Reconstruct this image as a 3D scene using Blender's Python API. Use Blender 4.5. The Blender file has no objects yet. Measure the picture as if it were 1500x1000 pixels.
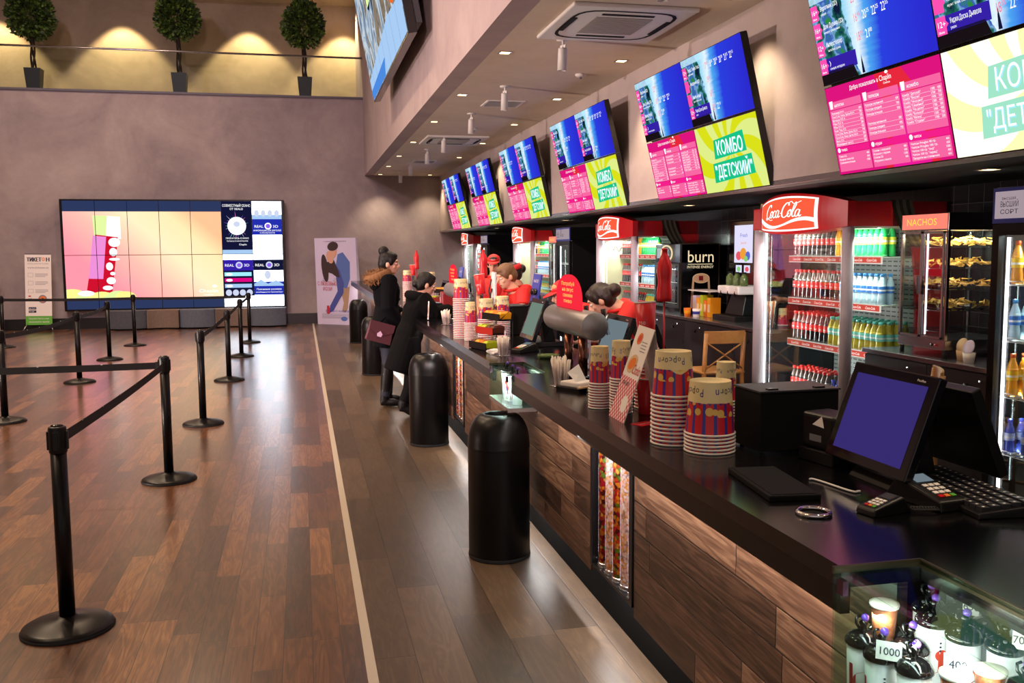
import bpy, math, random
from mathutils import Vector, Matrix, noise
PI = math.pi
random.seed(7)
SC = bpy.context.scene
COL = SC.collection

# ------------------------------------------------------------------ camera
F_PX = 1355.0
CAM_H = 1.65
def cam_axes():
    pit, yaw, rol = math.radians(-5.64), math.radians(12.75), math.radians(-0.42)
    cp, sp, cy, sy = math.cos(pit), math.sin(pit), math.cos(yaw), math.sin(yaw)
    f = Vector((sy*cp, cy*cp, sp)); r0 = Vector((cy, -sy, 0)); u0 = r0.cross(f)
    r = r0*math.cos(rol) + u0*math.sin(rol); u = -r0*math.sin(rol) + u0*math.cos(rol)
    return r, u, f
cd = bpy.data.cameras.new('camera'); cam = bpy.data.objects.new('camera', cd); COL.objects.link(cam)
cd.sensor_fit = 'HORIZONTAL'; cd.sensor_width = 36.0; cd.lens = F_PX/1500.0*36.0
cd.clip_start = 0.05; cd.clip_end = 200
_r, _u, _f = cam_axes()
M = Matrix((( _r.x, _u.x, -_f.x, 0), (_r.y, _u.y, -_f.y, 0), (_r.z, _u.z, -_f.z, CAM_H), (0, 0, 0, 1)))
cam.matrix_world = M
SC.camera = cam

# ------------------------------------------------------------------ view, world
vs = SC.view_settings
vs.view_transform = 'Standard'; vs.look = 'None'; vs.exposure = 0.0; vs.gamma = 1.0; vs.use_curve_mapping = False
W = bpy.data.worlds.new('world'); SC.world = W; W.use_nodes = True
W.node_tree.nodes['Background'].inputs[0].default_value = (1.0, 0.84, 0.78, 1)
W.node_tree.nodes['Background'].inputs[1].default_value = 0.42

# ------------------------------------------------------------------ large lamps of the hall (high ceiling at 8.4 m), added fills, LED lines
def lamp(name, kind, loc, power, color, target=None, **kw):
    d = bpy.data.lights.new(name, kind); d.energy = power; d.color = color
    for k, v in kw.items(): setattr(d, k, v)
    o = bpy.data.objects.new(name, d); COL.objects.link(o); o.location = loc
    if target is not None:
        o.rotation_euler = (Vector(target)-Vector(loc)).to_track_quat('-Z', 'Y').to_euler()
    return o
WARM = (1.0, 0.78, 0.52)
for i, (x, y, pw) in enumerate([(-5.8, 2.5, 620), (-2.2, 2.5, 170), (-5.8, 8.0, 1500), (-2.2, 8.0, 900), (-5.8, 13.5, 1250), (-2.2, 13.5, 950), (-5.8, 18.5, 800), (-2.2, 18.5, 700)]):
    lamp('hall_ceiling_light', 'SPOT', (x, y, 8.3), pw, (1.0, 0.72, 0.48), (x, y, 0), spot_size=math.radians(135), spot_blend=0.9, shadow_soft_size=0.25)
# wall wash tinted by purple display light, bulkhead spot, then two added fills
lamp('hall_wash_light', 'SPOT', (-4.6, 12.0, 8.2), 900, (0.85, 0.68, 0.95), (-3.2, 21.8, 3.6), spot_size=math.radians(100), spot_blend=1.0, shadow_soft_size=0.12)
lamp('bulkhead_spot', 'SPOT', (-1.2, 0.8, 4.7), 2200, (1.0, 0.68, 0.68), (1.48, 10.5, 4.2), spot_size=math.radians(75), spot_blend=0.8, shadow_soft_size=0.08)
lamp('bulkhead_fill', 'SPOT', (-8.6, 9.0, 3.3), 2000, (1.0, 0.76, 0.76), (2.0, 11.5, 3.9), spot_size=math.radians(70), spot_blend=0.8, shadow_soft_size=0.15)  # added fill without a fitting, brightens the bulkhead face and hanging spotlights
lamp('ceiling_fill', 'SPOT', (-8.6, 6.0, 0.6), 3000, (1.0, 0.80, 0.68), (2.2, 9.5, 3.3), spot_size=math.radians(62), spot_blend=0.9, shadow_soft_size=0.2)  # added low fill without a fixture, lifts the counter ceiling
# light the video wall throws out into the hall (its own glow carries most of it)
# LED lines hidden under the counter edge and under the panels
def strip(name, y0, y1, x, z, power, color, target, w=0.02):
    o = lamp(name, 'AREA', (x, (y0+y1)/2, z), power, color, None, shape='RECTANGLE')
    o.data.size = w; o.data.size_y = y1-y0
    t = Vector(target).normalized()
    zax = -t; yax = Vector((0, 1, 0)); xax = yax.cross(zax).normalized(); yax = zax.cross(xax)
    o.matrix_world = Matrix.Translation((x, (y0+y1)/2, z)) @ Matrix((xax, yax, zax)).transposed().to_4x4()
    return o
for y0, y1 in [(-1.2, 1.6), (1.7, 3.2), (3.8, 4.68), (5.25, 7.0), (7.6, 12), (12, 20.8)]:
    strip('counter_edge_led', y0, y1, 1.10, 0.915, 4.2*(y1-y0), (1.0, 0.88, 0.78), (0.75, 0, -0.65))
for y0, y1 in [(-1.2, 1.6), (1.7, 3.2), (3.8, 4.68), (5.25, 6.95), (7.55, 12), (12, 20.8)]:
    strip('plinth_led', y0, y1, 1.262, 0.46, 9*(y1-y0), (1.0, 0.95, 0.92), (0, 0, -1))
for y0, y1 in [(3.2, 3.8), (4.68, 5.25), (6.95, 7.55)]:
    strip('plinth_led', y0, y1, 1.262, 0.235, 3*(y1-y0), (1.0, 0.95, 0.92), (0, 0, -1))

# ------------------------------------------------------------------ helpers: materials
def srgb(h):
    if isinstance(h, str):
        h = h.lstrip('#'); c = [int(h[i:i+2], 16)/255 for i in (0, 2, 4)]
    else: c = list(h)
    return tuple(v/12.92 if v <= 0.04045 else ((v+0.055)/1.055)**2.4 for v in c) + (1.0,)
MATS = {}
def new_mat(name):
    m = bpy.data.materials.new(name); m.use_nodes = True; MATS[name] = m
    nt = m.node_tree; nt.nodes.clear()
    out = nt.nodes.new('ShaderNodeOutputMaterial')
    return m, nt, out
def pbsdf(nt, out, col=None, rough=0.5, metal=0.0, spec=0.5):
    b = nt.nodes.new('ShaderNodeBsdfPrincipled'); nt.links.new(b.outputs[0], out.inputs[0])
    if col is not None: b.inputs['Base Color'].default_value = col
    b.inputs['Roughness'].default_value = rough; b.inputs['Metallic'].default_value = metal
    b.inputs['Specular IOR Level'].default_value = spec
    return b
def pm(name, hexc, rough=0.5, metal=0.0, spec=0.5, noise_amt=0.0, noise_scale=8.0, trans=0.0, coat=0.0, bump=0.0, bscale=60):
    m, nt, out = new_mat(name); b = pbsdf(nt, out, srgb(hexc), rough, metal, spec)
    if trans: b.inputs['Transmission Weight'].default_value = trans
    if coat: b.inputs['Coat Weight'].default_value = coat; b.inputs['Coat Roughness'].default_value = 0.08
    if noise_amt:
        n = nd(nt, 'ShaderNodeTexNoise', Scale=noise_scale, Detail=6.0); n.inputs['Vector'].default_value = (0, 0, 0)
        nt.links.new(nd(nt, 'ShaderNodeTexCoord').outputs['Object'], n.inputs['Vector'])
        c = srgb(hexc)
        r = ramp(nt, n.outputs[0], [(0.3, tuple(max(0, v*(1-noise_amt)) for v in c[:3])+(1,)), (0.7, tuple(min(1, v*(1+noise_amt)) for v in c[:3])+(1,))])
        nt.links.new(r, b.inputs['Base Color'])
    if bump:
        n = nd(nt, 'ShaderNodeTexNoise', Scale=bscale, Detail=4.0)
        nt.links.new(nd(nt, 'ShaderNodeTexCoord').outputs['Object'], n.inputs['Vector'])
        bp = nd(nt, 'ShaderNodeBump', Strength=bump, Distance=0.01); nt.links.new(n.outputs[0], bp.inputs['Height']); nt.links.new(bp.outputs[0], b.inputs['Normal'])
    return m
def em(name, hexc, strength=1.0):
    m, nt, out = new_mat(name); e = nt.nodes.new('ShaderNodeEmission'); e.inputs[0].default_value = srgb(hexc); e.inputs[1].default_value = strength
    nt.links.new(e.outputs[0], out.inputs[0]); return m
def nd(nt, typ, **inp):
    n = nt.nodes.new(typ)
    for k, v in inp.items():
        if k in n.inputs: n.inputs[k].default_value = v
        else: setattr(n, k, v)
    return n
def mth(nt, op, a, b=None, c=None):
    n = nt.nodes.new('ShaderNodeMath'); n.operation = op
    for i, v in enumerate((a, b, c)):
        if v is None: continue
        if isinstance(v, (int, float)): n.inputs[i].default_value = v
        else: nt.links.new(v, n.inputs[i])
    return n.outputs[0]
def ramp(nt, fac, stops, interp='LINEAR'):
    n = nt.nodes.new('ShaderNodeValToRGB'); cr = n.color_ramp; cr.interpolation = interp
    while len(cr.elements) < len(stops): cr.elements.new(0.5)
    for e, (p, c) in zip(cr.elements, stops):
        e.position = p; e.color = c if len(c) == 4 else tuple(c)+(1,)
    nt.links.new(fac, n.inputs[0]); return n.outputs[0]
def mixc(nt, fac, a, b, blend='MIX'):
    n = nt.nodes.new('ShaderNodeMix'); n.data_type = 'RGBA'; n.blend_type = blend
    for i, v in ((0, fac), (6, a), (7, b)):
        if isinstance(v, (int, float)): n.inputs[i].default_value = v
        elif isinstance(v, tuple): n.inputs[i].default_value = v
        else: nt.links.new(v, n.inputs[i])
    return n.outputs[2]
def coords(nt, which='Object'):
    t = nt.nodes.new('ShaderNodeTexCoord'); s = nt.nodes.new('ShaderNodeSeparateXYZ'); nt.links.new(t.outputs[which], s.inputs[0])
    return t.outputs[which], s.outputs[0], s.outputs[1], s.outputs[2]
def combine(nt, x, y, z):
    n = nt.nodes.new('ShaderNodeCombineXYZ')
    for i, v in enumerate((x, y, z)):
        if isinstance(v, (int, float)): n.inputs[i].default_value = v
        else: nt.links.new(v, n.inputs[i])
    return n.outputs[0]
def wood_planks(name, across, along, width, length, stops, rough=0.35, bump=0.25, grain=1.0, spec=0.5, gap=0.012, coat=0.0):
    """planks laid along one object axis, every board with its own tone and figure"""
    m, nt, out = new_mat(name); b = pbsdf(nt, out, None, rough, 0, spec)
    b.inputs['Coat Weight'].default_value = coat; b.inputs['Coat Roughness'].default_value = 0.22
    _, x, y, z = coords(nt); ax = {'x': x, 'y': y, 'z': z}
    a, l = ax[across], ax[along]
    v = mth(nt, 'DIVIDE', a, width); row = mth(nt, 'FLOOR', v); fv = mth(nt, 'FRACT', v)
    wn = nd(nt, 'ShaderNodeTexWhiteNoise', noise_dimensions='1D'); nt.links.new(row, wn.inputs['W'])
    u = mth(nt, 'ADD', mth(nt, 'DIVIDE', l, length), mth(nt, 'MULTIPLY', wn.outputs['Value'], 7.3)); colm = mth(nt, 'FLOOR', u); fu = mth(nt, 'FRACT', u)
    wn2 = nd(nt, 'ShaderNodeTexWhiteNoise', noise_dimensions='2D'); nt.links.new(combine(nt, row, colm, 0), wn2.inputs['Vector'])
    cell = wn2.outputs['Value']
    # figure
    vec = combine(nt, mth(nt, 'MULTIPLY', a, 14.0), mth(nt, 'ADD', mth(nt, 'MULTIPLY', l, 1.6), mth(nt, 'MULTIPLY', cell, 37.0)), mth(nt, 'MULTIPLY', cell, 19.0))
    n1 = nd(nt, 'ShaderNodeTexNoise', Scale=1.0, Detail=5.0, Distortion=1.2); nt.links.new(vec, n1.inputs['Vector'])
    wv = mth(nt, 'SINE', mth(nt, 'MULTIPLY', n1.outputs[0], 34.0))
    vec2 = combine(nt, mth(nt, 'MULTIPLY', a, 160.0), mth(nt, 'MULTIPLY', l, 5.0), cell)
    n2 = nd(nt, 'ShaderNodeTexNoise', Scale=1.0, Detail=3.0); nt.links.new(vec2, n2.inputs['Vector'])
    t = mth(nt, 'ADD', mth(nt, 'MULTIPLY', cell, 0.62), mth(nt, 'ADD', mth(nt, 'MULTIPLY', wv, 0.085*grain), mth(nt, 'MULTIPLY', mth(nt, 'SUBTRACT', n2.outputs[0], 0.5), 0.5*grain)))
    t = mth(nt, 'ADD', t, 0.18)
    c = ramp(nt, t, stops)
    ev = mth(nt, 'MINIMUM', fv, mth(nt, 'SUBTRACT', 1.0, fv)); eu = mth(nt, 'MULTIPLY', mth(nt, 'MINIMUM', fu, mth(nt, 'SUBTRACT', 1.0, fu)), length/width)
    e = mth(nt, 'MINIMUM', ev, eu); g = mth(nt, 'LESS_THAN', e, gap)
    c = mixc(nt, g, c, srgb('#150d09'))
    nt.links.new(c, b.inputs['Base Color'])
    h = mth(nt, 'ADD', mth(nt, 'MULTIPLY', mth(nt, 'MINIMUM', mth(nt, 'DIVIDE', e, gap*2.5), 1.0), 0.6), mth(nt, 'MULTIPLY', n2.outputs[0], 0.15))
    bp = nd(nt, 'ShaderNodeBump', Strength=bump, Distance=0.004); nt.links.new(h, bp.inputs['Height']); nt.links.new(bp.outputs[0], b.inputs['Normal'])
    rg = mth(nt, 'ADD', rough-0.06, mth(nt, 'MULTIPLY', n2.outputs[0], 0.14)); nt.links.new(rg, b.inputs['Roughness'])
    return m
def plaster(name, c1, c2, scale=0.9, rough=0.75):
    m, nt, out = new_mat(name); b = pbsdf(nt, out, None, rough, 0, 0.25)
    v = coords(nt)[0]
    n1 = nd(nt, 'ShaderNodeTexNoise', Scale=scale, Detail=7.0, Roughness=0.62, Distortion=0.8); nt.links.new(v, n1.inputs['Vector'])
    n2 = nd(nt, 'ShaderNodeTexNoise', Scale=scale*7, Detail=5.0, Roughness=0.7); nt.links.new(v, n2.inputs['Vector'])
    t = mth(nt, 'ADD', mth(nt, 'MULTIPLY', n1.outputs[0], 0.75), mth(nt, 'MULTIPLY', n2.outputs[0], 0.25))
    nt.links.new(ramp(nt, t, [(0.33, srgb(c1)), (0.67, srgb(c2))]), b.inputs['Base Color'])
    bp = nd(nt, 'ShaderNodeBump', Strength=0.08, Distance=0.02); nt.links.new(n2.outputs[0], bp.inputs['Height']); nt.links.new(bp.outputs[0], b.inputs['Normal'])
    return m
def thin_glass(name, tint='#f4fffa', refl=0.09, rough=0.02):
    m, nt, out = new_mat(name)
    tr = nd(nt, 'ShaderNodeBsdfTransparent'); tr.inputs[0].default_value = srgb(tint)
    gl = nd(nt, 'ShaderNodeBsdfGlossy'); gl.inputs['Roughness'].default_value = rough
    fr = nd(nt, 'ShaderNodeFresnel', IOR=1.45)
    f = mth(nt, 'MULTIPLY', fr.outputs[0], refl/0.035)
    mx = nd(nt, 'ShaderNodeMixShader'); nt.links.new(mth(nt, 'MINIMUM', f, 0.9), mx.inputs[0]); nt.links.new(tr.outputs[0], mx.inputs[1]); nt.links.new(gl.outputs[0], mx.inputs[2])
    nt.links.new(mx.outputs[0], out.inputs[0]); return m

# ------------------------------------------------------------------ helpers: mesh
FONT_CACHE = {}
def glyphs(s):
    """flat mesh of a line of text, height of a capital = 1, start at x=0"""
    if s in FONT_CACHE: return FONT_CACHE[s]
    c = bpy.data.curves.new('t', 'FONT'); c.body = s; c.resolution_u = 3; c.size = 1/0.73
    o = bpy.data.objects.new('t', c); COL.objects.link(o); bpy.context.view_layer.update()
    me = bpy.data.meshes.new_from_object(o.evaluated_get(bpy.context.evaluated_depsgraph_get()))
    v = [(p.co.x, p.co.y) for p in me.vertices]; f = [tuple(p.vertices) for p in me.polygons]
    bpy.data.objects.remove(o); bpy.data.curves.remove(c); bpy.data.meshes.remove(me)
    w = max((p[0] for p in v), default=0)
    FONT_CACHE[s] = (v, f, w); return FONT_CACHE[s]
class MB:
    def __init__(self, mat=None): self.v = []; self.f = []; self.fm = []; self.fs = []; self.mats = []; self.cur = mat
    def mi(self, mat):
        mat = mat or self.cur
        if isinstance(mat, str): mat = MATS[mat]
        if mat not in self.mats: self.mats.append(mat)
        return self.mats.index(mat)
    def add(self, vs, fs, mat=None, smooth=False, M=None):
        k = len(self.v); i = self.mi(mat)
        self.v += [tuple(M @ Vector(p)) for p in vs] if M is not None else [tuple(p) for p in vs]
        for f in fs: self.f.append(tuple(k+j for j in f)); self.fm.append(i); self.fs.append(smooth)
        return self
    def box(self, x0, x1, y0, y1, z0, z1, mat=None, M=None):
        v = [(x, y, z) for z in (z0, z1) for y in (y0, y1) for x in (x0, x1)]
        return self.add(v, [(0, 2, 3, 1), (4, 5, 7, 6), (0, 1, 5, 4), (2, 6, 7, 3), (1, 3, 7, 5), (0, 4, 6, 2)], mat, False, M)
    def quad(self, a, b, c, d, mat=None, M=None): return self.add([a, b, c, d], [(0, 1, 2, 3)], mat, False, M)
    def rings(self, R, mat=None, smooth=True, M=None, cap0=True, cap1=True, closed=False):
        n = len(R[0]); v = [p for r in R for p in r]; f = []
        L = len(R)
        for i in range(L if closed else L-1):
            for j in range(n):
                a, b = i*n+j, i*n+(j+1) % n; c, d = ((i+1) % L)*n+(j+1) % n, ((i+1) % L)*n+j
                f.append((a, b, c, d))
        if not closed:
            if cap0: f.append(tuple(range(n-1, -1, -1)))
            if cap1: f.append(tuple((L-1)*n+j for j in range(n)))
        return self.add(v, f, mat, smooth, M)
    def lathe(self, prof, mat=None, seg=24, smooth=True, M=None, cx=0, cy=0, cap0=True, cap1=True):
        R = [[(cx+r*math.cos(2*PI*j/seg), cy+r*math.sin(2*PI*j/seg), z) for j in range(seg)] for r, z in prof]
        return self.rings(R, mat, smooth, M, cap0, cap1)
    def cyl(self, c, r, z0, z1, mat=None, seg=24, M=None): return self.lathe([(r, z0), (r, z1)], mat, seg, True, M, c[0], c[1])
    def tube(self, pts, rad, mat=None, seg=8, M=None, closed=False, flat=None):
        pts = [Vector(p) for p in pts]; n = len(pts)
        rad = rad if isinstance(rad, (list, tuple)) else [rad]*n
        R = []; up = None
        for i, p in enumerate(pts):
            if closed: t = pts[(i+1) % n]-pts[i-1]
            else: t = pts[min(i+1, n-1)]-pts[max(i-1, 0)]
            t.normalize()
            if up is None: up = Vector((0, 0, 1)) if abs(t.z) < 0.9 else Vector((1, 0, 0))
            a = up.cross(t)
            if a.length < 1e-4: a = Vector((1, 0, 0)).cross(t)
            a.normalize(); b = t.cross(a); up = b
            R.append([tuple(p+(a*math.cos(2*PI*j/seg)+b*math.sin(2*PI*j/seg)*(flat or 1))*rad[i]) for j in range(seg)])
        return self.rings(R, mat, True, M, closed=closed)
    def ell(self, c, rx, ry, rz, mat=None, seg=16, rg=10, M=None):
        R = []
        for i in range(1, rg):
            a = -PI/2+PI*i/rg
            R.append([(c[0]+rx*math.cos(a)*math.cos(2*PI*j/seg), c[1]+ry*math.cos(a)*math.sin(2*PI*j/seg), c[2]+rz*math.sin(a)) for j in range(seg)])
        k = len(self.v); self.rings(R, mat, True, M, False, False)
        b = (c[0], c[1], c[2]-rz); t = (c[0], c[1], c[2]+rz); n = len(R)
        v = R[0]+R[-1]+[b, t]
        self.add(v, [(2*seg, (j+1) % seg, j) for j in range(seg)]+[(2*seg+1, seg+j, seg+(j+1) % seg) for j in range(seg)], mat, True, M)
        return self
    def prism(self, poly, d0, d1, mat=None, M=None, smooth=False):
        """polygon in the local xy-plane, extruded along z"""
        n = len(poly); v = [(p[0], p[1], d0) for p in poly]+[(p[0], p[1], d1) for p in poly]
        f = [tuple(range(n-1, -1, -1)), tuple(range(n, 2*n))]
        self.add(v, f, mat, False, M)
        return self.add(v, [(j, (j+1) % n, n+(j+1) % n, n+j) for j in range(n)], mat, smooth, M)
    # flat artwork in the local xy-plane
    def poly(self, pts, d, mat=None, M=None): return self.add([(p[0], p[1], d) for p in pts], [tuple(range(len(pts)))], mat, False, M)
    def rect(self, x, y, w, h, d, mat=None, M=None): return self.poly([(x, y), (x+w, y), (x+w, y+h), (x, y+h)], d, mat, M)
    def disc(self, x, y, rx, ry, d, mat=None, M=None, seg=28, rot=0):
        return self.poly([(x+rx*math.cos(2*PI*j/seg)*math.cos(rot)-ry*math.sin(2*PI*j/seg)*math.sin(rot), y+rx*math.cos(2*PI*j/seg)*math.sin(rot)+ry*math.sin(2*PI*j/seg)*math.cos(rot)) for j in range(seg)], d, mat, M)
    def text(self, s, x, y, h, d, mat=None, M=None, align='l', w=None, shear=0.0, fn=None, rot=0.0):
        v, f, tw = glyphs(s)
        if not v: return self
        sx = h if w is None else w/max(tw, 1e-6)
        off = {'l': 0, 'c': -tw*sx/2, 'r': -tw*sx}[align]
        cr, sr = math.cos(rot), math.sin(rot)
        P = []
        for a, b in v:
            q, r = off+a*sx+shear*b*h, b*h
            P.append((x+q*cr-r*sr, y+q*sr+r*cr, d))
        if fn: P = [fn(*p) for p in P]
        return self.add(P, f, mat, False, M)
    def stroke(self, pts, w, d, mat=None, M=None, fn=None):
        """flat ribbon along a 2-D polyline, w = width (number or list)"""
        n = len(pts); w = w if isinstance(w, (list, tuple)) else [w]*n
        P = []
        for i in range(n):
            a = pts[max(0, i-1)]; b = pts[min(n-1, i+1)]
            t = Vector((b[0]-a[0], b[1]-a[1]))
            if t.length < 1e-9: t = Vector((1, 0))
            t.normalize(); nx, ny = -t.y, t.x
            P += [(pts[i][0]+nx*w[i]/2, pts[i][1]+ny*w[i]/2, d), (pts[i][0]-nx*w[i]/2, pts[i][1]-ny*w[i]/2, d)]
        if fn: P = [fn(*p) for p in P]
        return self.add(P, [(2*i, 2*i+1, 2*i+3, 2*i+2) for i in range(n-1)], mat, False, M)
    def mesh(self, name):
        me = bpy.data.meshes.new(name); me.from_pydata(self.v, [], self.f)
        for m in self.mats: me.materials.append(m)
        me.polygons.foreach_set('material_index', self.fm); me.polygons.foreach_set('use_smooth', self.fs)
        me.update(); return me
    def build(self, name, parent=None, bevel=0.0, M=None, seg=2, voxel=0, smooth=0, subsurf=0, angle=40, label=None, kind=None):
        o = bpy.data.objects.new(name, self.mesh(name)); COL.objects.link(o)
        if parent is not None: o.parent = parent
        if M is not None: o.matrix_local = M
        if voxel:
            r = o.modifiers.new('r', 'REMESH'); r.mode = 'VOXEL'; r.voxel_size = voxel; r.use_smooth_shade = True
        if smooth:
            r = o.modifiers.new('s', 'SMOOTH'); r.iterations = smooth; r.factor = 0.5
        if bevel:
            r = o.modifiers.new('b', 'BEVEL'); r.width = bevel; r.segments = seg; r.limit_method = 'ANGLE'; r.angle_limit = math.radians(angle)
        if subsurf:
            r = o.modifiers.new('u', 'SUBSURF'); r.levels = subsurf; r.render_levels = subsurf
        if label: o['label'] = label
        if kind: o['kind'] = kind
        return o
def tag(o, label, cat, group=None, kind=None):
    o['label'] = label; o['category'] = cat
    if group: o['group'] = group
    if kind: o['kind'] = kind
    return o
def thing(name, label, cat, loc=(0, 0, 0), rz=0.0, group=None, M=None):
    o = bpy.data.objects.new(name, None); o.empty_display_size = 0.1; COL.objects.link(o)
    o.location = loc; o.rotation_euler = (0, 0, rz)
    if M is not None: o.matrix_world = M
    return tag(o, label, cat, group)
def struct(name, mb, **kw):
    o = mb.build(name, **kw); o['kind'] = 'structure'; return o
CHILDREN = {}
def kids(o): return [c for c in bpy.data.objects if c.parent == o]
def dup(root, loc, rz=None, label=None, group=None, tree=None):
    """copy of a thing with copies of its parts and their sub-parts; tree = cached child lists"""
    tree = tree if tree is not None else make_tree(root)
    def rec(node, parent):
        o, ch = node; c = o.copy(); COL.objects.link(c)
        if parent is not None: c.parent = parent
        for k in ch: rec(k, c)
        return c
    r = rec(tree, None); r.location = loc
    if rz is not None: r.rotation_euler = (0, 0, rz)
    if label: r['label'] = label
    if group: r['group'] = group
    return r
def make_tree(o): return (o, [make_tree(c) for c in kids(o)])
ORD = ['first', 'second', 'third', 'fourth', 'fifth', 'sixth', 'seventh', 'eighth', 'ninth', 'tenth', 'eleventh', 'twelfth', 'thirteenth', 'fourteenth', 'fifteenth', 'sixteenth', 'seventeenth', 'eighteenth', 'nineteenth', 'twentieth', 'twenty-first', 'twenty-second', 'twenty-third', 'twenty-fourth', 'twenty-fifth']
def T(x, y, z): return Matrix.Translation((x, y, z))
def RX(a): return Matrix.Rotation(a, 4, 'X')
def RY(a): return Matrix.Rotation(a, 4, 'Y')
def RZ(a): return Matrix.Rotation(a, 4, 'Z')
def basis(o, ux, uy):
    ux = Vector(ux).normalized(); uy = Vector(uy).normalized(); n = ux.cross(uy)
    return Matrix(((ux.x, uy.x, n.x, o[0]), (ux.y, uy.y, n.y, o[1]), (ux.z, uy.z, n.z, o[2]), (0, 0, 0, 1)))

# ------------------------------------------------------------------ common materials
pm('black_plastic', '#0d0c0f', 0.38, spec=.35); pm('black_gloss', '#08080a', 0.12); pm('black_metal', '#060507', 0.36, 0.0, 0.3)
pm('black_matte', '#09090a', 0.7, spec=.2); pm('dark_grey', '#2a2930', 0.5); pm('mid_grey', '#6c6a70', 0.5)
pm('steel', '#b4b2b6', 0.26, 1.0); pm('chrome', '#d8d6da', 0.08, 1.0); pm('white_paint', '#d9d4d0', 0.45); pm('white_plastic', '#e6e3e2', 0.4)
pm('red_paint', '#c3141e', 0.35, coat=0.3); pm('red_plastic', '#d01a24', 0.32); pm('dark_red', '#7d0d16', 0.4)
pm('paper_white', '#efe9e4', 0.7); pm('cream', '#ecd7a4', 0.6); pm('tan_paper', '#d9b78a', 0.7)
pm('ink_dark', '#2a2740', 0.6); pm('ink_blue', '#2f3a9c', 0.6); pm('ink_red', '#c2242c', 0.6); pm('ink_grey', '#8b8896', 0.6); pm('ink_orange', '#e77b2c', 0.6)
thin_glass('glass', '#fafffd', 0.012); thin_glass('glass_green', '#e6f6ef', 0.004); thin_glass('acrylic', '#fbf8ff', 0.025)
pm('rubber', '#161518', 0.8)
em('led_white', '#fff6f4', 6.0); em('e_white', '#ffffff', 1.3); em('lamp_warm', '#ffe2b0', 9.0)
# ================================================================== the setting
wood_planks('walnut_floor', 'x', 'y', 0.118, 0.82, [(0.06, srgb('#2f1b10')), (0.40, srgb('#54311d')), (0.66, srgb('#6f4529')), (1.0, srgb('#9c6c40'))], rough=0.30, bump=0.12, grain=1.35, spec=.6, coat=1.0)
wood_planks('oak_floor', 'x', 'y', 0.205, 1.25, [(0.05, srgb('#34281d')), (0.45, srgb('#4c3b2c')), (0.75, srgb('#5e4b39')), (1.0, srgb('#78634d'))], rough=0.36, bump=0.2, grain=1.2, gap=0.008)
wood_planks('walnut_panel', 'z', 'y', 0.118, 0.95, [(0.1, srgb('#22150f')), (0.42, srgb('#463025')), (0.68, srgb('#664838')), (0.98, srgb('#927058'))], rough=0.38, bump=0.6, grain=1.25, gap=0.015)
plaster('plaster_far', '#82777b', '#a99c99', 0.6)
plaster('plaster_warm', '#85765f', '#a39278', 0.8)
plaster('plaster_bulkhead', '#9a8a8c', '#b0a09e', 0.9)
plaster('plaster_menu', '#a89a96', '#bcaca6', 0.9)
plaster('plaster_ceiling', '#cdbfae', '#dccfbe', 1.2)
pm('staff_floor', '#241f1e', 0.4); pm('black_skirting', '#0d0c0d', 0.4)
# dark square tiles of the alcove
m, nt, out = new_mat('dark_tile'); b = pbsdf(nt, out, srgb('#17161a'), 0.25)
v, x, y, z = coords(nt)
def _tl(a): 
    f = mth(nt, 'FRACT', mth(nt, 'DIVIDE', a, 0.15)); return mth(nt, 'LESS_THAN', mth(nt, 'MINIMUM', f, mth(nt, 'SUBTRACT', 1.0, f)), 0.018)
nt.links.new(mixc(nt, mth(nt, 'MAXIMUM', _tl(mth(nt, 'ADD', x, y)), _tl(z)), srgb('#1a191d'), srgb('#3a393d')), b.inputs['Base Color'])

FAR = 21.8; CEIL = 3.38; SOF = 1.48; MENU = 3.22; ALC = 2.08; BACK = 4.55
def sbox(name, mat, *a, **k): return struct(name, MB(mat).box(*a), **k)
sbox('floor', 'walnut_floor', -9, 0.205, -4, FAR+0.2, -0.1, 0)
sbox('floor_counter', 'oak_floor', 0.245, 1.33, -4, FAR+0.2, -0.1, 0)
sbox('floor_staff', 'staff_floor', 1.33, BACK+0.2, -4, FAR+0.2, -0.1, 0)
pm('trim_beige', '#b0a496', .45); pm('trim_dark', '#56525c', .5)
sbox('trim_1', 'trim_beige', 0.205, 0.245, -4, FAR, -0.1, 0.003)
sbox('wall_far', 'plaster_far', -9, BACK+0.2, FAR, FAR+0.2, 0, 5.1)
sbox('baseboard_far', 'black_skirting', -9, 1.6, FAR-0.03, FAR, 0, 0.24)
sbox('wall_left', 'plaster_far', -9.2, -9, -4, 24.4, 0, 8.6)
sbox('wall_balcony', 'plaster_warm', -9, SOF+0.5, 24.2, 24.4, 5.1, 8.6)
sbox('floor_balcony', 'mid_grey', -9, SOF+0.3, FAR+0.2, 24.2, 4.95, 5.1)
sbox('ceiling', 'plaster_ceiling', -9, SOF, -4, 24.4, 8.6, 8.8)
sbox('trim_2', 'trim_dark', -9, SOF, FAR-0.03, FAR+0.06, 5.1, 5.145)
# bulkhead above the counter: its tall face, its underside, the menu wall and the low alcove behind it
sbox('wall_bulkhead', 'plaster_bulkhead', SOF, SOF+0.2, -4, FAR+2.6, CEIL, 8.6)
sbox('ceiling_counter', 'plaster_ceiling', SOF+0.2, MENU, -4, FAR, CEIL, CEIL+0.2)
sbox('wall_menu', 'plaster_menu', MENU, MENU+0.15, -4, FAR, ALC, CEIL+0.2)
sbox('trim_3', 'steel', MENU-0.012, MENU, -4, FAR, ALC, ALC+0.035)
sbox('ceiling_alcove', 'black_matte', MENU+0.15, BACK+0.2, -4, FAR, ALC, ALC+0.15)
sbox('wall_alcove', 'dark_tile', BACK, BACK+0.2, -4, FAR, 0, ALC)

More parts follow.
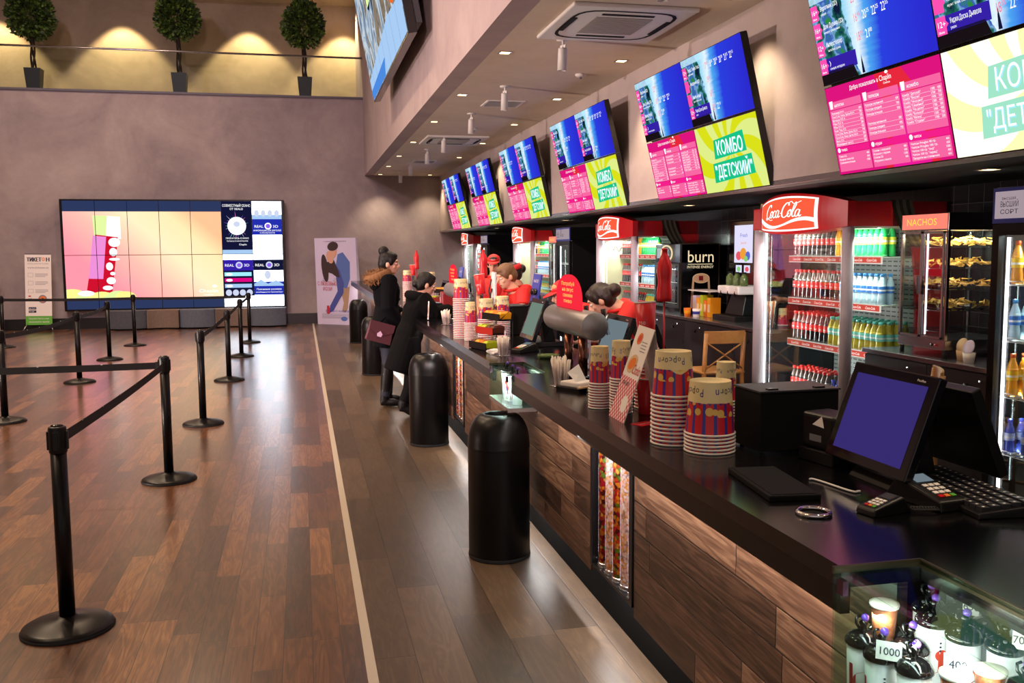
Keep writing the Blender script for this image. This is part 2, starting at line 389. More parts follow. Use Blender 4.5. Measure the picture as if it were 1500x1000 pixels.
# ---- balcony railing of glass with a thin steel handrail
rail = thing('glass_railing', 'clear glass balustrade with a thin dark handrail along the balcony edge', 'railing', (-3.8, FAR+0.02, 5.145))
for k in range(7):
    x0 = -5.1+k*1.48
    MB('glass').box(x0+0.01, x0+1.47, 0.0, 0.012, 0, 0.86).build('glass_pane', rail)
MB('steel').tube([(-5.2, 0.005, 0.875), (5.28, 0.005, 0.875)], 0.022, seg=10).build('handrail', rail)

# ---- balcony topiary trees
pm('planter_black', '#121114', 0.5); pm('bark', '#2a1c12', 0.85, noise_amt=0.3, noise_scale=20)
m, nt, out = new_mat('leaf_green'); b = pbsdf(nt, out, None, 0.55)
oi = nd(nt, 'ShaderNodeTexNoise', Scale=9.0, Detail=2.0); nt.links.new(coords(nt)[0], oi.inputs['Vector'])
nt.links.new(ramp(nt, oi.outputs[0], [(0.35, srgb('#1c3012')), (0.5, srgb('#35501a')), (0.65, srgb('#6a8a2a'))]), b.inputs['Base Color'])
def topiary(x, crown_z, label):
    t = thing('potted_topiary', label, 'potted tree', (x, 22.25, 5.1), 0, 'topiary trees along the balcony')
    w0, w1, h = 0.125, 0.165, 0.52
    MB('planter_black').rings([[(-w0, -w0, 0), (w0, -w0, 0), (w0, w0, 0), (-w0, w0, 0)], [(-w1, -w1, h), (w1, -w1, h), (w1, w1, h), (-w1, w1, h)], [(-w1+.02, -w1+.02, h), (w1-.02, -w1+.02, h), (w1-.02, w1-.02, h), (-w1+.02, w1-.02, h)], [(-w1+.02, -w1+.02, h-.06), (w1-.02, -w1+.02, h-.06), (w1-.02, w1-.02, h-.06), (-w1+.02, w1-.02, h-.06)]], smooth=False).build('planter', t)
    MB('bark').ell((0, 0, h-0.07), 0.13, 0.13, 0.03).build('soil', t)
    tr = MB('bark'); rnd = random.Random(int(x*100))
    for q in range(3):
        ph = q*2.1
        tr.tube([(0.045*math.cos(ph+z*4)*(1-z*.3), 0.045*math.sin(ph+z*4)*(1-z*.3), h-0.06+z*(crown_z-0.25-h)) for z in [i/12 for i in range(13)]], 0.022, seg=7)
    tr.build('trunk', t)
    lf = MB('leaf_green')
    for i in range(3200):
        u, a = rnd.uniform(-1, 1), rnd.uniform(0, 2*PI); rr = 0.25+0.75*rnd.random()**0.5
        s = math.sqrt(1-u*u); k = 1+0.10*noise.noise((s*math.cos(a)*2, s*math.sin(a)*2, u*2+x))
        p = Vector((0.46*rr*k*s*math.cos(a)*(1-.12*u), 0.46*rr*k*s*math.sin(a)*(1-.12*u), crown_z+0.52*rr*k*u))
        d = Vector((s*math.cos(a)+rnd.uniform(-.7, .7), s*math.sin(a)+rnd.uniform(-.7, .7), u+rnd.uniform(-.3, .8))).normalized()
        sd = d.cross(Vector((rnd.uniform(-1, 1), rnd.uniform(-1, 1), rnd.uniform(-1, 1)))).normalized(); L = rnd.uniform(.06, .11); w = L*.33
        lf.add([p, p+d*L*.5+sd*w, p+d*L, p+d*L*.5-sd*w], [(0, 1, 2, 3)])
    lf.build('crown', t)
topiary(-5.52, 1.67, 'round clipped topiary in a black planter, leftmost of three on the balcony')
topiary(-2.53, 1.78, 'round clipped topiary in a black planter, middle one of three on the balcony')
topiary(0.2, 1.72, 'round clipped topiary in a black planter beside the hanging screen, rightmost on the balcony')
sbox('ceiling_balcony', 'plaster_warm', -9, SOF, FAR+.4, 24.2, 7.75, 7.9)
for x in (-6.75, -4.0, -1.1, 1.2):
    lamp('balcony_downlight', 'SPOT', (x, 23.6, 7.7), 680, (1.0, 0.76, 0.44), (x, 23.62, 5.1), spot_size=math.radians(82), spot_blend=0.3, shadow_soft_size=0.05)

# ---- fittings in the counter ceiling
em('downlight_glow', '#ffd9a0', 8.0)
def downlight(x, y, label, power=105, z=CEIL, name='recessed_downlight', group='recessed downlights over the counter'):
    t = thing(name, label, 'downlight', (x, y, z), 0, group)
    f = MB('steel'); 
    for a in ((-.055, .055, -.055, -.042), (-.055, .055, .042, .055), (-.055, -.042, -.042, .042), (.042, .055, -.042, .042)): f.box(*a, -0.006, 0)
    f.build('bezel', t); MB('downlight_glow').box(-.042, .042, -.042, .042, -0.003, 0).build('lens', t)
    l = lamp('downlight_beam', 'SPOT', (0, 0, -0.02), power, WARM, None, spot_size=math.radians(95), spot_blend=0.7, shadow_soft_size=0.04); l.parent = t
ys1 = [-0.6, 1.6, 3.8, 5.95, 8.15, 10.4, 12.6, 15.0, 17.2, 19.3, 21.35]; ys2 = [-0.5, 1.7, 3.9, 6.1, 8.3, 10.5, 12.7, 15.0, 17.3, 21.35]
for i, y in enumerate(ys1): downlight(1.8, y, f'{ORD[len(ys1)-1-i]} square downlight from the far end in the row near the bulkhead edge', 35 if y < 5 else 105)
for i, y in enumerate(ys2): downlight(2.93, y, f'{ORD[len(ys2)-1-i]} square downlight from the far end in the row beside the menu wall')
for i, y in enumerate([2.0, 4.5, 8.6, 13.0, 17.8]):
    downlight(3.75, y, f'{ORD[4-i]} downlight from the far end in the low dark ceiling behind the menu wall', 16, ALC, group='recessed downlights in the low dark ceiling')
pm('intake_grey', '#a39c94', .5)
def ac_unit(x, y, label):
    t = thing('ceiling_air_conditioner', label, 'air conditioner', (x, y, CEIL), 0, 'ceiling air conditioners')
    MB('white_paint').box(-.475, .475, -.53, .53, -0.03, 0).build('panel', t, bevel=0.012)
    g = MB('black_matte'); n = 48
    def sq(a, r): # rounded square ring
        c, s = math.cos(a), math.sin(a); k = (abs(c)**5+abs(s)**5)**(-1/5); return (r*c*k, r*1.1*s*k)
    for j in range(n):
        a, b_ = 2*PI*j/n, 2*PI*(j+1)/n; p = [sq(a, .40), sq(b_, .40), sq(b_, .375), sq(a, .375)]
        g.poly(p[::-1], -0.0315)
    g.build('air_slot', t)
    for q in range(4):
        Mq = RZ(q*PI/2)
        rr = .375 if q % 2 == 0 else .41
        MB('black_matte').box(-.2, .2, rr-.062, rr-.028, -0.035, -0.03, M=Mq).build('louvre', t)
    gr = MB('intake_grey')
    for k in range(14): gr.box(-.22, .22, -.25+k*.036, -.25+k*.036+.022, -0.036, -0.03)
    gr.build('intake_grille', t)
ac_unit(2.385, 6.93, 'large square white ceiling cassette air conditioner nearest the front')
ac_unit(2.375, 14.56, 'square white ceiling cassette air conditioner farther down the counter')
def vent(x, y, label):
    t = thing('ceiling_vent', label, 'vent', (x, y, CEIL), 0, 'slatted ceiling vents')
    f = MB('white_paint')
    for a in ((-.225, .225, -.225, -.195), (-.225, .225, .195, .225), (-.225, -.195, -.195, .195), (.195, .225, -.195, .195)): f.box(*a, -0.012, 0)
    f.build('frame', t); MB('black_matte').box(-.195, .195, -.195, .195, -0.002, 0).build('opening', t)
    s = MB('white_paint')
    for k in range(9): s.box(-.195, .195, -.0175, .0175, -0.001, 0.001, M=T(0, -.17+k*.0425, -.008) @ RX(.6))
    s.build('slats', t)
vent(2.38, 10.93, 'square slatted ceiling vent between the two air conditioners')
vent(2.38, 18.2, 'square slatted ceiling vent near the far wall')
for i, (x, y) in enumerate([(2.45, 13.2), (2.75, 9.0), (2.3, 5.2)]):
    t = thing('smoke_detector', ['small round white smoke detector farthest along the counter ceiling', 'small round white smoke detector beside the menu wall', 'small round white smoke detector above the near counter'][i], 'smoke detector', (x, y, CEIL), 0, 'smoke detectors')
    MB('white_paint').lathe([(.05, 0), (.05, -.015), (.03, -.03)], seg=20).build('housing', t)
    MB('mid_grey').lathe([(.018, -.03), (.015, -.045)], seg=14).build('sensor_cap', t)
pend_y = [5.35, 7.55, 9.79, 11.78, 14.1, 16.0, 18.5, 20.4]
p0 = None
for i, y in enumerate(pend_y):
    lb = f'{ORD[len(pend_y)-1-i]} white cylinder spotlight from the far wall hanging under the counter ceiling'
    if p0 is None:
        p0 = thing('ceiling_spotlight', lb, 'spotlight', (2.16, y, CEIL), 0.5, 'white cylinder spotlights')
        MB('white_paint').lathe([(.055, 0), (.055, -.012)], seg=24).build('ceiling_plate', p0)
        MB('white_paint').cyl((0, 0), .011, -.075, -.012, seg=10).build('stem', p0)
        MB('white_paint').box(-.006, .006, -.03, .03, -.10, -.05).build('bracket', p0)
        b_ = MB('white_paint').lathe([(.036, -.075), (.038, -.085), (.038, -.255), (.033, -.255), (.033, -.24)], seg=24, M=RX(0.06), cap1=False); b_.build('lamp_body', p0)
        MB('black_gloss').lathe([(.033, -.24), (.01, -.232)], seg=20, M=RX(0.06)).build('lamp_face', p0)
        pt = make_tree(p0)
    else: dup(p0, (2.16, y, CEIL), 0.5, lb, tree=pt)
# ================================================================== screens
E1 = 1.0
em('s_black', '#0b0a0e', 1.0); em('s_navy', '#33406a', 0.8); em('s_white', '#ffffff', 1.25); em('v_white', '#eef6ff', 4.5); em('s_pink', '#f5208c', 1.0)
em('s_badge', '#ff4fb0', 1.05); em('s_red_time', '#ff7d9a', 1.0); em('s_green', '#19c98a', 0.95); em('s_rose', '#ff6ba8', 0.95); em('s_magenta', '#e80a86', 0.95)
em('s_red', '#d3122f', 1.0); em('s_cyan', '#9fe9ff', 1.1); em('s_brown', '#1a1216', 0.9); em('s_indigo', '#3a24b4', 0.85); em('s_row', '#4f8fe8', 0.95)
em('s_lime', '#dff2a0', 1.1); em('s_lav', '#ee8fd8', 1.05); em('s_yellow', '#f4f08c', 1.15); em('s_blue', '#2430b0', 1.0); em('s_darkblue', '#141638', 1.0); em('s_orange', '#f4692c', 1.0)
em('s_paleb', '#a9cdf5', 1.0); em('s_violet', '#8a62e8', 1.1); em('s_crowd', '#c9d2ea', 1.1)
def em_nodes(name):
    m, nt, out = new_mat(name); e = nt.nodes.new('ShaderNodeEmission'); nt.links.new(e.outputs[0], out.inputs[0]); return m, nt, e
# schedule picture: a waterfall at the edge, a bright streak, then deep blue
m, nt, e = em_nodes('s_schedule'); v, x, y, z = coords(nt)
n1 = nd(nt, 'ShaderNodeTexNoise', Scale=9.0, Detail=5.0); nt.links.new(v, n1.inputs['Vector'])
n2 = nd(nt, 'ShaderNodeTexNoise', Scale=5.0, Detail=3.0); nt.links.new(combine(nt, mth(nt, 'MULTIPLY', x, 1.2), mth(nt, 'MULTIPLY', y, 9.0), 0), n2.inputs['Vector'])
t = mth(nt, 'ADD', x, mth(nt, 'MULTIPLY', mth(nt, 'SUBTRACT', n2.outputs[0], 0.5), 0.07))
t = mth(nt, 'ADD', t, mth(nt, 'MULTIPLY', mth(nt, 'SUBTRACT', y, 0.3), -0.12))
sky = ramp(nt, t, [(0.0, srgb('#4fb8e8')), (0.30, srgb('#8fd8f6')), (0.42, srgb('#e8f8ff')), (0.5, srgb('#4ea8f4')), (0.62, srgb('#2b3fe0')), (1.0, srgb('#2c2bd0'))])
gl = mth(nt, 'MULTIPLY', mth(nt, 'LESS_THAN', mth(nt, 'ADD', x, mth(nt, 'MULTIPLY', n1.outputs[0], 0.22)), mth(nt, 'SUBTRACT', 0.50, mth(nt, 'MULTIPLY', y, 0.22))), 1.0)
land = ramp(nt, n1.outputs[0], [(0.34, srgb('#101c3a')), (0.44, srgb('#1e6a5a')), (0.5, srgb('#7fb0dc')), (0.56, srgb('#3a5cb8')), (0.66, srgb('#2f8a3c'))])
c = mixc(nt, gl, sky, land)
top = mth(nt, 'MULTIPLY', mth(nt, 'GREATER_THAN', y, 0.47), mth(nt, 'LESS_THAN', x, 0.40)); c = mixc(nt, mth(nt, 'MULTIPLY', top, 0.7), c, srgb('#c8f0ff'))
nt.links.new(c, e.inputs[0]); e.inputs[1].default_value = 1.0
# sunburst of the combo picture
def burst(name, a, b_, strength):
    m, nt, e = em_nodes(name); v, x, y, z = coords(nt)
    dx, dy = mth(nt, 'SUBTRACT', x, 0.55), mth(nt, 'SUBTRACT', y, 0.30)
    r = mth(nt, 'SQRT', mth(nt, 'ADD', mth(nt, 'MULTIPLY', dx, dx), mth(nt, 'MULTIPLY', dy, dy)))
    an = mth(nt, 'ADD', mth(nt, 'ARCTAN2', dy, dx), mth(nt, 'MULTIPLY', r, 1.4))
    s = mth(nt, 'GREATER_THAN', mth(nt, 'SINE', mth(nt, 'MULTIPLY', an, 9.0)), 0.0)
    nt.links.new(mixc(nt, s, srgb(a), srgb(b_)), e.inputs[0]); e.inputs[1].default_value = strength
burst('s_burst', '#dce21a', '#e2f08a', 1.0); burst('s_burst_bright', '#f4f6a8', '#fbffe6', 1.3)  # bright copy: the near board's overexposed look put into the colours
m, nt, e = em_nodes('s_menu'); v, x, y, z = coords(nt)
n1 = nd(nt, 'ShaderNodeTexNoise', Scale=2.2, Detail=0.0); nt.links.new(combine(nt, x, mth(nt, 'MULTIPLY', y, 0.4), 0), n1.inputs['Vector'])
nt.links.new(ramp(nt, n1.outputs[0], [(0.4, srgb('#e0147e')), (0.5, srgb('#e8283c')), (0.58, srgb('#ef1c9a'))], 'CONSTANT'), e.inputs[0])
PW, PH = 1.03, 0.525
FILMS = [[('16+', 'Воротник (2D)', 'комедия', [('23', '40')]), ('16+', 'Дом Дурака (2D)', 'комедия, приключения', [('16', '45'), ('20', '25'), ('22', '25'), ('22', '55')]), ('12+', 'Интерстеллар', 'фантастика, драма', [('18', '55'), ('21', '00')]), ('16+', ')', 'комедия, мелодрама', [])],
         [('12+', 'Город 2 Земля. Ужас', 'приключения', [('17', '05'), ('18', '50'), ('20', '20'), ('20', '30'), ('21', '15'), ('22', '15')]), ('', 'Академия (3D)', '', [('19', '10')]), ('', 'Книга жизни', 'мультфильм, сказка', [('16', '20')]), ('12+', 'Уиджи.Доска Дьявола', 'ужасы', [('18', '55'), ('22', '10')])]]
def sched(k):
    b = MB(); b.rect(0.005, 0.005, PW-.01, PH-.01, 0.004, 's_schedule')
    b.poly([(0.005, 0.005), (0.36, 0.005), (0.33, 0.075), (0.005, 0.075)], 0.005, 's_brown')
    b.poly([(0.40, 0.01), (0.425, 0.01), (0.418, 0.07), (0.412, 0.11), (0.405, 0.07)], 0.005, 's_darkblue')
    for i, (age, ttl, sub, times) in enumerate(FILMS[k]):
        y = 0.385-i*0.103
        if i == 3: b.rect(0.07, y-.012, 0.30, 0.085, 0.005, 's_indigo')
        b.poly([(0.008, y-.012), (0.078, y-.012), (0.078, y+.02), (0.095, y+.034), (0.078, y+.05), (0.078, y+.075), (0.008, y+.075)], 0.0055, 's_badge')
        if age: b.text(age, 0.014, y+.024, 0.030, 0.006, 's_white', w=0.06); b.text('08мин', 0.02, y-.004, 0.012, 0.006, 's_white', w=0.04)
        b.text(ttl, 0.105, y+.032, 0.026, 0.006, 's_white', w=min(0.21, 0.0135*len(ttl)))
        if sub: b.text(sub, 0.105, y+.005, 0.014, 0.006, 's_white', w=min(0.19, 0.008*len(sub)))
        for j, (h, mi) in enumerate(times):
            xx = 0.40+j*0.083 if k == 1 or True else 0
            mt = 's_red_time' if j == 0 else 's_white'
            b.text(h, xx, y+.005, 0.048, 0.006, mt, w=0.036); b.text(mi, xx+.039, y+.03, 0.022, 0.006, mt, w=0.024)
        if times: b.rect(0.35, y-.012, 0.0, 0.0, 0.005, 's_row')
    return b
MENU_COLS = [('напитки', ['Лимонад 0.4 л', 'Coca-Cola, Fanta, Sprite 0.4 л', 'Bonaqua 0.5 л', 'Piko 0.3 л', 'Piko 0.5 л', 'Fuze Tea 0.5', 'Coca-Cola, Fanta, Sprite 0.5 л', 'Coca-Cola, Fanta, Sprite 0.8 л', 'Burn 0.5', 'Фирменный чай 0.5']),
             ('попкорн', ['Попкорн маленький', 'Попкорн средний', 'Попкорн большой', '', 'Попкорн маленький', 'Попкорн средний', 'Попкорн большой']),
             ('комбо', ['Комбо "Детский"', 'Комбо "Вкусно"', 'Комбо "Начосный"', 'Комбо "Семейный"', 'Комбо "На двоих"', 'Комбо "Большой"', 'Комбо "Малыш"', 'Комбо "Студент"'])]
MENU_LOW = [('пиво', ['Пиво 0.5', 'Разное пиво 0.5', 'Слабоалкогольное']), ('игрушки', ['Стакан с игрушкой', 'Игрушка с героем', 'Стакан 3D', 'Игрушка в пакете']), ('чипсы', ['Чипсы Pringles 40 гр.', 'Чипсы Pringles 165 гр.', 'Чипсы 100 гр. "сыр"', 'Чипсы 100 гр. "перец"', 'Продукты на стаканчике'])]
def menu():
    b = MB(); b.rect(0.005, 0.005, PW-.01, PH-.01, 0.004, 's_menu')
    b.text('Добро пожаловать в', 0.52, 0.475, 0.024, 0.006, 's_white', align='r', w=0.27); b.text('Chaplin', 0.53, 0.475, 0.030, 0.006, 's_white', w=0.105); b.text('Cinemas', 0.56, 0.455, 0.012, 0.006, 's_white', w=0.06)
    b.disc(0.60, 0.515, 0.014, 0.008, 0.006, 's_white')
    for k in range(3):
        x0 = 0.02+k*0.335
        b.rect(x0, 0.17, 0.32, 0.215, 0.005, 's_rose'); b.rect(x0, 0.39, 0.32, 0.044, 0.005, 's_rose'); b.rect(x0, 0.02, 0.32, 0.105, 0.005, 's_rose'); b.rect(x0, 0.13, 0.32, 0.034, 0.005, 's_pink')
        b.poly([(x0+.012, .395), (x0+.036, .395), (x0+.042, .44), (x0+.006, .44)], 0.006, 's_white'); b.text(MENU_COLS[k][0], x0+.055, 0.402, 0.02, 0.006, 's_white', w=0.095)
        b.disc(x0+.022, .148, .014, .014, 0.006, 's_white'); b.text(MENU_LOW[k][0], x0+.045, 0.14, 0.018, 0.006, 's_white', w=0.06)
        st = 0.0205 if k != 1 else 0.026
        for i, s in enumerate(MENU_COLS[k][1]):
            if not s: continue
            y = 0.362-i*st
            b.text(s, x0+.01, y, 0.0125, 0.006, 's_white', w=min(0.225, 0.0098*len(s))); b.text(['450', '700', '550', '600', '380'][i % 5], x0+.31, y, 0.0125, 0.006, 's_white', align='r')
            if k == 2: b.text(['1300', '1700', '1990'][i % 3], x0+.265, y, 0.0125, 0.006, 's_white', align='r')
            b.rect(x0+.008, y-.005, 0.305, 0.0008, 0.0055, 's_white')
        for i, s in enumerate(MENU_LOW[k][1]):
            b.text(s, x0+.01, 0.105-i*.019, 0.012, 0.006, 's_white', w=min(0.225, 0.0095*len(s))); b.text(['400', '650', '1200'][i % 3], x0+.31, 0.105-i*.019, 0.012, 0.006, 's_white', align='r')
    return b
em('s_green_pale', '#a4e8cc', 1.0)  # green paled for the near board's overexposed banners
def combo(bg):
    gr_ = 's_green_pale' if 'bright' in bg else 's_green'
    b = MB(); b.rect(0.005, 0.005, PW-.01, PH-.01, 0.004, bg)
    b.poly([(0.27, 0.255), (0.80, 0.275), (0.79, 0.425), (0.30, 0.40)], 0.005, gr_); b.poly([(0.20, 0.075), (0.87, 0.105), (0.86, 0.25), (0.22, 0.225)], 0.005, gr_)
    for s, x, y, h, w in (('КОМБО', .535, .285, .105, .43), ('"ДЕТСКИЙ"', .535, .115, .095, .60)):
        b.text(s, x+.006, y-.006, h, 0.0055, 's_cyan', align='c', w=w, shear=.08); b.text(s, x, y, h, 0.006, 's_white', align='c', w=w, shear=.08)
    return b
board0 = None
LB = ['menu board of four screens nearest the front, cut by the top of the frame', 'second menu board from the front, four tilted screens above the energy drink cooler', 'third menu board from the front, four tilted screens above the second red fridge header', 'fourth menu board from the front on the menu wall', 'fifth menu board from the front, small in the distance', 'farthest menu board of four screens beside the far wall']
def board_matrix(y1): 
    return basis((3.2-0.0, y1, 2.085), (0, -1, 0), (-0.25, 0, 1.04))
def make_board(y1, label, bright):
    root = thing('menu_board', label, 'menu screen', M=board_matrix(y1), group='menu boards along the menu wall')
    for name, px, py, bld in (('schedule', 0, PH+.01, sched(0)), ('schedule', PW, PH+.01, sched(1)), ('price_list', 0, 0, menu()), ('combo', PW, 0, combo('s_burst_bright' if bright else 's_burst'))):
        h = MB('black_gloss').box(0.001, PW-.001, 0.001, PH-.001, -0.045, 0.003).build('display_panel', root, M=T(px, py, 0))
        bld.build('screen_picture', h)
    MB('black_metal').box(0.004, 2*PW-.004, 0.004, 2*PH+.006, -.05, -.046).build('rear_frame', root)
    for u in (.4, 1.66): MB('black_metal').box(u-.03, u+.03, 0.18, 0.95, -0.14, -0.045).build('wall_bracket', root)
    return root
board0 = make_board(8.01, LB[1], False); bt = make_tree(board0)
for k, y1 in ((2, 10.92), (3, 13.86), (4, 16.8), (5, 19.7)):
    c = dup(board0, (0, 0, 0), label=LB[k], tree=bt); c.matrix_world = board_matrix(y1)
make_board(5.09, LB[0], True)

# ---- video wall on the far wall
VX0, VX1, VZ0, VZ1, VY = -4.97, -0.40, 0.43, 2.78, 21.62
vw = thing('video_wall', 'big bright video wall of fourteen upright panels on the far wall', 'video wall', M=basis((VX0, VY, VZ0), (1, 0, 0), (0, 0, 1)))
VW, VH = VX1-VX0, VZ1-VZ0
m, nt, e = em_nodes('s_advert'); v, x, y, z = coords(nt)
tg = mth(nt, 'ADD', mth(nt, 'MULTIPLY', x, 0.28), mth(nt, 'MULTIPLY', mth(nt, 'SUBTRACT', y, 1.2), 0.30))
nt.links.new(ramp(nt, tg, [(0.05, srgb('#f88a9a')), (0.35, srgb('#fbb0a2')), (0.62, srgb('#fbdcb4')), (0.85, srgb('#fcd8a6')), (1.0, srgb('#f8b488'))]), e.inputs[0]); e.inputs[1].default_value = 1.3
MB('black_metal').box(-0.05, VW+.05, -0.03, VH+.03, -0.17, -0.012).build('cabinet', vw, bevel=0.004)
cw, rh = VW/7, VH/2
for cx in range(7):
    for ry in range(2):
        p = MB('black_gloss').box(cx*cw+.003, (cx+1)*cw-.003, ry*rh+.003, (ry+1)*rh-.003, -0.012, 0).build('display_panel', vw)
        b = MB(); x0, x1 = cx*cw+.006, (cx+1)*cw-.006; y0, y1 = ry*rh+.006, (ry+1)*rh-.006
        if cx < 5:
            n0, n1 = (0.235, rh-.006) if ry == 0 else (rh+.006, VH-.235)
            b.rect(x0, n0, x1-x0, n1-n0, 0.002, 's_advert')
            if ry == 0: b.rect(x0, y0, x1-x0, n0-y0, 0.002, 's_navy')
            else: b.rect(x0, n1, x1-x0, y1-n1, 0.002, 's_navy')
            # the slanting can and the chips cross two panels: each panel shows its share of the picture
            def clip(poly, mat, d):
                out_ = poly
                for ax, lim, sg in ((0, x0, 1), (0, x1, -1), (1, n0, 1), (1, n1, -1)):
                    res = []
                    for i in range(len(out_)):
                        P, Q = out_[i-1], out_[i]; ip, iq = (P[ax]-lim)*sg >= 0, (Q[ax]-lim)*sg >= 0
                        if ip != iq:
                            t_ = (lim-P[ax])/(Q[ax]-P[ax]); res.append((P[0]+(Q[0]-P[0])*t_, P[1]+(Q[1]-P[1])*t_))
                        if iq: res.append(Q)
                    out_ = res
                    if len(out_) < 3: return
                b.poly(out_, d, mat)
            clip([(0.62, 1.58), (1.08, 1.53), (1.13, 2.02), (0.60, 2.03)], 's_lime', .0030)
            clip([(0.85, 1.55), (1.16, 1.52), (1.16, 2.0), (0.90, 2.02)], 's_white', .0031)
            clip([(0.64, 1.62), (1.10, 1.56), (0.92, 0.26), (0.42, 0.42)], 's_red', .0032)
            clip([(0.59, 1.60), (0.86, 1.57), (0.76, 0.66), (0.47, 0.67)], 's_lav', .0034)
            clip([(1.02+.12*math.cos(a*PI/10), 1.45+.10*math.sin(a*PI/10)) for a in range(20)], 's_white', .0036)
            for q in range(6): clip([(0.99-q*.02+(.05*math.sin(q*2.3))+(.08+.03*math.sin(q*1.7))*math.cos(a*PI/8), 1.24-q*.155+(.06+.03*math.cos(q*2.9))*math.sin(a*PI/8)) for a in range(16)], 's_white', .0037+q*.0001)
            clip([(0.40+.17*math.cos(a*PI/10), 0.35+.06*math.sin(a*PI/10)) for a in range(20)], 's_white', .0045)
            for q, (qx, qy, qr) in enumerate([(.12, .24, .34), (.38, .2, .22), (.72, .2, .3), (1.05, .24, .26), (1.2, .25, .22), (0.85, .2, .15)]):
                clip([(qx+qr*math.cos(a*PI/12), qy+qr*.62*math.sin(a*PI/12)) for a in range(24)], 's_yellow' if q % 2 == 0 else 's_lime', .0039+q*.0001)
            if cx == 4 and ry == 0:
                b.text('Chaplin', cx*cw+.12, 0.335, 0.075, .004, 's_white', w=0.40); b.text('CINEMAS', cx*cw+.22, 0.265, 0.03, .004, 's_white', w=0.2); b.disc(cx*cw+.46, .47, .05, .03, .004, 's_white')
        else:
            w = x1-x0; dark = (cx == 5 and ry == 1)
            b.rect(x0, y0, w, y1-y0, 0.002, 's_darkblue' if dark else 'v_white')
            if dark:
                b.text('СОВМЕСТНЫЙ СЕАНС', x0+.02, y1-.12, .055, .004, 's_white', w=w-.04); b.text('ОТ REALD', x0+w*.5, y1-.19, .045, .004, 's_white', align='c')
                rnd = random.Random(3)
                for q in range(26):
                    a = q*2*PI/26; r1 = rnd.uniform(.22, .36)
                    b.poly([(x0+w*.5+.05*math.cos(a-.2), y0+.62+.05*math.sin(a-.2)), (x0+w*.5+.85*r1*math.cos(a), y0+.62+r1*math.sin(a)), (x0+w*.5+.05*math.cos(a+.2), y0+.62+.05*math.sin(a+.2))], .003+q*.00002, ['s_violet', 's_cyan', 's_crowd', 's_lav'][q % 4])
                b.disc(x0+w*.5, y0+.62, .2, .2, .0045, 's_white'); b.disc(x0+w*.5, y0+.66, .07, .06, .005, 's_crowd')
                b.text('ПРОКАТИСЬ В КИНО', x0+w*.5, y0+.33, .035, .005, 's_white', align='c'); b.text('ТОЛЬКО В КИНОТЕАТРЕ', x0+w*.5, y0+.27, .028, .005, 's_white', align='c'); b.text('Chaplin', x0+w*.55, y0+.19, .04, .005, 's_white')
                b.rect(x0, y0, w, .09, .003, 's_paleb')
            elif cx == 6 and ry == 1:
                b.rect(x0, y0+.42, w, .35, .003, 's_blue'); b.rect(x0, y0+.77, w, .10, .003, 's_paleb')
                for q in range(4): b.disc(x0+.1+q*.145, y0+.90, .055, .075, .0035, 's_crowd')
                b.text('REAL', x0+.04, y0+.58, .06, .004, 's_white', w=.2); b.disc(x0+.34, y0+.615, .075, .075, .004, 's_white'); b.disc(x0+.34, y0+.615, .05, .05, .0042, 's_violet'); b.text('3D', x0+.44, y0+.58, .06, .004, 's_white', w=.12)
                b.text('ИНФОРМАЦИЯ ДЛЯ ЗРИТЕЛЕЙ', x0+.02, y0+.50, .035, .004, 's_white', w=w-.04); b.text('О РЕАЛЬНОСТИ', x0+w*.5, y0+.45, .03, .004, 's_white', align='c')
            else:
                top = y1-.1
                b.rect(x0, top-.26, w, .24, .003, 's_darkblue' if cx == 6 else 's_indigo'); b.text('REAL', x0+.03, top-.17, .06, .004, 's_white', w=.2); b.disc(x0+.34, top-.14, .075, .075, .004, 's_crowd'); b.disc(x0+.34, top-.14, .045, .045, .0042, 's_violet'); b.text('3D', x0+.44, top-.17, .06, .004, 's_white', w=.12)
                if cx == 5:
                    b.rect(x0, y0+.235, w, .57, .003, 's_darkblue')
                    for q, c_ in enumerate(('s_cyan', 's_magenta', 's_paleb')): b.rect(x0+.02, y0+.68-q*.13, w-.06, .085, .0035, c_); b.disc(x0+.12, y0+.72-q*.13, .07, .03, .004, 's_white')
                    for q in range(4): b.disc(x0+.1+q*.15, y0+.31, .065, .07, .004, 's_crowd')
                else:
                    b.rect(x0, y0+.25, w, .30, .003, 's_blue'); b.poly([(x0+.0, y0+.50), (x0+.15, y0+.60), (x0+.3, y0+.5), (x0+.48, y0+.58), (x1, y0+.48), (x1, y0+.45), (x0, y0+.45)], .0035, 's_paleb')
                    b.disc(x0+.3, y0+.7, .07, .1, .004, 's_crowd'); b.text('Пояснение размера', x0+.05, y0+.36, .04, .004, 's_white', w=w-.1); b.text('особенности просмотра', x0+.03, y0+.3, .03, .004, 's_white', w=w-.06)
        b.build('screen_picture', p)

# ---- big screen hanging on the bulkhead
em('t_steel', '#6f7f96', 0.9); em('t_tan', '#8a7560', 0.85)
m, nt, e = em_nodes('t_photo'); v, x, y, z = coords(nt)
n1 = nd(nt, 'ShaderNodeTexNoise', Scale=1.5, Detail=5.0, Distortion=1.5); nt.links.new(combine(nt, x, mth(nt, 'MULTIPLY', y, .7), 0), n1.inputs['Vector'])
nt.links.new(ramp(nt, n1.outputs[0], [(0.32, srgb('#1c2233')), (0.42, srgb('#8fa6c0')), (0.47, srgb('#d8e4ee')), (0.53, srgb('#7d6d5a')), (0.62, srgb('#a4937e')), (0.7, srgb('#23304a'))]), e.inputs[0]); e.inputs[1].default_value = 0.9
Mb = basis((1.2, 15.09, 4.03), (0, -1, 0), (-0.18, 0, 1.0))
bs = thing('hanging_screen', 'large tilted screen hung high on the bulkhead wall', 'screen', M=Mb)
SW, SH = 4.75, 2.7
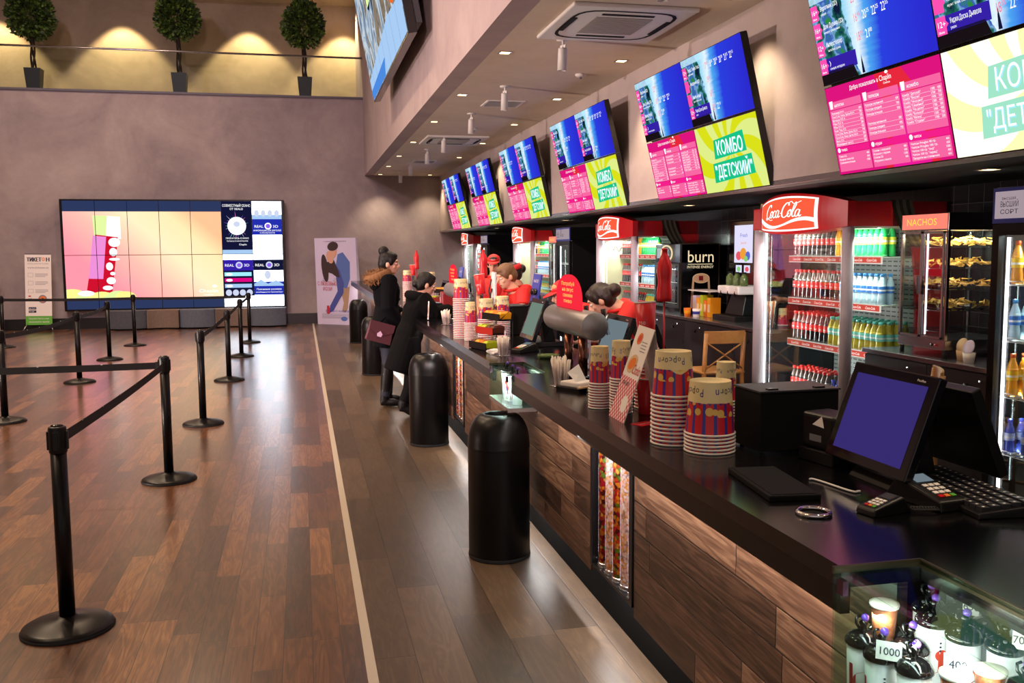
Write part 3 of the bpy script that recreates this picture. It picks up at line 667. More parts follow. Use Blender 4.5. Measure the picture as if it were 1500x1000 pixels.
MB('black_gloss').box(-0.03, SW+.03, -0.03, SH, -0.10, -0.002).build('frame', bs, bevel=0.004)
MB('dark_grey').box(0.12, SW-.12, 0.10, SH-.2, -0.20, -0.10).build('rear_housing', bs)
b = MB(); b.rect(0, 0, SW, SH, 0.0, 't_photo'); b.poly([(0, 0), (SW, 0), (SW, 0.42), (SW*.7, 0.50), (0, 0.30)], .002, 's_paleb')
for q in range(1, 8): b.rect(q*SW/8-.006, 0, .012, SH, .0045, 't_steel')
b.poly([(0, 0), (SW*.45, 0), (SW*.5, .2), (0, .14)], .003, 's_row')
b.disc(SW*.86, .98, .5, .50, .003, 's_orange'); 
for k, s in enumerate(('КУПИ', 'БИЛЕТ', 'ОНЛАЙН')): b.text(s, SW*.86, 1.16-k*.2, .15, .004, 's_white', align='c', w=.55)
b.disc(1.7, 1.6, .42, .62, .003, 's_darkblue'); b.disc(1.7, 1.5, .3, .4, .0035, 's_paleb'); b.rect(1.5, 1.05, .4, .3, .004, 's_lime')
b.build('screen_picture', bs)
for k in (1.0, 3.6): MB('black_metal').box(k-.05, k+.05, .3, SH-.3, -0.62, -0.20).build('wall_mount', bs)
# ================================================================== hall: barrier posts, bins, stands, poufs
pm('belt_black', '#141316', 0.75); pm('grey_fabric', '#5d6470', 0.9, noise_amt=0.12, noise_scale=30, bump=0.3); pm('brown_fabric', '#77665a', 0.9, noise_amt=0.12, noise_scale=30, bump=0.3); pm('dark_fabric', '#4c4f57', 0.9, noise_amt=0.12, noise_scale=30, bump=0.3)
def make_stanchion(loc, label):
    t = thing('barrier_post', label, 'barrier post', (loc[0], loc[1], 0), 0, 'black belt barrier posts')
    MB('black_metal').lathe([(.185, 0), (.19, .008), (.188, .018), (.17, .028), (.10, .045), (.045, .055), (.036, .062)], seg=48).build('base', t)
    MB('rubber').lathe([(.192, 0), (.194, .006), (.19, .012)], seg=48, cap0=False, cap1=False).build('base_ring', t)
    MB('black_metal').lathe([(.033, .05), (.033, .80)], seg=24).build('pole', t)
    h = MB('black_plastic'); h.lathe([(.035, .79), (.037, .795), (.037, .897), (.035, .904), (.028, .907)], seg=28)
    for q in range(4):
        h.box(-.011, .011, .034, .043, .805, .885, M=RZ(q*PI/2))
    h.build('belt_head', t, bevel=0.002)
    MB('black_gloss').lathe([(.027, .905), (.025, .912), (.01, .914)], seg=24).build('cap', t)
    return t
posts = {}
PL = [('n1', -1.052, 4.287, 'black belt barrier post nearest the camera, standing large beside the empty floor'),
      ('n2', -0.984, 7.004, 'second barrier post from the front, where two belts meet at a corner'),
      ('n3', -0.967, 9.255, 'third barrier post from the front in the right row, its belt running away'),
      ('n5', -0.952, 12.375, 'fourth barrier post from the front in the right row'),
      ('n6', -0.967, 15.189, 'fifth barrier post from the front in the right row, near the poufs'),
      ('n8', -0.959, 17.5, 'last barrier post of the right row, closest to the bright video wall'),
      ('w0', -2.9, 7.02, 'barrier post holding the left end of the corner belt, just outside the view'),
      ('w1', -2.89, 9.882, 'first visible barrier post in the left row at the picture edge'),
      ('w2', -2.817, 12.706, 'second visible barrier post in the left row, before the video wall'),
      ('w3', -2.941, 15.289, 'third visible barrier post in the left row, before the video wall'),
      ('w4', -2.941, 17.547, 'barrier post at the far corner below the can on the video wall'),
      ('e1', -5.17, 17.85, 'far left barrier post in front of the leaflet column')]
st0 = None
for key, x, y, lb in PL:
    if st0 is None: st0 = make_stanchion((x, y), lb); stt = make_tree(st0); posts[key] = (x, y)
    else: dup(st0, (x, y, 0), 0, lb, tree=stt); posts[key] = (x, y)
def belt(a, b_, label, sag=0.012):
    A, B = Vector((*posts[a], 0)), Vector((*posts[b_], 0)); d = (B-A); L = d.length; d.normalize()
    nrm = Vector((-d.y, d.x, 0))*0.0012
    t0, t1 = 0.047, L-0.047
    m_ = MB('belt_black'); R = []
    for i in range(13):
        s = t0+(t1-t0)*i/12; z = 0.842-sag*4*(i/12)*(1-i/12); p = A+d*s
        R.append([tuple(p+nrm+Vector((0, 0, z-.024))), tuple(p-nrm+Vector((0, 0, z-.024))), tuple(p-nrm+Vector((0, 0, z+.024))), tuple(p+nrm+Vector((0, 0, z+.024)))])
    m_.rings(R, smooth=False)
    o = m_.build('barrier_belt'); tag(o, label, 'belt', 'black barrier belts')
    MB('dark_grey').box(-.004, .012, -.006, .006, -.028, .028, M=basis(A+d*t0+Vector((0, 0, .842)), d, nrm.normalized())).build('belt_clip', o)
    mk = MB('white_paint')
    for i in range(1, int(L/.42)):
        s = i*.42; z = 0.842-sag*4*(s/L)*(1-s/L)
        for sg in (1, -1): mk.box(-.006, .006, sg*.0016-.0003, sg*.0016+.0003, -.004+.012, .004+.012, M=basis(A+d*s+Vector((0, 0, z)), d, (-d.y, d.x, 0)) @ RX(0) if False else Matrix.Translation(A+d*s+Vector((0, 0, z+.012))) @ RZ(math.atan2(d.y, d.x)))
    if mk.v: mk.build('belt_marking', o)
belt('n1', 'n2', 'black belt from the nearest barrier post to the corner post')
belt('n2', 'w0', 'black belt from the corner post running out of the left edge', 0.006)
belt('w1', 'w2', 'black belt between the first two visible posts of the left row', .03)
belt('w2', 'w3', 'black belt between the second and third visible posts of the left row', .03)
belt('n3', 'n5', 'black belt between the third and fourth posts of the right row')
belt('n5', 'n6', 'black belt between the fourth and fifth posts of the right row')
belt('n6', 'n8', 'black belt between the last two posts of the right row')
belt('w4', 'n8', 'black belt crossing in front of the video wall', 0.01)
belt('e1', 'w4', 'black belt crossing in front of the white upright banner', 0.01)
# ---- dome-topped bins beside the counter
def make_bin(loc, label):
    t = thing('waste_bin', label, 'waste bin', (loc[0], loc[1], 0), 0, 'black dome topped waste bins along the counter')
    MB('black_metal').lathe([(.160, 0), (.166, .012), (.166, .60), (.166, .605)], seg=48).build('body', t)
    MB('rubber').lathe([(.168, .004), (.1695, .012), (.168, .022)], seg=48, cap0=False, cap1=False).build('foot_ring', t)
    pr_ = [(.1675, .598), (.1685, .604), (.1675, .612)]+[(.075+.092*math.cos(a*PI/2/10)**.9 if a < 10 else .075, .615+.165*math.sin(a*PI/2/10)) for a in range(0, 11)]+[(.070, .774), (.070, .70)]
    MB('black_metal').lathe(pr_, seg=48, cap0=False, cap1=False).build('dome_lid', t)
    MB('black_matte').lathe([(.070, .70), (.0, .699)], seg=32).build('inner_bin', t)
    return t
bin0 = make_bin((1.008, 4.80), 'black dome topped waste bin nearest the camera, beside the counter front'); bnt = make_tree(bin0)
dup(bin0, (1.03, 7.80, 0), 0, 'second black waste bin from the front, hiding the shorter customer boots', tree=bnt)
dup(bin0, (0.92, 12.45, 0), 0, 'black waste bin behind the woman with the fur hood', tree=bnt)
dup(bin0, (0.98, 16.9, 0), 0, 'farthest black waste bin, right beside the film poster stand', tree=bnt)

# ---- serpentine bench of upholstered poufs below the video wall
segs = [(-4.10, -3.28, 'dark_fabric', 'grey', 1), (-3.28, -2.62, 'brown_fabric', 'brown', -1), (-2.62, -1.87, 'grey_fabric', 'blue grey', 1), (-1.87, -1.14, 'brown_fabric', 'brown', -1), (-1.14, -0.36, 'grey_fabric', 'blue grey', 1)]
PLB = ['leftmost grey pouf of the bench under the video wall', 'brown pouf second along the bench under the video wall', 'blue grey pouf in the middle of the bench', 'brown pouf fourth along the bench under the video wall', 'rightmost blue grey pouf at the end of the bench']
for i, (x0, x1, mt_, cn, sg) in enumerate(segs):
    xc = (x0+x1)/2; t = thing('pouf', PLB[i], 'pouf', (xc, 21.3, 0), 0, 'upholstered poufs under the video wall')
    w = (x1-x0)/2-.004; n = 14; out_ = []
    for k in range(n+1):
        a = -1+2*k/n; out_.append((a*w, -0.13-0.13*sg*(1-a*a)-(.10 if sg < 0 else 0)))
    for k in range(n+1):
        a = 1-2*k/n; out_.append((a*w, 0.30-0.02*sg*(1-a*a)))
    MB(mt_).prism(out_, 0.03, 0.41, smooth=False).build('cushion', t, bevel=0.03, seg=3)
    MB('black_matte').prism([(p[0]*.94, p[1]*.88) for p in out_], 0, 0.032).build('plinth', t)

# ---- roll-up banner, leaflet column, film poster stand
M_ = basis((-5.75, 21.42, 0.14), (1, 0, 0), (0.03, 0.07, 1.0))
bn = thing('rollup_banner', 'white upright banner headed in dark letters with a green foot band', 'banner', M=M_)
b = MB('paper_white').box(0, .52, 0, 1.5, -.004, 0); b.build('banner_sheet', bn)
a = MB(); em_ = None
pm('banner_green', '#5fae3c', 0.6)
a.rect(.0, 0, .52, .19, .001, 'banner_green'); 
for dx in (0, .006, .012): a.text('ТИКЕТ', .035+dx, 1.35, .085, .0015+dx*.01, 'ink_dark', w=.285); a.text('Н', .41+dx, 1.35, .085, .0015+dx*.01, 'ink_dark', w=.07)
a.disc(.368, 1.398, .034, .038, .0015, 'ink_orange'); a.disc(.368, 1.398, .02, .022, .002, 'paper_white'); a.disc(.368, 1.398, .01, .01, .0025, 'ink_orange')
a.text('КАССА БИЛЕТОВ ОНЛАЙН', .05, 1.29, .022, .0015, 'ink_grey', w=.42); a.text('www.ticketon.kz', .05, 1.20, .045, .0015, 'ink_grey', w=.42, shear=.2)
for k in range(3):
    y = 1.02-k*.17
    for r in ((.06, y, .10, .004), (.06, y+.08, .10, .004), (.06, y, .004, .08), (.156, y, .004, .084)): a.rect(*r, .0015, 'ink_grey')
    for q in range(3): a.rect(.20, y+.062-q*.028, .25-.05*(q == 2), .008, .0015, 'ink_grey')
a.rect(.06, .60, .05, .025, .0015, 'ink_red'); a.text('шаг', .06, .55, .03, .0015, 'ink_grey')
a.rect(.06, .33, .15, .05, .0015, 'ink_dark'); a.rect(.06, .26, .15, .05, .0015, 'ink_dark'); a.text('App Store', .07, .345, .024, .002, 'paper_white', w=.12); a.text('Google', .07, .275, .024, .002, 'paper_white', w=.10)
a.disc(.34, .55, .085, .09, .0015, 'ink_grey'); a.disc(.34, .55, .06, .064, .002, 'ink_orange'); a.disc(.34, .55, .022, .022, .0025, 'ink_dark')
a.text('Покупайте билеты в кино', .06, .12, .035, .002, 'paper_white', w=.40); a.text('заказывайте онлайн', .06, .05, .035, .002, 'paper_white', w=.40)
a.build('banner_print', bn)
MB('steel').box(0, .52, 1.5, 1.52, -.012, .006).build('top_bar', bn)
MB('steel').tube([(.26, 0.0, -.02), (.26, 1.5, -.01)], .008).build('support_pole', bn)
for s in (0, 1): MB('steel').tube([(.03+s*.46, .02, 0), (-.04+s*.60, -.137, .09)], .011).build('foot', bn)
lc = thing('leaflet_column', 'narrow white leaflet column at the far left picture edge', 'leaflet stand', (-6.42, 21.3, 0))
MB('white_plastic').prism([(-.22, -.14), (.22, -.14), (.22, .14), (-.22, .14)], 0, .04).build('foot_plate', lc, bevel=.01)
MB('white_plastic').rings([[(-.16, -.06, .04), (.19, -.06, .04), (.19, .06, .04), (-.16, .06, .04)], [(-.16, -.06, .95), (.15, -.06, .95), (.15, .06, .95), (-.16, .06, .95)], [(-.20, -.06, 1.28), (.22, -.06, 1.28), (.22, .06, 1.28), (-.20, .06, 1.28)]], smooth=False).build('column', lc, bevel=.006)
MB('paper_white').box(-.12, .12, -.075, -.06, .55, 1.15).build('leaflet_pocket', lc)

M_ = basis((0.33, 21.58, 0.0), (0.85, -0.66, 0), (0.0, -0.0, 1.0))
ps = thing('poster_stand', 'tall lavender film poster stand showing an embracing couple', 'poster stand', M=M_)
pm('poster_lav', '#d8cdea', 0.55); pm('poster_blue', '#5a74b8', 0.6); pm('poster_tan', '#b08f74', 0.6); pm('poster_brown', '#3c2a2a', 0.6); pm('poster_skin', '#d9a58c', 0.6); pm('poster_jean', '#4a55a0', 0.6); pm('poster_red', '#c23040', 0.6)
PWd, PHt = 1.12, 1.95
MB('poster_lav').rings([[(0, 0, 0.0), (PWd, 0, 0.0), (PWd, 0, -.16), (0, 0, -.16)], [(0, PHt, .05), (PWd, PHt, .05), (PWd, PHt, .0), (0, PHt, 0)]], smooth=False).build('board', ps)
a = MB(); sl = lambda x, y, d: (x, y, d+.05*y/PHt)
def P2(pts, mat, d): a.add([sl(p[0]*PWd, p[1]*PHt, d) for p in pts], [tuple(range(len(pts)))], mat)
def D2(x, y, rx, ry, mat, d, rot=0): P2([(x+(rx*math.cos(q*PI/10)*math.cos(rot)-ry*math.sin(q*PI/10)*math.sin(rot)), y+(rx*math.cos(q*PI/10)*math.sin(rot)+ry*math.sin(q*PI/10)*math.cos(rot))*.57) for q in range(20)], mat, d)
def TX(s, x, y, h, mat, w, d=.006): a.text(s, x*PWd, y*PHt, h*PHt, d, mat, align='c', w=w*PWd, fn=sl)
# a plain embracing pair in flat colours
_P2, _D2 = P2, D2
def P2(pts, mat, d): _P2([(.5+(p[0]-.5)*1.15, .5+(p[1]-.52)*1.12) for p in pts], mat, d)
def D2(x, y, rx, ry, mat, d, rot=0): _D2(.5+(x-.5)*1.15, .5+(y-.52)*1.12, rx*1.15, ry*1.15, mat, d, rot)
P2([(.58, .44), (.78, .47), (.72, .24), (.66, .20), (.60, .22), (.64, .30)], 'poster_tan', .002)
P2([(.55, .80), (.66, .82), (.80, .72), (.79, .55), (.72, .45), (.60, .46), (.56, .58), (.50, .68)], 'poster_blue', .003)
P2([(.46, .72), (.58, .64), (.66, .50), (.64, .40), (.56, .34), (.42, .22), (.32, .19), (.35, .27), (.52, .42), (.50, .56)], 'poster_jean', .004)
P2([(.32, .72), (.47, .74), (.56, .62), (.58, .56), (.50, .57), (.42, .60), (.30, .62)], 'poster_brown', .0045)
D2(.40, .76, .06, .10, 'poster_skin', .005, .3); D2(.30, .66, .06, .22, 'poster_brown', .0055, .1); D2(.46, .81, .07, .10, 'poster_skin', .0052, -.2); D2(.46, .86, .10, .07, 'poster_brown', .0056, .2)
P2([(.28, .27), (.33, .27), (.35, .20), (.31, .18), (.27, .19)], 'poster_red', .0046); D2(.62, .195, .06, .035, 'poster_blue', .0047)
TX('О НАЗНАЧЕНИИ ТАК И НЕВСТРЕЧЕ', .5, .955, .012, 'ink_dark', .55); TX('Лили', .22, .525, .012, 'ink_dark', .08); TX('Коллинз', .22, .505, .012, 'ink_dark', .12); TX('Сэм', .48, .525, .012, 'ink_dark', .07); TX('Клафлин', .48, .505, .012, 'ink_dark', .12)
TX('С ЛЮБОВЬЮ,', .28, .455, .045, 'poster_red', .48, .008); TX('РОЗИ', .28, .395, .042, 'poster_red', .22, .008); TX('В КИНО С 13 НОЯБРЯ', .52, .145, .025, 'ink_blue', .62)
for q in range(5): a.rect(.12*PWd, (.075+q*.012)*PHt, .76*PWd, .006, .004+.05*.09, 'ink_grey')
a.build('poster_print', ps)
MB('dark_grey').box(.3, .8, 0, 1.0, -.22, -.16).build('rear_strut', ps)
# ================================================================== the long service counter
pm('counter_top', '#070609', 0.17, spec=0.5); pm('candy_frame', '#101013', 0.3)
CX0, CX1, CZ = 1.06, 1.75, 1.0
ct = thing('service_counter', 'long black topped service counter with a walnut plank front', 'counter', (1.3, 5.0, 0))
def cb(mb): # counter parts are built in world coordinates, then moved under the root
    mb.v = [(x-1.3, y-5.0, z) for x, y, z in mb.v]; return mb
N1, V2a, V2b = 1.645, 4.71, 5.20
poly = [(1.245, -1.2), (CX1, -1.2), (CX1, 20.8), (CX0, 20.8), (CX0, V2b), (1.25, V2b), (1.25, V2a), (CX0, V2a), (CX0, N1), (1.245, N1)]
cb(MB('counter_top').prism(poly, .955, CZ)).build('countertop', ct, bevel=0.003)
for y0, y1 in ((N1, V2a), (V2b, 20.8)):
    pm('fascia_black', '#040405', .3, spec=.3)
    cb(MB('fascia_black').box(CX0, CX0+.022, y0, y1, .9, .9555)).build('edge_fascia', ct)
for y0, y1 in ((N1+.012, 3.23), (3.77, V2a-.012), (V2b+.012, 6.98), (7.52, 20.8)):
    cb(MB('walnut_panel').box(1.2, 1.225, y0, y1, .25, .95)).build('front_panel', ct)
cb(MB('walnut_panel').box(1.2, 1.225, V2a-.012, V2b+.012, .25, .79)).build('front_panel', ct)
pm('kick_black', '#030303', .9, spec=.1)
cb(MB('kick_black').box(1.32, 1.34, -1.2, 20.8, 0, .955)).build('plinth', ct)
cb(MB('black_matte').box(1.34, 1.72, -1.2, 20.8, 0.08, .25)).build('bottom_shelf', ct)
cb(MB('dark_grey').box(1.70, 1.72, -1.2, 20.8, .25, .955)).build('rear_panel', ct)

# ---- lit candy tube recesses
def candy_mat(name, stops, scale):
    m, nt, out = new_mat(name); v = coords(nt)[0]
    vo = nd(nt, 'ShaderNodeTexVoronoi', Scale=scale, feature='F1'); nt.links.new(v, vo.inputs['Vector'])
    wn = nd(nt, 'ShaderNodeTexWhiteNoise', noise_dimensions='3D'); nt.links.new(vo.outputs['Position'], wn.inputs['Vector'])
    c = ramp(nt, wn.outputs['Value'], stops, 'CONSTANT')
    d = mth(nt, 'MINIMUM', mth(nt, 'MULTIPLY', vo.outputs['Distance'], 1.25), 1.0)
    c = mixc(nt, mth(nt, 'MULTIPLY', mth(nt, 'POWER', d, 4.0), .6), c, srgb('#3a1a10'))
    b = pbsdf(nt, out, None, 0.25); nt.links.new(c, b.inputs['Base Color'])
    tr = nt.nodes.new('ShaderNodeBsdfTranslucent'); nt.links.new(c, tr.inputs[0])
    mx = nd(nt, 'ShaderNodeMixShader', Fac=0.5); nt.links.new(b.outputs[0], mx.inputs[1]); nt.links.new(tr.outputs[0], mx.inputs[2]); nt.links.new(mx.outputs[0], out.inputs[0])
candy_mat('candy_mixed', [(0, srgb('#b81e2e')), (.25, srgb('#e8a020')), (.42, srgb('#6a9a2a')), (.55, srgb('#5a1a14')), (.72, srgb('#f0c850')), (.85, srgb('#d85a20'))], 62)
candy_mat('candy_pale', [(0, srgb('#f4e6da')), (.3, srgb('#f2cfa0')), (.45, srgb('#ffffff')), (.6, srgb('#f0b860')), (.75, srgb('#f6d8d0')), (.9, srgb('#f8a840'))], 80)
em('candy_backlight', '#fff4ee', 9.0)
def candy_display(yc, label):
    t = thing('candy_display', label, 'candy display', (1.2, yc, .285), 0, 'lit candy tube displays in the counter front')
    w = .26; f = MB('candy_frame')
    f.box(-.006, .125, -w, -w+.028, 0, .665); f.box(-.006, .125, w-.028, w, 0, .665); f.box(-.004, .12, -w, w, -.0, .012)
    f.build('frame', t); MB('black_matte').box(.112, .118, -w+.028, w-.028, .012, .665).build('rear_board', t)
    for k in range(6): MB('candy_backlight').box(.104, .111, -.19+k*.082-.014-.015, -.19+k*.082+.014-.015, .02, .65).build('backlight', t)
    for k in range(5):
        y = .186-k*.093
        tb = MB('acrylic').lathe([(.0435, .03), (.0435, .665)], seg=28, cx=.052, cy=y, cap0=False, cap1=False).build('tube', t)
        MB('candy_mixed' if k % 2 == 0 else 'candy_pale').cyl((.052, y), .0415, .03, .66, seg=28).build('candy_fill', tb, kind='stuff')
        MB('chrome').lathe([(.047, .012), (.047, .026), (.0445, .03)], seg=28, cx=.052, cy=y).build('tube_cap', tb)
    lamp('candy_lamp', 'AREA', (1.17, yc, .93), 9, (1, .95, .92), (1.27, yc, .4), shape='RECTANGLE', size=.03, size_y=.4)
candy_display(3.50, 'lit recess of candy filled clear tubes nearest the camera in the counter front')
candy_display(7.25, 'lit recess of candy tubes farther along, beside the second waste bin')

# ---- glass showcases let into the counter edge
pm('topper_purple', '#6a44b8', 0.25, coat=.4); pm('lid_black', '#0b0a0e', 0.1); pm('cup_white', '#e9e8ee', 0.35); pm('tub_orange', '#e08a5a', 0.5, noise_amt=.4, noise_scale=90); pm('lid_frost', '#f6e8de', 0.3); pm('blob_red', '#d8402a', 0.5); pm('brass_edge', '#4a3c28', 0.4, 0.6); pm('clip_purple', '#4a2a3c', 0.35, 0.6)
def souvenir_cup(label, x, y, z, art=0):
    t = thing('souvenir_cup', label, 'cup', (x, y, z-.145), .25*math.sin(art*2.1), 'white souvenir cups with black domed lids')
    MB('cup_white').lathe([(.024, 0), (.026, .003), (.031, .145), (.029, .145)], seg=32, cap1=False).build('cup_body', t)
    a = MB()
    def wrap(u, v, d): r = .026+.005*v/.145+.0006+d; th = u/.029; return (r*math.cos(th), r*math.sin(th), v)
    def blob(u, v, ru, rv, mat, d=0): a.add([wrap(u+ru*math.cos(q*PI/9), v+rv*math.sin(q*PI/9), d) for q in range(18)], [tuple(range(18))], mat)
    blob(-2.2*.029, .075, .024, .022, 'blob_red'); blob(-2.2*.029+.016, .09, .012, .012, 'blob_red', .0003); blob(-1.2*.029, .055, .016, .02, 'ink_blue', .0002)
    a.add([wrap(u, v, .0003) for u, v in ((-3.3*.029, .03), (-3.0*.029, .03), (-3.0*.029, .11), (-3.3*.029, .11))], [(0, 1, 2, 3)], 'ink_red')
    for q in range(3): blob(-1.75*.029, .10+q*.008, .0022, .0022, 'ink_dark', .0004)
    a.build('cup_print', t)
    ld = MB('lid_black').lathe([(.0315, .143), (.035, .146), (.035, .152), (.033, .156), (.026, .166), (.012, .172), (0, .173)], seg=36, cap1=False).build('lid', t)
    MB('black_gloss').lathe([(.007, .168), (.006, .182), (.009, .188), (.004, .194), (.0, .195)], seg=14).build('topper_stem', t)
    MB('topper_purple').ell((.004, 0, .197), .0085, .0075, .0085, seg=12, rg=8).build('topper_knob', t)
    MB('black_gloss').tube([(-.008, .0, .176), (-.015, .004, .187), (-.012, .008, .197), (-.004, .006, .200)], .0028, seg=8).build('topper_loop', t)
    MB('mid_grey').lathe([(.0045, .163), (.0035, .170), (.002, .17)], seg=12, cx=-.017, cy=-.012, cap0=False).build('straw_hole', t)
    return t
def tub(label, x, y, z):
    t = thing('snack_tub', label, 'tub', (x, y, z-.075), 0, 'clear tubs of orange snacks in the showcase')
    MB('acrylic').lathe([(.0215, 0), (.026, .068)], seg=28, cap1=False).build('tub_body', t)
    MB('tub_orange').lathe([(.0205, .002), (.0245, .062), (.012, .066), (0, .066)], seg=28, cap1=False).build('snack_fill', t, kind='stuff')
    MB('lid_frost').lathe([(.0275, .066), (.029, .070), (.0285, .074), (.02, .077), (0, .077)], seg=28, cap1=False).build('lid', t)
def price_tag(txt, x, y, z, rz, label, w=.046):
    t = thing('price_tag', label, 'price tag', (x, y, z), rz, 'white price tags in the near showcase')
    MB('paper_white').add([(-w/2, 0, 0), (w/2, 0, 0), (w/2, .008, .034), (-w/2, .008, .034), (w/2, .022, 0.002), (-w/2, .022, 0.002)], [(0, 1, 2, 3), (3, 2, 4, 5)]).build('card', t)
    MB('ink_dark').text(txt, 0, .010, .0145, .0006, align='c', M=basis((0, -.0006, 0), (1, 0, 0), (0, .235, 1))).build('price', t)
def showcase(y0, y1, xb, label, lampw, zb=.25):
    t = thing('glass_showcase', label, 'showcase', (1.04, y0, 0), 0, 'lit glass showcases let into the counter edge')
    L = y1-y0; D = xb-1.04
    MB('glass_green').box(0.0, D-.004, 0.002, L-.002, .992, 1.0).build('top_glass', t)
    n = max(1, round(L/.55))
    for k in range(n): MB('glass_green').box(0.0, .006, .004+k*L/n, (k+1)*L/n-.004, zb+.02, .990).build('front_glass', t)
    for y in (0.004, L-.010):
        MB('glass_green').box(.006, .155, y, y+.006, zb+.02, .990).build('side_glass', t)
    MB('brass_edge').box(D-.004, D+.002, 0, L, .985, 1.003).build('rear_edge', t); MB('brass_edge').box(.0, D, L-.0025, L+.003, .988, 1.003).build('end_edge', t)
    for k in range(n):
        for yy in (k*L/n+.02, (k+1)*L/n-.042): MB('clip_purple').box(-.002, .010, yy, yy+.022, .955, .985).build('glass_clip', t)
    MB('steel').box(0.0, .27, 0, L, zb, zb+.022).build('base_tray', t)
    if zb < .5: MB('glass').box(.01, .28, .012, L-.012, .690, .698).build('shelf', t)
    MB('cup_white').box(.27, .275, 0, L, zb, .95).build('back_board', t)
    l = lamp('showcase_lamp', 'AREA', (.02, L/2, .975), lampw, (.93, .95, 1.0), None, shape='RECTANGLE'); l.data.size = .02; l.data.size_y = L*.95; l.parent = t; l.rotation_euler = (0, -.42, 0)
    return t
showcase(-.6, N1, 1.245, 'near lit glass showcase of lidded cups at the lower corner of the counter', 4.5)
showcase(V2a, V2b, 1.25, 'small lit glass showcase set into the counter behind the nearest waste bin', 2.2, .795)
CUPS = [(1.143, 1.610, .862, 'souvenir cup at the inner end of the front row'), (1.083, 1.598, .856, 'souvenir cup tight in the glass corner beside the counter panel'), (1.079, 1.530, .856, 'souvenir cup behind the white 1000 price tag'), (1.150, 1.540, .858, 'souvenir cup just behind the cup with the 1000 tag'), (1.100, 1.460, .858, 'souvenir cup in front beside the vertical glass joint'),
        (1.250, 1.620, .90, 'souvenir cup farthest back under the brass edge'), (1.215, 1.560, .90, 'second cup of the rear row, half behind the glass joint'), (1.288, 1.575, .90, 'cup at the rear with a blank tag on its lid'), (1.222, 1.480, .90, 'rear cup whose lid shows above the 400 tag'), (1.290, 1.500, .90, 'rear cup in the middle under the counter edge'), (1.262, 1.420, .90, 'rear cup at the picture edge, tag behind topper'),
        (1.10, 1.24, .858, 'front row cup below the picture edge'), (1.20, 1.30, .88, 'rear cup beyond the picture edge')]
for i, (x, y, z, lb) in enumerate(CUPS): souvenir_cup('white '+lb+' in the near showcase', x, y, z, i)
tub('clear tub of orange snacks standing at the far end of the near showcase', 1.125, 1.592, .94); tub('clear tub of orange snacks under the 400 price tag', 1.112, 1.363, .90); tub('clear tub of orange snacks at the right edge beside the 400 tag', 1.182, 1.362, .90)
for (x, y, z) in ((1.112, 1.363, .822), (1.182, 1.362, .822), (1.125, 1.592, .862)):
    pass
price_tag('1000', 1.062, 1.485, .872, -.68, 'white price tag reading 1000 on a black lid in the near showcase')
price_tag('400', 1.100, 1.345, .904, -.68, 'white price tag reading 400 on the tub lid in the near showcase')
price_tag('650', 1.288, 1.545, .915, -.8, 'small white tag on the rear lids of the near showcase', .03); price_tag('700', 1.265, 1.385, .915, -.8, 'small white tag behind a topper at the edge of the near showcase', .03)
for k, (y, z) in enumerate([(4.83, .962), (4.95, .962), (5.08, .962)]): souvenir_cup(['white souvenir cup nearest the front in the small showcase', 'white souvenir cup in the middle of the small showcase', 'white souvenir cup at the far side of the small showcase'][k], 1.12, y, z, k)
price_tag('350', 1.075, 4.90, .83, -1.3, 'white price tag on the shelf of the small showcase behind the bin', .06)

# ================================================================== things standing on the counter
def pop_mat(name, h, r):
    m, nt, out = new_mat(name); b = pbsdf(nt, out, None, 0.38, 0, .5); v, x, y, z = coords(nt)
    an = mth(nt, 'ARCTAN2', y, x); zz = mth(nt, 'DIVIDE', z, h)
    st = mth(nt, 'FRACT', mth(nt, 'MULTIPLY', mth(nt, 'ADD', an, PI), 13/(2*PI)))
    red = mixc(nt, mth(nt, 'LESS_THAN', st, 0.70), srgb('#3a3590'), srgb('#c8202a'))
    nz = nd(nt, 'ShaderNodeTexNoise', Scale=.16/r*5.5, Detail=2.0); nt.links.new(v, nz.inputs['Vector'])
    # ragged edge of the popcorn and of the dark tips
    e1 = mth(nt, 'ADD', zz, mth(nt, 'MULTIPLY', mth(nt, 'SUBTRACT', nz.outputs[0], .5), .55))
    tips = mth(nt, 'GREATER_THAN', mth(nt, 'ADD', zz, mth(nt, 'MULTIPLY', mth(nt, 'ABSOLUTE', mth(nt, 'SUBTRACT', st, .35)), -.25)), .57)
    c = mixc(nt, tips, red, srgb('#40308c'))
    c = mixc(nt, mth(nt, 'GREATER_THAN', e1, .60), c, srgb('#e6cf8e'))
    vo = nd(nt, 'ShaderNodeTexVoronoi', Scale=.075/r*30); nt.links.new(v, vo.inputs['Vector'])
    band = mth(nt, 'MULTIPLY', mth(nt, 'GREATER_THAN', zz, .36), mth(nt, 'LESS_THAN', zz, .68))
    blob = mth(nt, 'MULTIPLY', mth(nt, 'LESS_THAN', vo.outputs['Distance'], .46), band)
    wn = nd(nt, 'ShaderNodeTexWhiteNoise', noise_dimensions='3D'); nt.links.new(vo.outputs['Position'], wn.inputs['Vector'])
    blob = mth(nt, 'MULTIPLY', blob, mth(nt, 'GREATER_THAN', wn.outputs['Value'], .25))
    c = mixc(nt, blob, c, srgb('#e2b95c'))
    c = mixc(nt, mth(nt, 'GREATER_THAN', zz, .62), c, mixc(nt, nz.outputs[0], srgb('#e3cc8c'), srgb('#f0e2b4')))
    nt.links.new(c, b.inputs['Base Color'])
pm('rim_white', '#e8e2d8', 0.4)
KINDS = {'large': (.0825, .066, .172), 'medium': (.0745, .0595, .150), 'small': (.0465, .036, .155), 'midsize': (.061, .050, .15)}
for k_, (rr, rt, hh) in KINDS.items(): pop_mat('popcorn_print_'+k_, hh, rt)
PROTO = {}
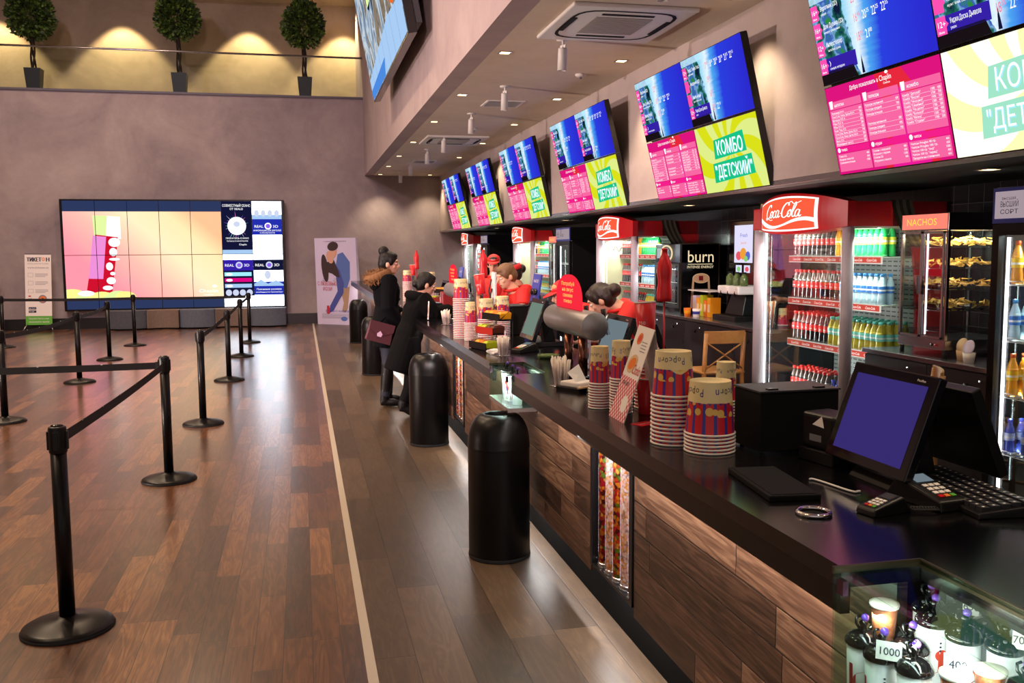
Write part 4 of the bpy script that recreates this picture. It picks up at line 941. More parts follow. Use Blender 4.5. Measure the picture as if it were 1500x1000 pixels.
def bucket(kind, loc, label, group, rz=0.0):
    if kind not in PROTO:
        rr, rt, hh = KINDS[kind]; mt_ = 'popcorn_print_'+kind
        b = MB(mt_); b.lathe([(rr-.003, .003), (rr-.004, .006), ((rt+rr-.004)*.5, hh*.5), (rt, hh)], seg=40, cap0=False, cap1=False)
        b.lathe([(rt, hh), (rt-.003, hh), (rt-.0035, hh-.007), (0, hh-.007)], 'cream', seg=40, cap0=False, cap1=False)
        def wrap(u, v, d): q = rr-.004+(rt-rr+.004)*v/hh+.0003; th = u/rt; return (q*math.cos(th), q*math.sin(th), v)
        for q in range(3):
            s = 'Popcorn'; th0 = q*2*PI/3; lw = rt*1.6
            for i, ch in enumerate(s):   # upside down because the bucket stands on its rim
                hgt = rt*.35*(1.15 if i % 2 == 0 else .9); u0 = rt*(th0)+lw-(i+.1)*lw/7
                dz = hh*.74+(.004 if i % 2 else -.003)
                b.text(ch, 0, 0, hgt, 0, 'ink_dark' if i % 3 else 'ink_blue', w=lw/8.6, fn=lambda x_, y_, d_, u0=u0, dz=dz, hgt=hgt: wrap(u0-x_, dz+hgt-y_, d_))
        o = b.build('popcorn_bucket'); tag(o, label, 'popcorn bucket', group)
        MB('rim_white').lathe([(rr-.004, .000), (rr, .0015), (rr+.001, .004), (rr, .0065), (rr-.004, .0075)], seg=40, cap0=False, cap1=False).build('rim', o)
        PROTO[kind] = (o, make_tree(o)); o.location = loc; o.rotation_euler = (0, 0, rz); return o
    o, tr = PROTO[kind]; return dup(o, loc, rz, label, group, tree=tr)
def stack(kind, x, y, n, pitch, where, rz, z0=CZ):
    rnd = random.Random(int(x*1000+y*100))
    for i in range(n):
        if i == n-1: lb = f'upturned popcorn bucket topping the {where}'
        elif i == 0: lb = f'lowest popcorn bucket of the {where}'
        else: lb = f'{ORD[i]} popcorn bucket from the bottom, {where}'
        bucket(kind, (x+rnd.uniform(-.0003, .0003), y+rnd.uniform(-.0003, .0003), z0+i*pitch), lb, 'stack: '+where, rz+rnd.uniform(-.1, .1))
stack('large', 1.272, 2.735, 6, .0115, 'wide stack beside the black box', 2.45)
stack('medium', 1.204, 2.878, 13, .0135, 'tall stack left of the widest bucket', 1.2)
stack('small', 1.60, 3.30, 6, .0115, 'narrow stack behind the big stacks', 2.3)
stack('small', 1.183, 3.60, 10, .0112, 'slim stack beyond the checkered flyer', 3.0)
stack('small', 1.232, 3.475, 13, .0112, 'slim stack touching the checkered flyer', 2.2)
stack('midsize', 1.149, 6.783, 23, .0132, 'tallest stack near the snack rack', 2.4)
stack('small', 1.185, 6.60, 12, .0112, 'narrow stack before the snack rack', 2.4)
stack('midsize', 1.27, 6.44, 13, .0132, 'stack directly behind the snack rack', 2.4)
stack('midsize', 1.42, 6.60, 14, .0128, 'stack right of the snack rack', 2.4)
stack('midsize', 1.65, 12.06, 18, .0130, 'stack behind the shorter customer', 2.4)
stack('midsize', 1.33, 12.0, 20, .0132, 'stack between the two customers', 2.4)
# paper bowls with the red cup on them, a loose red cup, a red card
pm('bowl_print', '#b8303c', 0.45, noise_amt=.3, noise_scale=40)
for i in range(18):
    if i == 0:
        b0 = MB('bowl_print').lathe([(.049, .002), (.040, .036), (.0, .036)], seg=32, cap0=False, cap1=False).build('paper_bowl'); MB('rim_white').lathe([(.047, 0), (.051, .002), (.051, .005), (.047, .0065)], seg=32, cap0=False, cap1=False).build('rim', b0)
        tag(b0, 'lowest upturned paper bowl under the tall red cup', 'paper bowl', 'stack of paper bowls'); b0.location = (1.372, 3.56, CZ); b0t = make_tree(b0)
    else: dup(b0, (1.372, 3.56, CZ+i*.0142), 0, f'{ORD[i]} upturned paper bowl from the bottom of the stack under the tall red cup', tree=b0t)
def red_cup(loc, s, label, big=None, tilt=0.0):
    t = thing('red_cup', label, 'cup', loc, 0, 'red paper drink cups'); t.rotation_euler = (0, tilt, 2.3)
    r0, r1, h = .031*s, .042*s, .152*s
    MB('red_plastic').lathe([(r0, 0), (r0+.001, .002), (r1, h-.004), (r1-.002, h-.004), (r0-.002, .01), (0, .01)], seg=32, cap1=False).build('cup_body', t)
    MB('rim_white').lathe([(r1-.002, h-.006), (r1+.0015, h-.004), (r1+.0015, h-.001), (r1-.002, h)], seg=32, cap0=False, cap1=False).build('rim', t)
    def wrap(u, v, d): r = r0+(r1-r0)*v/h+.0006; th = u/r0; return (r*math.cos(th), r*math.sin(th), v)
    a = MB()
    a.stroke([(.03*math.sin(q*.7)*s-.02*s, .02*s+q*.011*s) for q in range(11)], .006*s, 0, 'paper_white', fn=wrap)
    if big: a.add([wrap(u, v, 0) for u, v in ((.034*s, .058*s), (.066*s, .058*s), (.066*s, .084*s), (.034*s, .084*s))], [(0, 1, 2, 3)], 'ink_dark'); a.text(big, .05*s, .064*s, .013*s, 0, 'paper_white', align='c', w=.024*s, fn=lambda x_, y_, d_: tuple(Vector(wrap(x_, y_, 0))*1.0+Vector((wrap(x_, y_, 0)[0]*.02, wrap(x_, y_, 0)[1]*.02, 0))))
    lines(a, 'Coca-Cola', wrap, -.055*s, .035*s, .085*s)
    a.build('cup_print', t)
    return t
def lines(a, s, wrap, u, v, L):
    a.text(s, 0, 0, L*.26, 0, 'paper_white', w=L, fn=lambda x_, y_, d_: wrap(u+y_, v+x_*1.0, 0))
red_cup((1.372, 3.56, CZ+17*.0142+.036), 1.05, 'large red drink cup marked 750 standing on the stack of bowls', '750', .06)
red_cup((1.318, 3.42, CZ), .95, 'red drink cup standing on the counter behind the checkered flyer')
red_cup((1.406, 7.311, CZ+.30), 1.05, 'red drink cup tilted beside the far red bottle sign', '750', .15)
red_cup((1.467, 12.488, CZ+.32), .95, 'small distant red cup between the two customers', None, .1)
def plinth_for(x, y, h, label):   # acrylic display foot the raised cups stand on
    t = thing('acrylic_riser', label, 'display riser', (x, y, CZ), 0, 'clear acrylic risers')
    MB('acrylic').box(-.035, .035, -.035, .035, 0, .006).build('foot', t); MB('acrylic').cyl((0, 0), .012, .006, h-.006).build('column', t); MB('acrylic').box(-.035, .035, -.035, .035, h-.006, h).build('top_plate', t)
plinth_for(1.406, 7.311, .295, 'clear riser carrying the tilted far red cup'); plinth_for(1.467, 12.488, .315, 'clear riser carrying the distant red cup')
cdx = MB('red_plastic').box(-.045, .045, -.03, .03, 0, .002).build('red_card'); tag(cdx, 'flat red card lying at the foot of the checkered flyer', 'card'); cdx.location = (1.235, 3.22, CZ); cdx.rotation_euler = (0, 0, .5)
MB('paper_white').text('Coca-Cola', -.035, -.008, .014, .0025, w=.06).build('card_lettering', cdx)

# ---- leaning checkered flyer
m, nt, out = new_mat('gingham'); b = pbsdf(nt, out, None, .6); v, x, y, z = coords(nt)
s1 = mth(nt, 'GREATER_THAN', mth(nt, 'FRACT', mth(nt, 'MULTIPLY', mth(nt, 'ADD', x, y), 38)), .5); s2 = mth(nt, 'GREATER_THAN', mth(nt, 'FRACT', mth(nt, 'MULTIPLY', mth(nt, 'SUBTRACT', x, y), 38)), .5)
nt.links.new(ramp(nt, mth(nt, 'MULTIPLY', mth(nt, 'ADD', s1, s2), .5), [(0, srgb('#f4ecec')), (.4, srgb('#e08a92')), (.9, srgb('#c02434'))], 'CONSTANT'), b.inputs['Base Color'])
fl = thing('tent_flyer', 'leaning checkered paper flyer standing among the popcorn stacks', 'flyer', M=basis((1.166, 3.43, CZ), (0, -1, 0), (.30, -.08, 1.0)))
FW, FH = .185, .375
MB('paper_white').box(0, FW, 0, FH, -.003, 0).build('front_leaf', fl)
a = MB(); a.rect(.0, 0, FW, FH*.46, .0008, 'gingham'); a.disc(.125, .07, .034, .034, .0014, 'paper_white'); a.text('Choko', .09, .19, .04, .0016, 'ink_red', w=.085, shear=.3); a.text('хот-дог', .03, .14, .018, .0016, 'ink_dark', w=.08)
a.disc(.07, .225, .05, .035, .0012, 'tan_paper', rot=.4); a.disc(.07, .225, .038, .022, .0014, 'ink_orange', rot=.4); a.disc(.065, .325, .028, .022, .0012, 'ink_orange', rot=.5); a.disc(.065, .325, .018, .013, .0014, 'blob_red', rot=.5)
for q in range(4): a.rect(.10, .315-q*.012, .06, .003, .0012, 'ink_grey')
a.build('flyer_print', fl)
MB('paper_white').quad((0, FH, -.003), (FW, FH, -.003), (FW, .09, -.14), (0, .09, -.14)).build('rear_leaf', fl)

# ---- black boxes (till drawers) with a lid
def black_box(x0, y0, sx, sy, h, rz, label):
    t = thing('black_metal_box', label, 'box', (x0, y0, CZ), rz)
    MB('black_matte').box(0, sx, 0, sy, 0.006, h).build('body', t, bevel=.003)
    MB('dark_grey').box(-.004, sx+.004, -.004, sy+.004, h, h+.006).build('lid', t, bevel=.001)
    for k in (.12, .72): MB('black_plastic').box(sx*k, sx*k+.035, .012, .03, h+.006, h+.011).build('lid_hinge', t)
    MB('steel').lathe([(.007, 0), (.007, -.004), (.003, -.006)], seg=16, M=T(sx*.85, -.0, .035) @ RX(-PI/2) @ T(0, 0, -.001) if False else T(sx*.82, 0, .045) @ RX(PI/2)).build('lock', t)
    for a_, b2 in ((.02, .02), (sx-.02, .02), (.02, sy-.02), (sx-.02, sy-.02)): MB('rubber').cyl((a_, b2), .008, 0, .006, seg=12).build('rubber_foot', t)
black_box(1.400, 2.64, .28, .17, .195, .03, 'black metal box with a flat lid between the popcorn stacks and the monitor')
black_box(1.48, 6.84, .26, .26, .22, .3, 'black metal box behind the far candy rack')

# ---- POS terminals
em('pos_reflection', '#4a3c92', .55); em('pos_lit', '#8ea0a8', .55); em('pos_pale', '#9db8a8', .5); em('pos_dark', '#15121f', .5)  # near screen is off: hall's purple reflection drawn as a dim glow
pm('pos_bezel', '#0c0b14', .12)
def pos_terminal(yc, label, scr, pic=None, xb=1.46, rz=0.0):
    t = thing('point_of_sale_terminal', label, 'till terminal', (xb, yc, CZ), rz, 'tilted till terminals along the counter')
    Mx = basis((0, .185, .05), (0, -1, 0), (.36, 0, 1.0))
    MB('pos_bezel').box(0, .37, 0, .285, -.026, 0, M=Mx).build('display_body', t, bevel=.004)
    MB(scr).rect(.03, .03, .31, .225, .0008, M=Mx).build('screen', t)
    MB('paper_white').text('Posiflex', .29, .264, .007, .0008, M=Mx, w=.035).build('bezel_lettering', t)
    MB('black_plastic').rings([[(.03, -.11, 0), (.26, -.11, 0), (.26, .11, 0), (.03, .11, 0)], [(.05, -.10, .03), (.25, -.10, .03), (.25, .10, .03), (.05, .10, .03)]], smooth=False).build('base', t, bevel=.004)
    MB('black_plastic').rings([[(.12, -.05, .03), (.20, -.05, .03), (.20, .05, .03), (.12, .05, .03)], [(.10, -.05, .18), (.16, -.05, .20), (.16, .05, .20), (.10, .05, .18)]], smooth=False).build('stand', t, bevel=.004)
    Mz = basis((.325, -.175, .05), (0, 1, 0), (-.42, 0, 1.0))
    MB('black_plastic').box(0, .35, 0, .255, -.03, 0, M=Mz).build('staff_display', t, bevel=.004)
    MB('black_plastic').tube([(.15, .0, .17), (.22, .0, .17)], .02, seg=10).build('display_arm', t)
    if pic:
        a = MB(); a.poly([(.12, .16), (.22, .14), (.25, .22), (.16, .23)], .0015, 'dark_red', M=Mx); a.poly([(.03, .03), (.20, .03), (.10, .12), (.03, .10)], .0013, 'pos_dark', M=Mx); a.build('reflection_picture', t) if False else None
    return t
pos_terminal(2.225, 'near till terminal tilted towards the hall, purple reflection painted on its dark screen', 'pos_reflection', xb=1.485)
pos_terminal(4.45, 'second till terminal, grey lit screen behind the slim popcorn stacks', 'pos_lit', xb=1.475)
pos_terminal(6.10, 'third till terminal, pale lit screen beyond the beer tap', 'pos_pale', xb=1.475)
pos_terminal(10.3, 'distant till terminal beyond the red box near the customers', 'pos_dark', xb=1.475)

# ---- small till hardware beside the near terminal
kb = thing('keyboard', 'black till keyboard behind the near terminal', 'keyboard', (1.655, 2.05, CZ), -.10)
MB('black_plastic').rings([[(-.075, -.20, 0), (.075, -.20, 0), (.075, .20, 0), (-.075, .20, 0)], [(-.072, -.198, .014), (.072, -.198, .028), (.072, .198, .028), (-.072, .198, .014)]], smooth=False).build('case', kb, bevel=.003)
ky = MB('dark_grey')
for r in range(5):
    for c in range(15): x = -.058+r*.027; y = -.185+c*.0255; z = .021+.0095*r/4*1.3; ky.box(x, x+.022, y, y+.0215, z-.006, z+.004)
ky.build('keys', kb)
kl = MB('paper_white')
for r in range(5):
    for c in range(15): x = -.050+r*.027; y = -.178+c*.0255; z = .021+.0095*r/4*1.3+.0042; kl.rect(x, y, .006, .006, z)
kl.build('key_lettering', kb)
def card_reader(x, y, rz, label, s=1.0, lit=True):
    t = thing('card_terminal', label, 'card terminal', (x, y, CZ), rz, 'card payment terminals')
    MB('black_plastic').rings([[(-.04*s, -.085*s, 0), (.04*s, -.085*s, 0), (.04*s, .085*s, 0), (-.04*s, .085*s, 0)], [(-.038*s, -.08*s, .022*s), (.038*s, -.08*s, .022*s), (.04*s, .05*s, .05*s), (-.04*s, .05*s, .05*s)], [(-.03*s, -.07*s, .026*s), (.03*s, -.07*s, .026*s), (.032*s, .045*s, .055*s), (-.032*s, .045*s, .055*s)]], smooth=False).build('body', t, bevel=.004)
    Mk = basis((0, -.07*s, .0265*s), (1, 0, 0), (0, .115, .029))
    MB('pos_lit' if lit else 'dark_grey').rect(-.024*s, .075*s, .048*s, .035*s, .001, M=Mk).build('screen', t)
    for r in range(4):
        for c in range(3):
            mt_ = 'paper_white' if r else ('red_plastic', 'ink_orange', 'banner_green')[c]
            MB(mt_).box(-.022*s+c*.016*s, -.022*s+c*.016*s+.012*s, .006*s+r*.016*s, .006*s+r*.016*s+.010*s, 0, .002, M=Mk).build('key', t)
    return t
card_reader(1.545, 2.03, .12, 'larger card terminal with white keys lying in front of the keyboard', 1.15)
card_reader(1.385, 1.975, -PI/2+.2, 'small dark pin pad lying beside the chrome ring', .75, False)
card_reader(1.38, 5.72, -1.0, 'card terminal lying before the third till terminal', 1.1); card_reader(1.33, 4.02, 2.2, 'card terminal beside the napkin holder', .9, False)
cc = MB('rubber').tube([(1.45+.0065*math.cos(q*.9)+q*.0010, 1.955+.0065*math.sin(q*.9)-q*.00025, CZ+.0095+.003*math.sin(q*.9)) for q in range(70)], .0022, seg=6).build('coiled_cord'); tag(cc, 'black coiled cord between the pin pad and the card terminal', 'cord')
wc = MB('white_plastic').tube([(1.375+.004*q, 2.30-.012*q+.03*math.sin(q*.5), CZ+.004) for q in range(16)], .003, seg=8).build('grey_cable'); tag(wc, 'pale cable looping out of the small printer box', 'cable')
rg = thing('cable_grommet', 'shiny chrome ring set flat into the counter top', 'ring', (1.208, 1.999, CZ))
MB('chrome').tube([(.038*math.cos(q*PI/24), .038*math.sin(q*PI/24), .005) for q in range(48)], .006, seg=12, closed=True).build('ring', rg); MB('black_matte').lathe([(.034, .0), (.034, .001), (0, .001)], seg=32, cap1=False).build('hole', rg)
pd = thing('till_tray', 'flat black tray lying at the counter edge before the printer', 'tray', (1.245, 2.275, CZ), -.12)
MB('black_matte').box(-.07, .07, -.16, .16, 0, .016).build('tray', pd, bevel=.003); MB('black_matte').box(-.06, .06, -.15, .15, .016, .0175).build('mat', pd)
rp = thing('receipt_printer', 'small black receipt printer half hidden by the near terminal', 'printer', (1.565, 2.505, CZ), .2)
MB('black_plastic').box(-.055, .055, -.07, .07, .04, .15).build('body', rp, bevel=.012, seg=3); MB('black_plastic').box(-.06, .06, -.075, .075, 0, .04).build('power_box', rp, bevel=.004)
MB('paper_white').add([(-.0555, -.03, .11), (-.0555, .02, .115), (-.0555, -.02, .145)], [(0, 1, 2)]).build('paper_label', rp); MB('mid_grey').box(-.0565, -.055, -.02, .03, .065, .085).build('name_plate', rp)

# ---- straws, napkins, small cards
pm('straw_paper', '#e8ddd2', .7)
def straw_cup(x, y, label, s=1.0, n=30):
    t = thing('straw_holder', label, 'straw holder', (x, y, CZ), 0, 'clear holders full of paper wrapped straws')
    MB('acrylic').lathe([(.030*s, .004), (.040*s, .085*s)], seg=28, cap1=False).build('holder', t); MB('chrome').lathe([(.046*s, 0), (.046*s, .004), (.031*s, .006)], seg=28).build('base', t)
    rnd = random.Random(int(y*77))
    for k in range(n):
        a, q = rnd.uniform(0, 2*PI), math.sqrt(rnd.random()); h = (.115+rnd.uniform(-.008, .012))*s
        MB('straw_paper').tube([(.025*s*q*math.cos(a), .025*s*q*math.sin(a), .008), (.042*s*q*math.cos(a+.15), .042*s*q*math.sin(a+.15), h)], .0038*s, seg=7).build('wrapped_straw', t)
straw_cup(1.199, 4.237, 'holder of wrapped straws nearest the front, beside the napkins', 1.15); straw_cup(1.20, 5.556, 'holder of wrapped straws beyond the small glass showcase'); straw_cup(1.231, 8.05, 'distant holder of wrapped straws beside the shorter customer', 1.1, 18)
nk = thing('napkin_holder', 'low black napkin tray with one napkin pulled up', 'napkin holder', (1.245, 4.10, CZ), .5)
MB('black_gloss').box(-.075, .075, -.075, .075, 0, .018).build('tray', nk, bevel=.003); MB('paper_white').box(-.062, .062, -.062, .062, .018, .042).build('napkin_stack', nk, bevel=.006); MB('tan_paper').box(-.07, .07, -.078, -.060, .018, .024).build('wood_bar', nk)
MB('paper_white').add([(-.05, -.03, .042), (.05, .0, .042), (.03, .03, .115), (-.06, .015, .085), (0, .0, .07)], [(0, 1, 4), (1, 2, 4), (2, 3, 4), (3, 0, 4)]).build('pulled_napkin', nk)
n2 = thing('napkin_pile', 'loose white napkins beside the second straw holder', 'napkins', (1.19, 5.68, CZ)); 
for k in range(4): MB('paper_white').box(-.05, .05, -.05, .05, k*.007, k*.007+.006, M=RZ(k*.3)).build('napkin', n2)
def small_card(x, y, h, label, mt_='poster_lav', w=.06):
    t = thing('card_stand', label, 'card stand', (x, y, CZ), 0, 'small printed cards in clear stands')
    Mc = basis((0, w/2, .01), (0, -1, 0), (.06, 0, 1))
    MB('acrylic').box(-.03, .03, -.04, .04, 0, .006).build('foot', t); MB(mt_).box(0, w, 0, h, -.003, 0, M=Mc).build('card', t)
    a = MB(); a.disc(w*.5, h*.5, w*.25, h*.22, .001, 'blob_red', M=Mc); a.disc(w*.6, h*.42, w*.15, h*.12, .0014, 'ink_dark', M=Mc); a.rect(w*.15, h*.12, w*.7, h*.05, .001, 'ink_red', M=Mc); a.rect(w*.2, h*.85, w*.6, h*.03, .001, 'ink_grey', M=Mc); a.build('card_print', t)
small_card(1.50, 4.78, .155, 'small upright card with a red picture in front of the beer tap'); small_card(1.215, 5.60, .14, 'tiny upright card behind the second straw holder', w=.035); small_card(1.14, 8.6, .17, 'pale card stand beside the distant straw holder', 'paper_white', .06)
ash = thing('glass_dish', 'shallow green glass coin dish beside the beer tap', 'dish', (1.437, 5.36, CZ)); pm('green_glass', '#7d9a5a', .12, trans=.6)
MB('green_glass').lathe([(.05, 0), (.064, .012), (.066, .022), (.058, .022), (.045, .010), (0, .008)], seg=36, cap1=False).build('bowl', ash); MB('chrome').lathe([(.02, .008), (.016, .010), (0, .010)], seg=20, cap1=False).build('coin', ash)

# ---- beer tap tower with a lit arch sign
em('tap_red', '#f02a3c', 1.1); em('tap_text', '#ffb45a', 1.6); pm('tap_steel', '#a8a6aa', .38, .7); pm('copper', '#8a5a48', .25, 1.0)
def beer_tap(y0, y1, x, label):
    t = thing('beer_tap', label, 'beer tap', (x, (y0+y1)/2, CZ), 0, 'horizontal steel beer taps'); h = (y1-y0)/2
    MB('tap_steel').lathe([(.066, -h), (.070, -h+.006), (.070, h-.006), (.066, h)], seg=36, M=T(0, 0, .278) @ RX(PI/2)).build('barrel', t)
    for y in (-h*.45, h*.25): MB('copper').cyl((0, y), .024, .012, .215, seg=20).build('pillar', t); MB('chrome').lathe([(.045, 0), (.045, .012)], seg=24, cx=0, cy=y).build('pillar_foot', t)
    ar = [(-.235, 0)]+[(-.235*math.cos(q*PI/20), .035+.14*math.sin(q*PI/20)**.8) for q in range(0, 21)]+[(.235, 0)]
    Ma = basis((-.03, h*.02, .347), (0, -1, 0), (0, 0, 1))
    ar = [(p[0]*.95, p[1]) for p in ar]
    MB('tap_red').prism(ar, -.012, 0, M=Ma).build('lit_sign', t)
    a = MB(); 
    for q, s in enumerate(('Попробуй', 'на вкус', 'свежее', 'пиво')): a.text(s, 0, .118-q*.030, .02, .001, 'tap_text', align='c', w=.24-.03*q, M=Ma)
    a.build('sign_lettering', t)
    for y in (-h*.5, h*.3): MB('chrome').tube([(.06, y, .27), (.12, y, .26), (.13, y, .22)], .010, seg=10).build('spout', t); MB('black_plastic').tube([(.11, y, .27), (.10, y, .35)], [.008, .013], seg=10).build('tap_handle', t)
beer_tap(4.27, 5.0, 1.38, 'steel beer tap barrel with a red lit arch sign, nearer one'); beer_tap(8.22, 8.86, 1.40, 'distant steel beer tap with a red lit sign beyond the popcorn stacks'); beer_tap(1.62-.35, 1.60+.25, 1.72, 'steel tap barrel at the right picture edge') if False else None

# ---- snack rack
pm('pack_yellow', '#f0a81c', .35); pm('pack_orange', '#e8781c', .35); pm('pack_green', '#b8c81c', .35); pm('pack_red', '#b8281c', .35); pm('pack_brown', '#5a2a18', .35)
def candy_rack(x, y, n, where):
    t = thing('snack_rack', f'black wire stand with three stepped trays of snacks {where}', 'snack rack', (x, y, CZ), .25, 'stepped snack racks')
    for k, (dx, z) in enumerate(((-.05, .004), (.0, .10), (.05, .19))):
        MB('black_plastic').prism([(dx-.05, -.13), (dx+.05, -.13), (dx+.05, .13), (dx-.05, .13)], z, z+.008).build('tray', t); MB('pack_red' if k == 1 else 'black_plastic').box(dx-.053, dx-.05, -.13, .13, z, z+.045).build('tray_front', t)
    for a_ in (-.12, .12): MB('black_metal').tube([(-.09, a_, 0), (.10, a_, 0), (.10, a_, .27), (.0, a_, .19)], .004, seg=6).build('side_frame', t)
    cols = [['pack_green', 'pack_orange', 'pack_yellow', 'pack_brown'], ['pack_brown', 'pack_brown', 'pack_green', 'pack_green'], ['pack_yellow', 'pack_orange', 'pack_yellow', 'pack_yellow']]
    R_ = RZ(.25)
    for k, (dx, z) in enumerate(((-.05, .004), (.0, .10), (.05, .19))):
        for q in range(4):
            p = MB(cols[k][q]).rings([[(-.04, -.026, .0), (.04, -.026, 0), (.04, .026, 0), (-.04, .026, 0)], [(-.045, -.028, .035), (.045, -.028, .04), (.045, .028, .04), (-.045, .028, .035)], [(-.03, -.02, .048), (.03, -.02, .052), (.03, .02, .052), (-.03, .02, .048)]], smooth=False).build('snack_pack', bevel=.004)
            pos = R_ @ Vector((dx, -.093+q*.062, z+.009)); p.location = (x+pos.x, y+pos.y, CZ+pos.z); p.rotation_euler = (0, 0, .25)
            cn = cols[k][q].split('_')[1]; tag(p, f'{ORD[3-q]} {cn} snack pack on the {["lowest", "middle", "top"][k]} tray {where}', 'snack pack', 'snack packs on the rack '+where)
            MB('paper_white' if cn != 'yellow' else 'pack_red').rect(-.025, -.016, .05, .02, .0535 if cn else .05).build('pack_label', p)
candy_rack(1.215, 6.0, 4, 'in front of the far popcorn stacks'); candy_rack(1.45, 10.0, 4, 'beyond the shorter customer')
# ---- boards of dark glasses
pm('board_blue', '#3a46a8', .4)
def glasses_board(x, y, label):
    t = thing('glasses_display', label, 'display board', M=basis((x, y, CZ), (0, -1, 0), (.16, 0, 1.0)), group='blue display boards of dark glasses')
    MB('board_blue').box(0, .22, 0, .48, -.012, 0).build('board', t); MB('paper_white').text('RealD 3D', .04, .42, .022, .001, w=.13, shear=.3).build('board_lettering', t)
    for k in range(4):
        for q in range(2): MB('black_gloss').ell((.065+q*.09, .065+k*.095, .010), .038, .024, .012, seg=14, rg=8).build('dark_lens', t)
        MB('black_plastic').tube([(.02, .075+k*.095, .006), (.11, .083+k*.095, .016), (.20, .075+k*.095, .006)], .004, seg=6).build('glasses_bridge', t)
    MB('black_metal').tube([(.11, .40, -.012), (.11, .02, -.16)], .006, seg=6).build('rear_strut', t)
glasses_board(1.60, 6.66, 'blue display board of dark glasses right of the leaning staff member'); glasses_board(1.60, 9.95, 'distant blue display board of dark glasses near the far fridge')
# ---- red bottle shaped signs on thin poles
def bottle_sign(x, y, label):
    t = thing('bottle_sign', label, 'bottle sign', (x, y, CZ), 0, 'red bottle signs on poles')
    pf = [(.010, .40), (.034, .402), (.037, .42), (.036, .46), (.031, .49), (.034, .52), (.037, .55), (.034, .58), (.024, .61), (.014, .63), (.012, .648), (.0145, .65), (.0145, .658), (.0, .66)]
    MB('red_plastic').lathe([(r, z-.005) for r, z in pf], seg=32, cap1=False).build('bottle', t)
    MB('black_metal').lathe([(.05, 0), (.05, .006), (.006, .012)], seg=24).build('base', t); MB('red_paint').cyl((0, 0), .005, .01, .40, seg=10).build('pole', t)
    def wrap(u, v, d): th = u/.037+PI; return (.0385*math.cos(th), .0385*math.sin(th), v)
    MB('rim_white').text('Coca-Cola', 0, 0, .018, 0, w=.075, shear=.2, fn=lambda a_, b_, d_: wrap(-a_+.005, .535+b_, 0)).build('bottle_lettering', t)
bottle_sign(1.712, 4.212, 'red bottle shaped sign on a thin pole, nearest one behind the tall red cup'); bottle_sign(1.631, 8.374, 'red bottle shaped sign on a pole beside the capped staff member'); bottle_sign(1.556, 12.836, 'distant red bottle shaped sign between the two customers')
# ---- red cup box, distant
rb = thing('red_dispenser', 'dark red dispenser box on the distant counter behind the popcorn', 'dispenser', (1.50, 9.66, CZ)); MB('dark_red').box(-.08, .08, -.09, .09, 0, .22).build('body', rb, bevel=.02, seg=3); MB('red_paint').box(-.084, -.08, -.06, .06, .05, .16).build('front_plate', rb)
pb = thing('cable_riser', 'white upright service panel with loose black cables', 'panel', (1.62, 7.85, CZ)); MB('white_plastic').box(-.01, .01, -.07, .07, 0, .46).build('panel', pb, bevel=.004)
for k in range(3): MB('rubber').tube([(-.012, .05-.03*k, .40-.08*k), (-.05, -.02, .30-.09*k), (-.02, -.09, .12-.03*k)], .006, seg=8).build('cable', pb)
# ================================================================== behind the counter: coolers, back counters, machines
em('sign_red', '#ff5a3c', 1.15); em('sign_white', '#fff4ee', 1.5); em('led_tube', '#fdf4ff', 4.0); em('strip_red', '#f0584a', .85); em('strip_pale', '#ffeae2', .8)
pm('post_white', '#cfc6d0', .35); pm('cooler_inner', '#c9cfc4', .5); pm('cooler_cream', '#d9d6ae', .5); pm('stripe_dark', '#2a2622', .4); pm('stripe_light', '#5c564a', .4)
m, nt, out = new_mat('slotted_back'); b = pbsdf(nt, out, None, .45); v, x, y, z = coords(nt)
sl_ = mth(nt, 'MULTIPLY', mth(nt, 'LESS_THAN', mth(nt, 'FRACT', mth(nt, 'MULTIPLY', z, 28)), .28), mth(nt, 'LESS_THAN', mth(nt, 'FRACT', mth(nt, 'MULTIPLY', y, 14)), .72))
nt.links.new(mixc(nt, sl_, srgb('#a9b3ae'), srgb('#4d5553')), b.inputs['Base Color'])
def catmull(P, n=6):
    out_ = []
    for i in range(len(P)-1):
        p0, p1, p2, p3 = P[max(0, i-1)], P[i], P[i+1], P[min(len(P)-1, i+2)]
        for k in range(n):
            t = k/n; out_.append(tuple(.5*((2*p1[j])+(-p0[j]+p2[j])*t+(2*p0[j]-5*p1[j]+4*p2[j]-p3[j])*t*t+(-p0[j]+3*p1[j]-3*p2[j]+p3[j])*t**3) for j in (0, 1)))
    out_.append(tuple(P[-1])); return out_
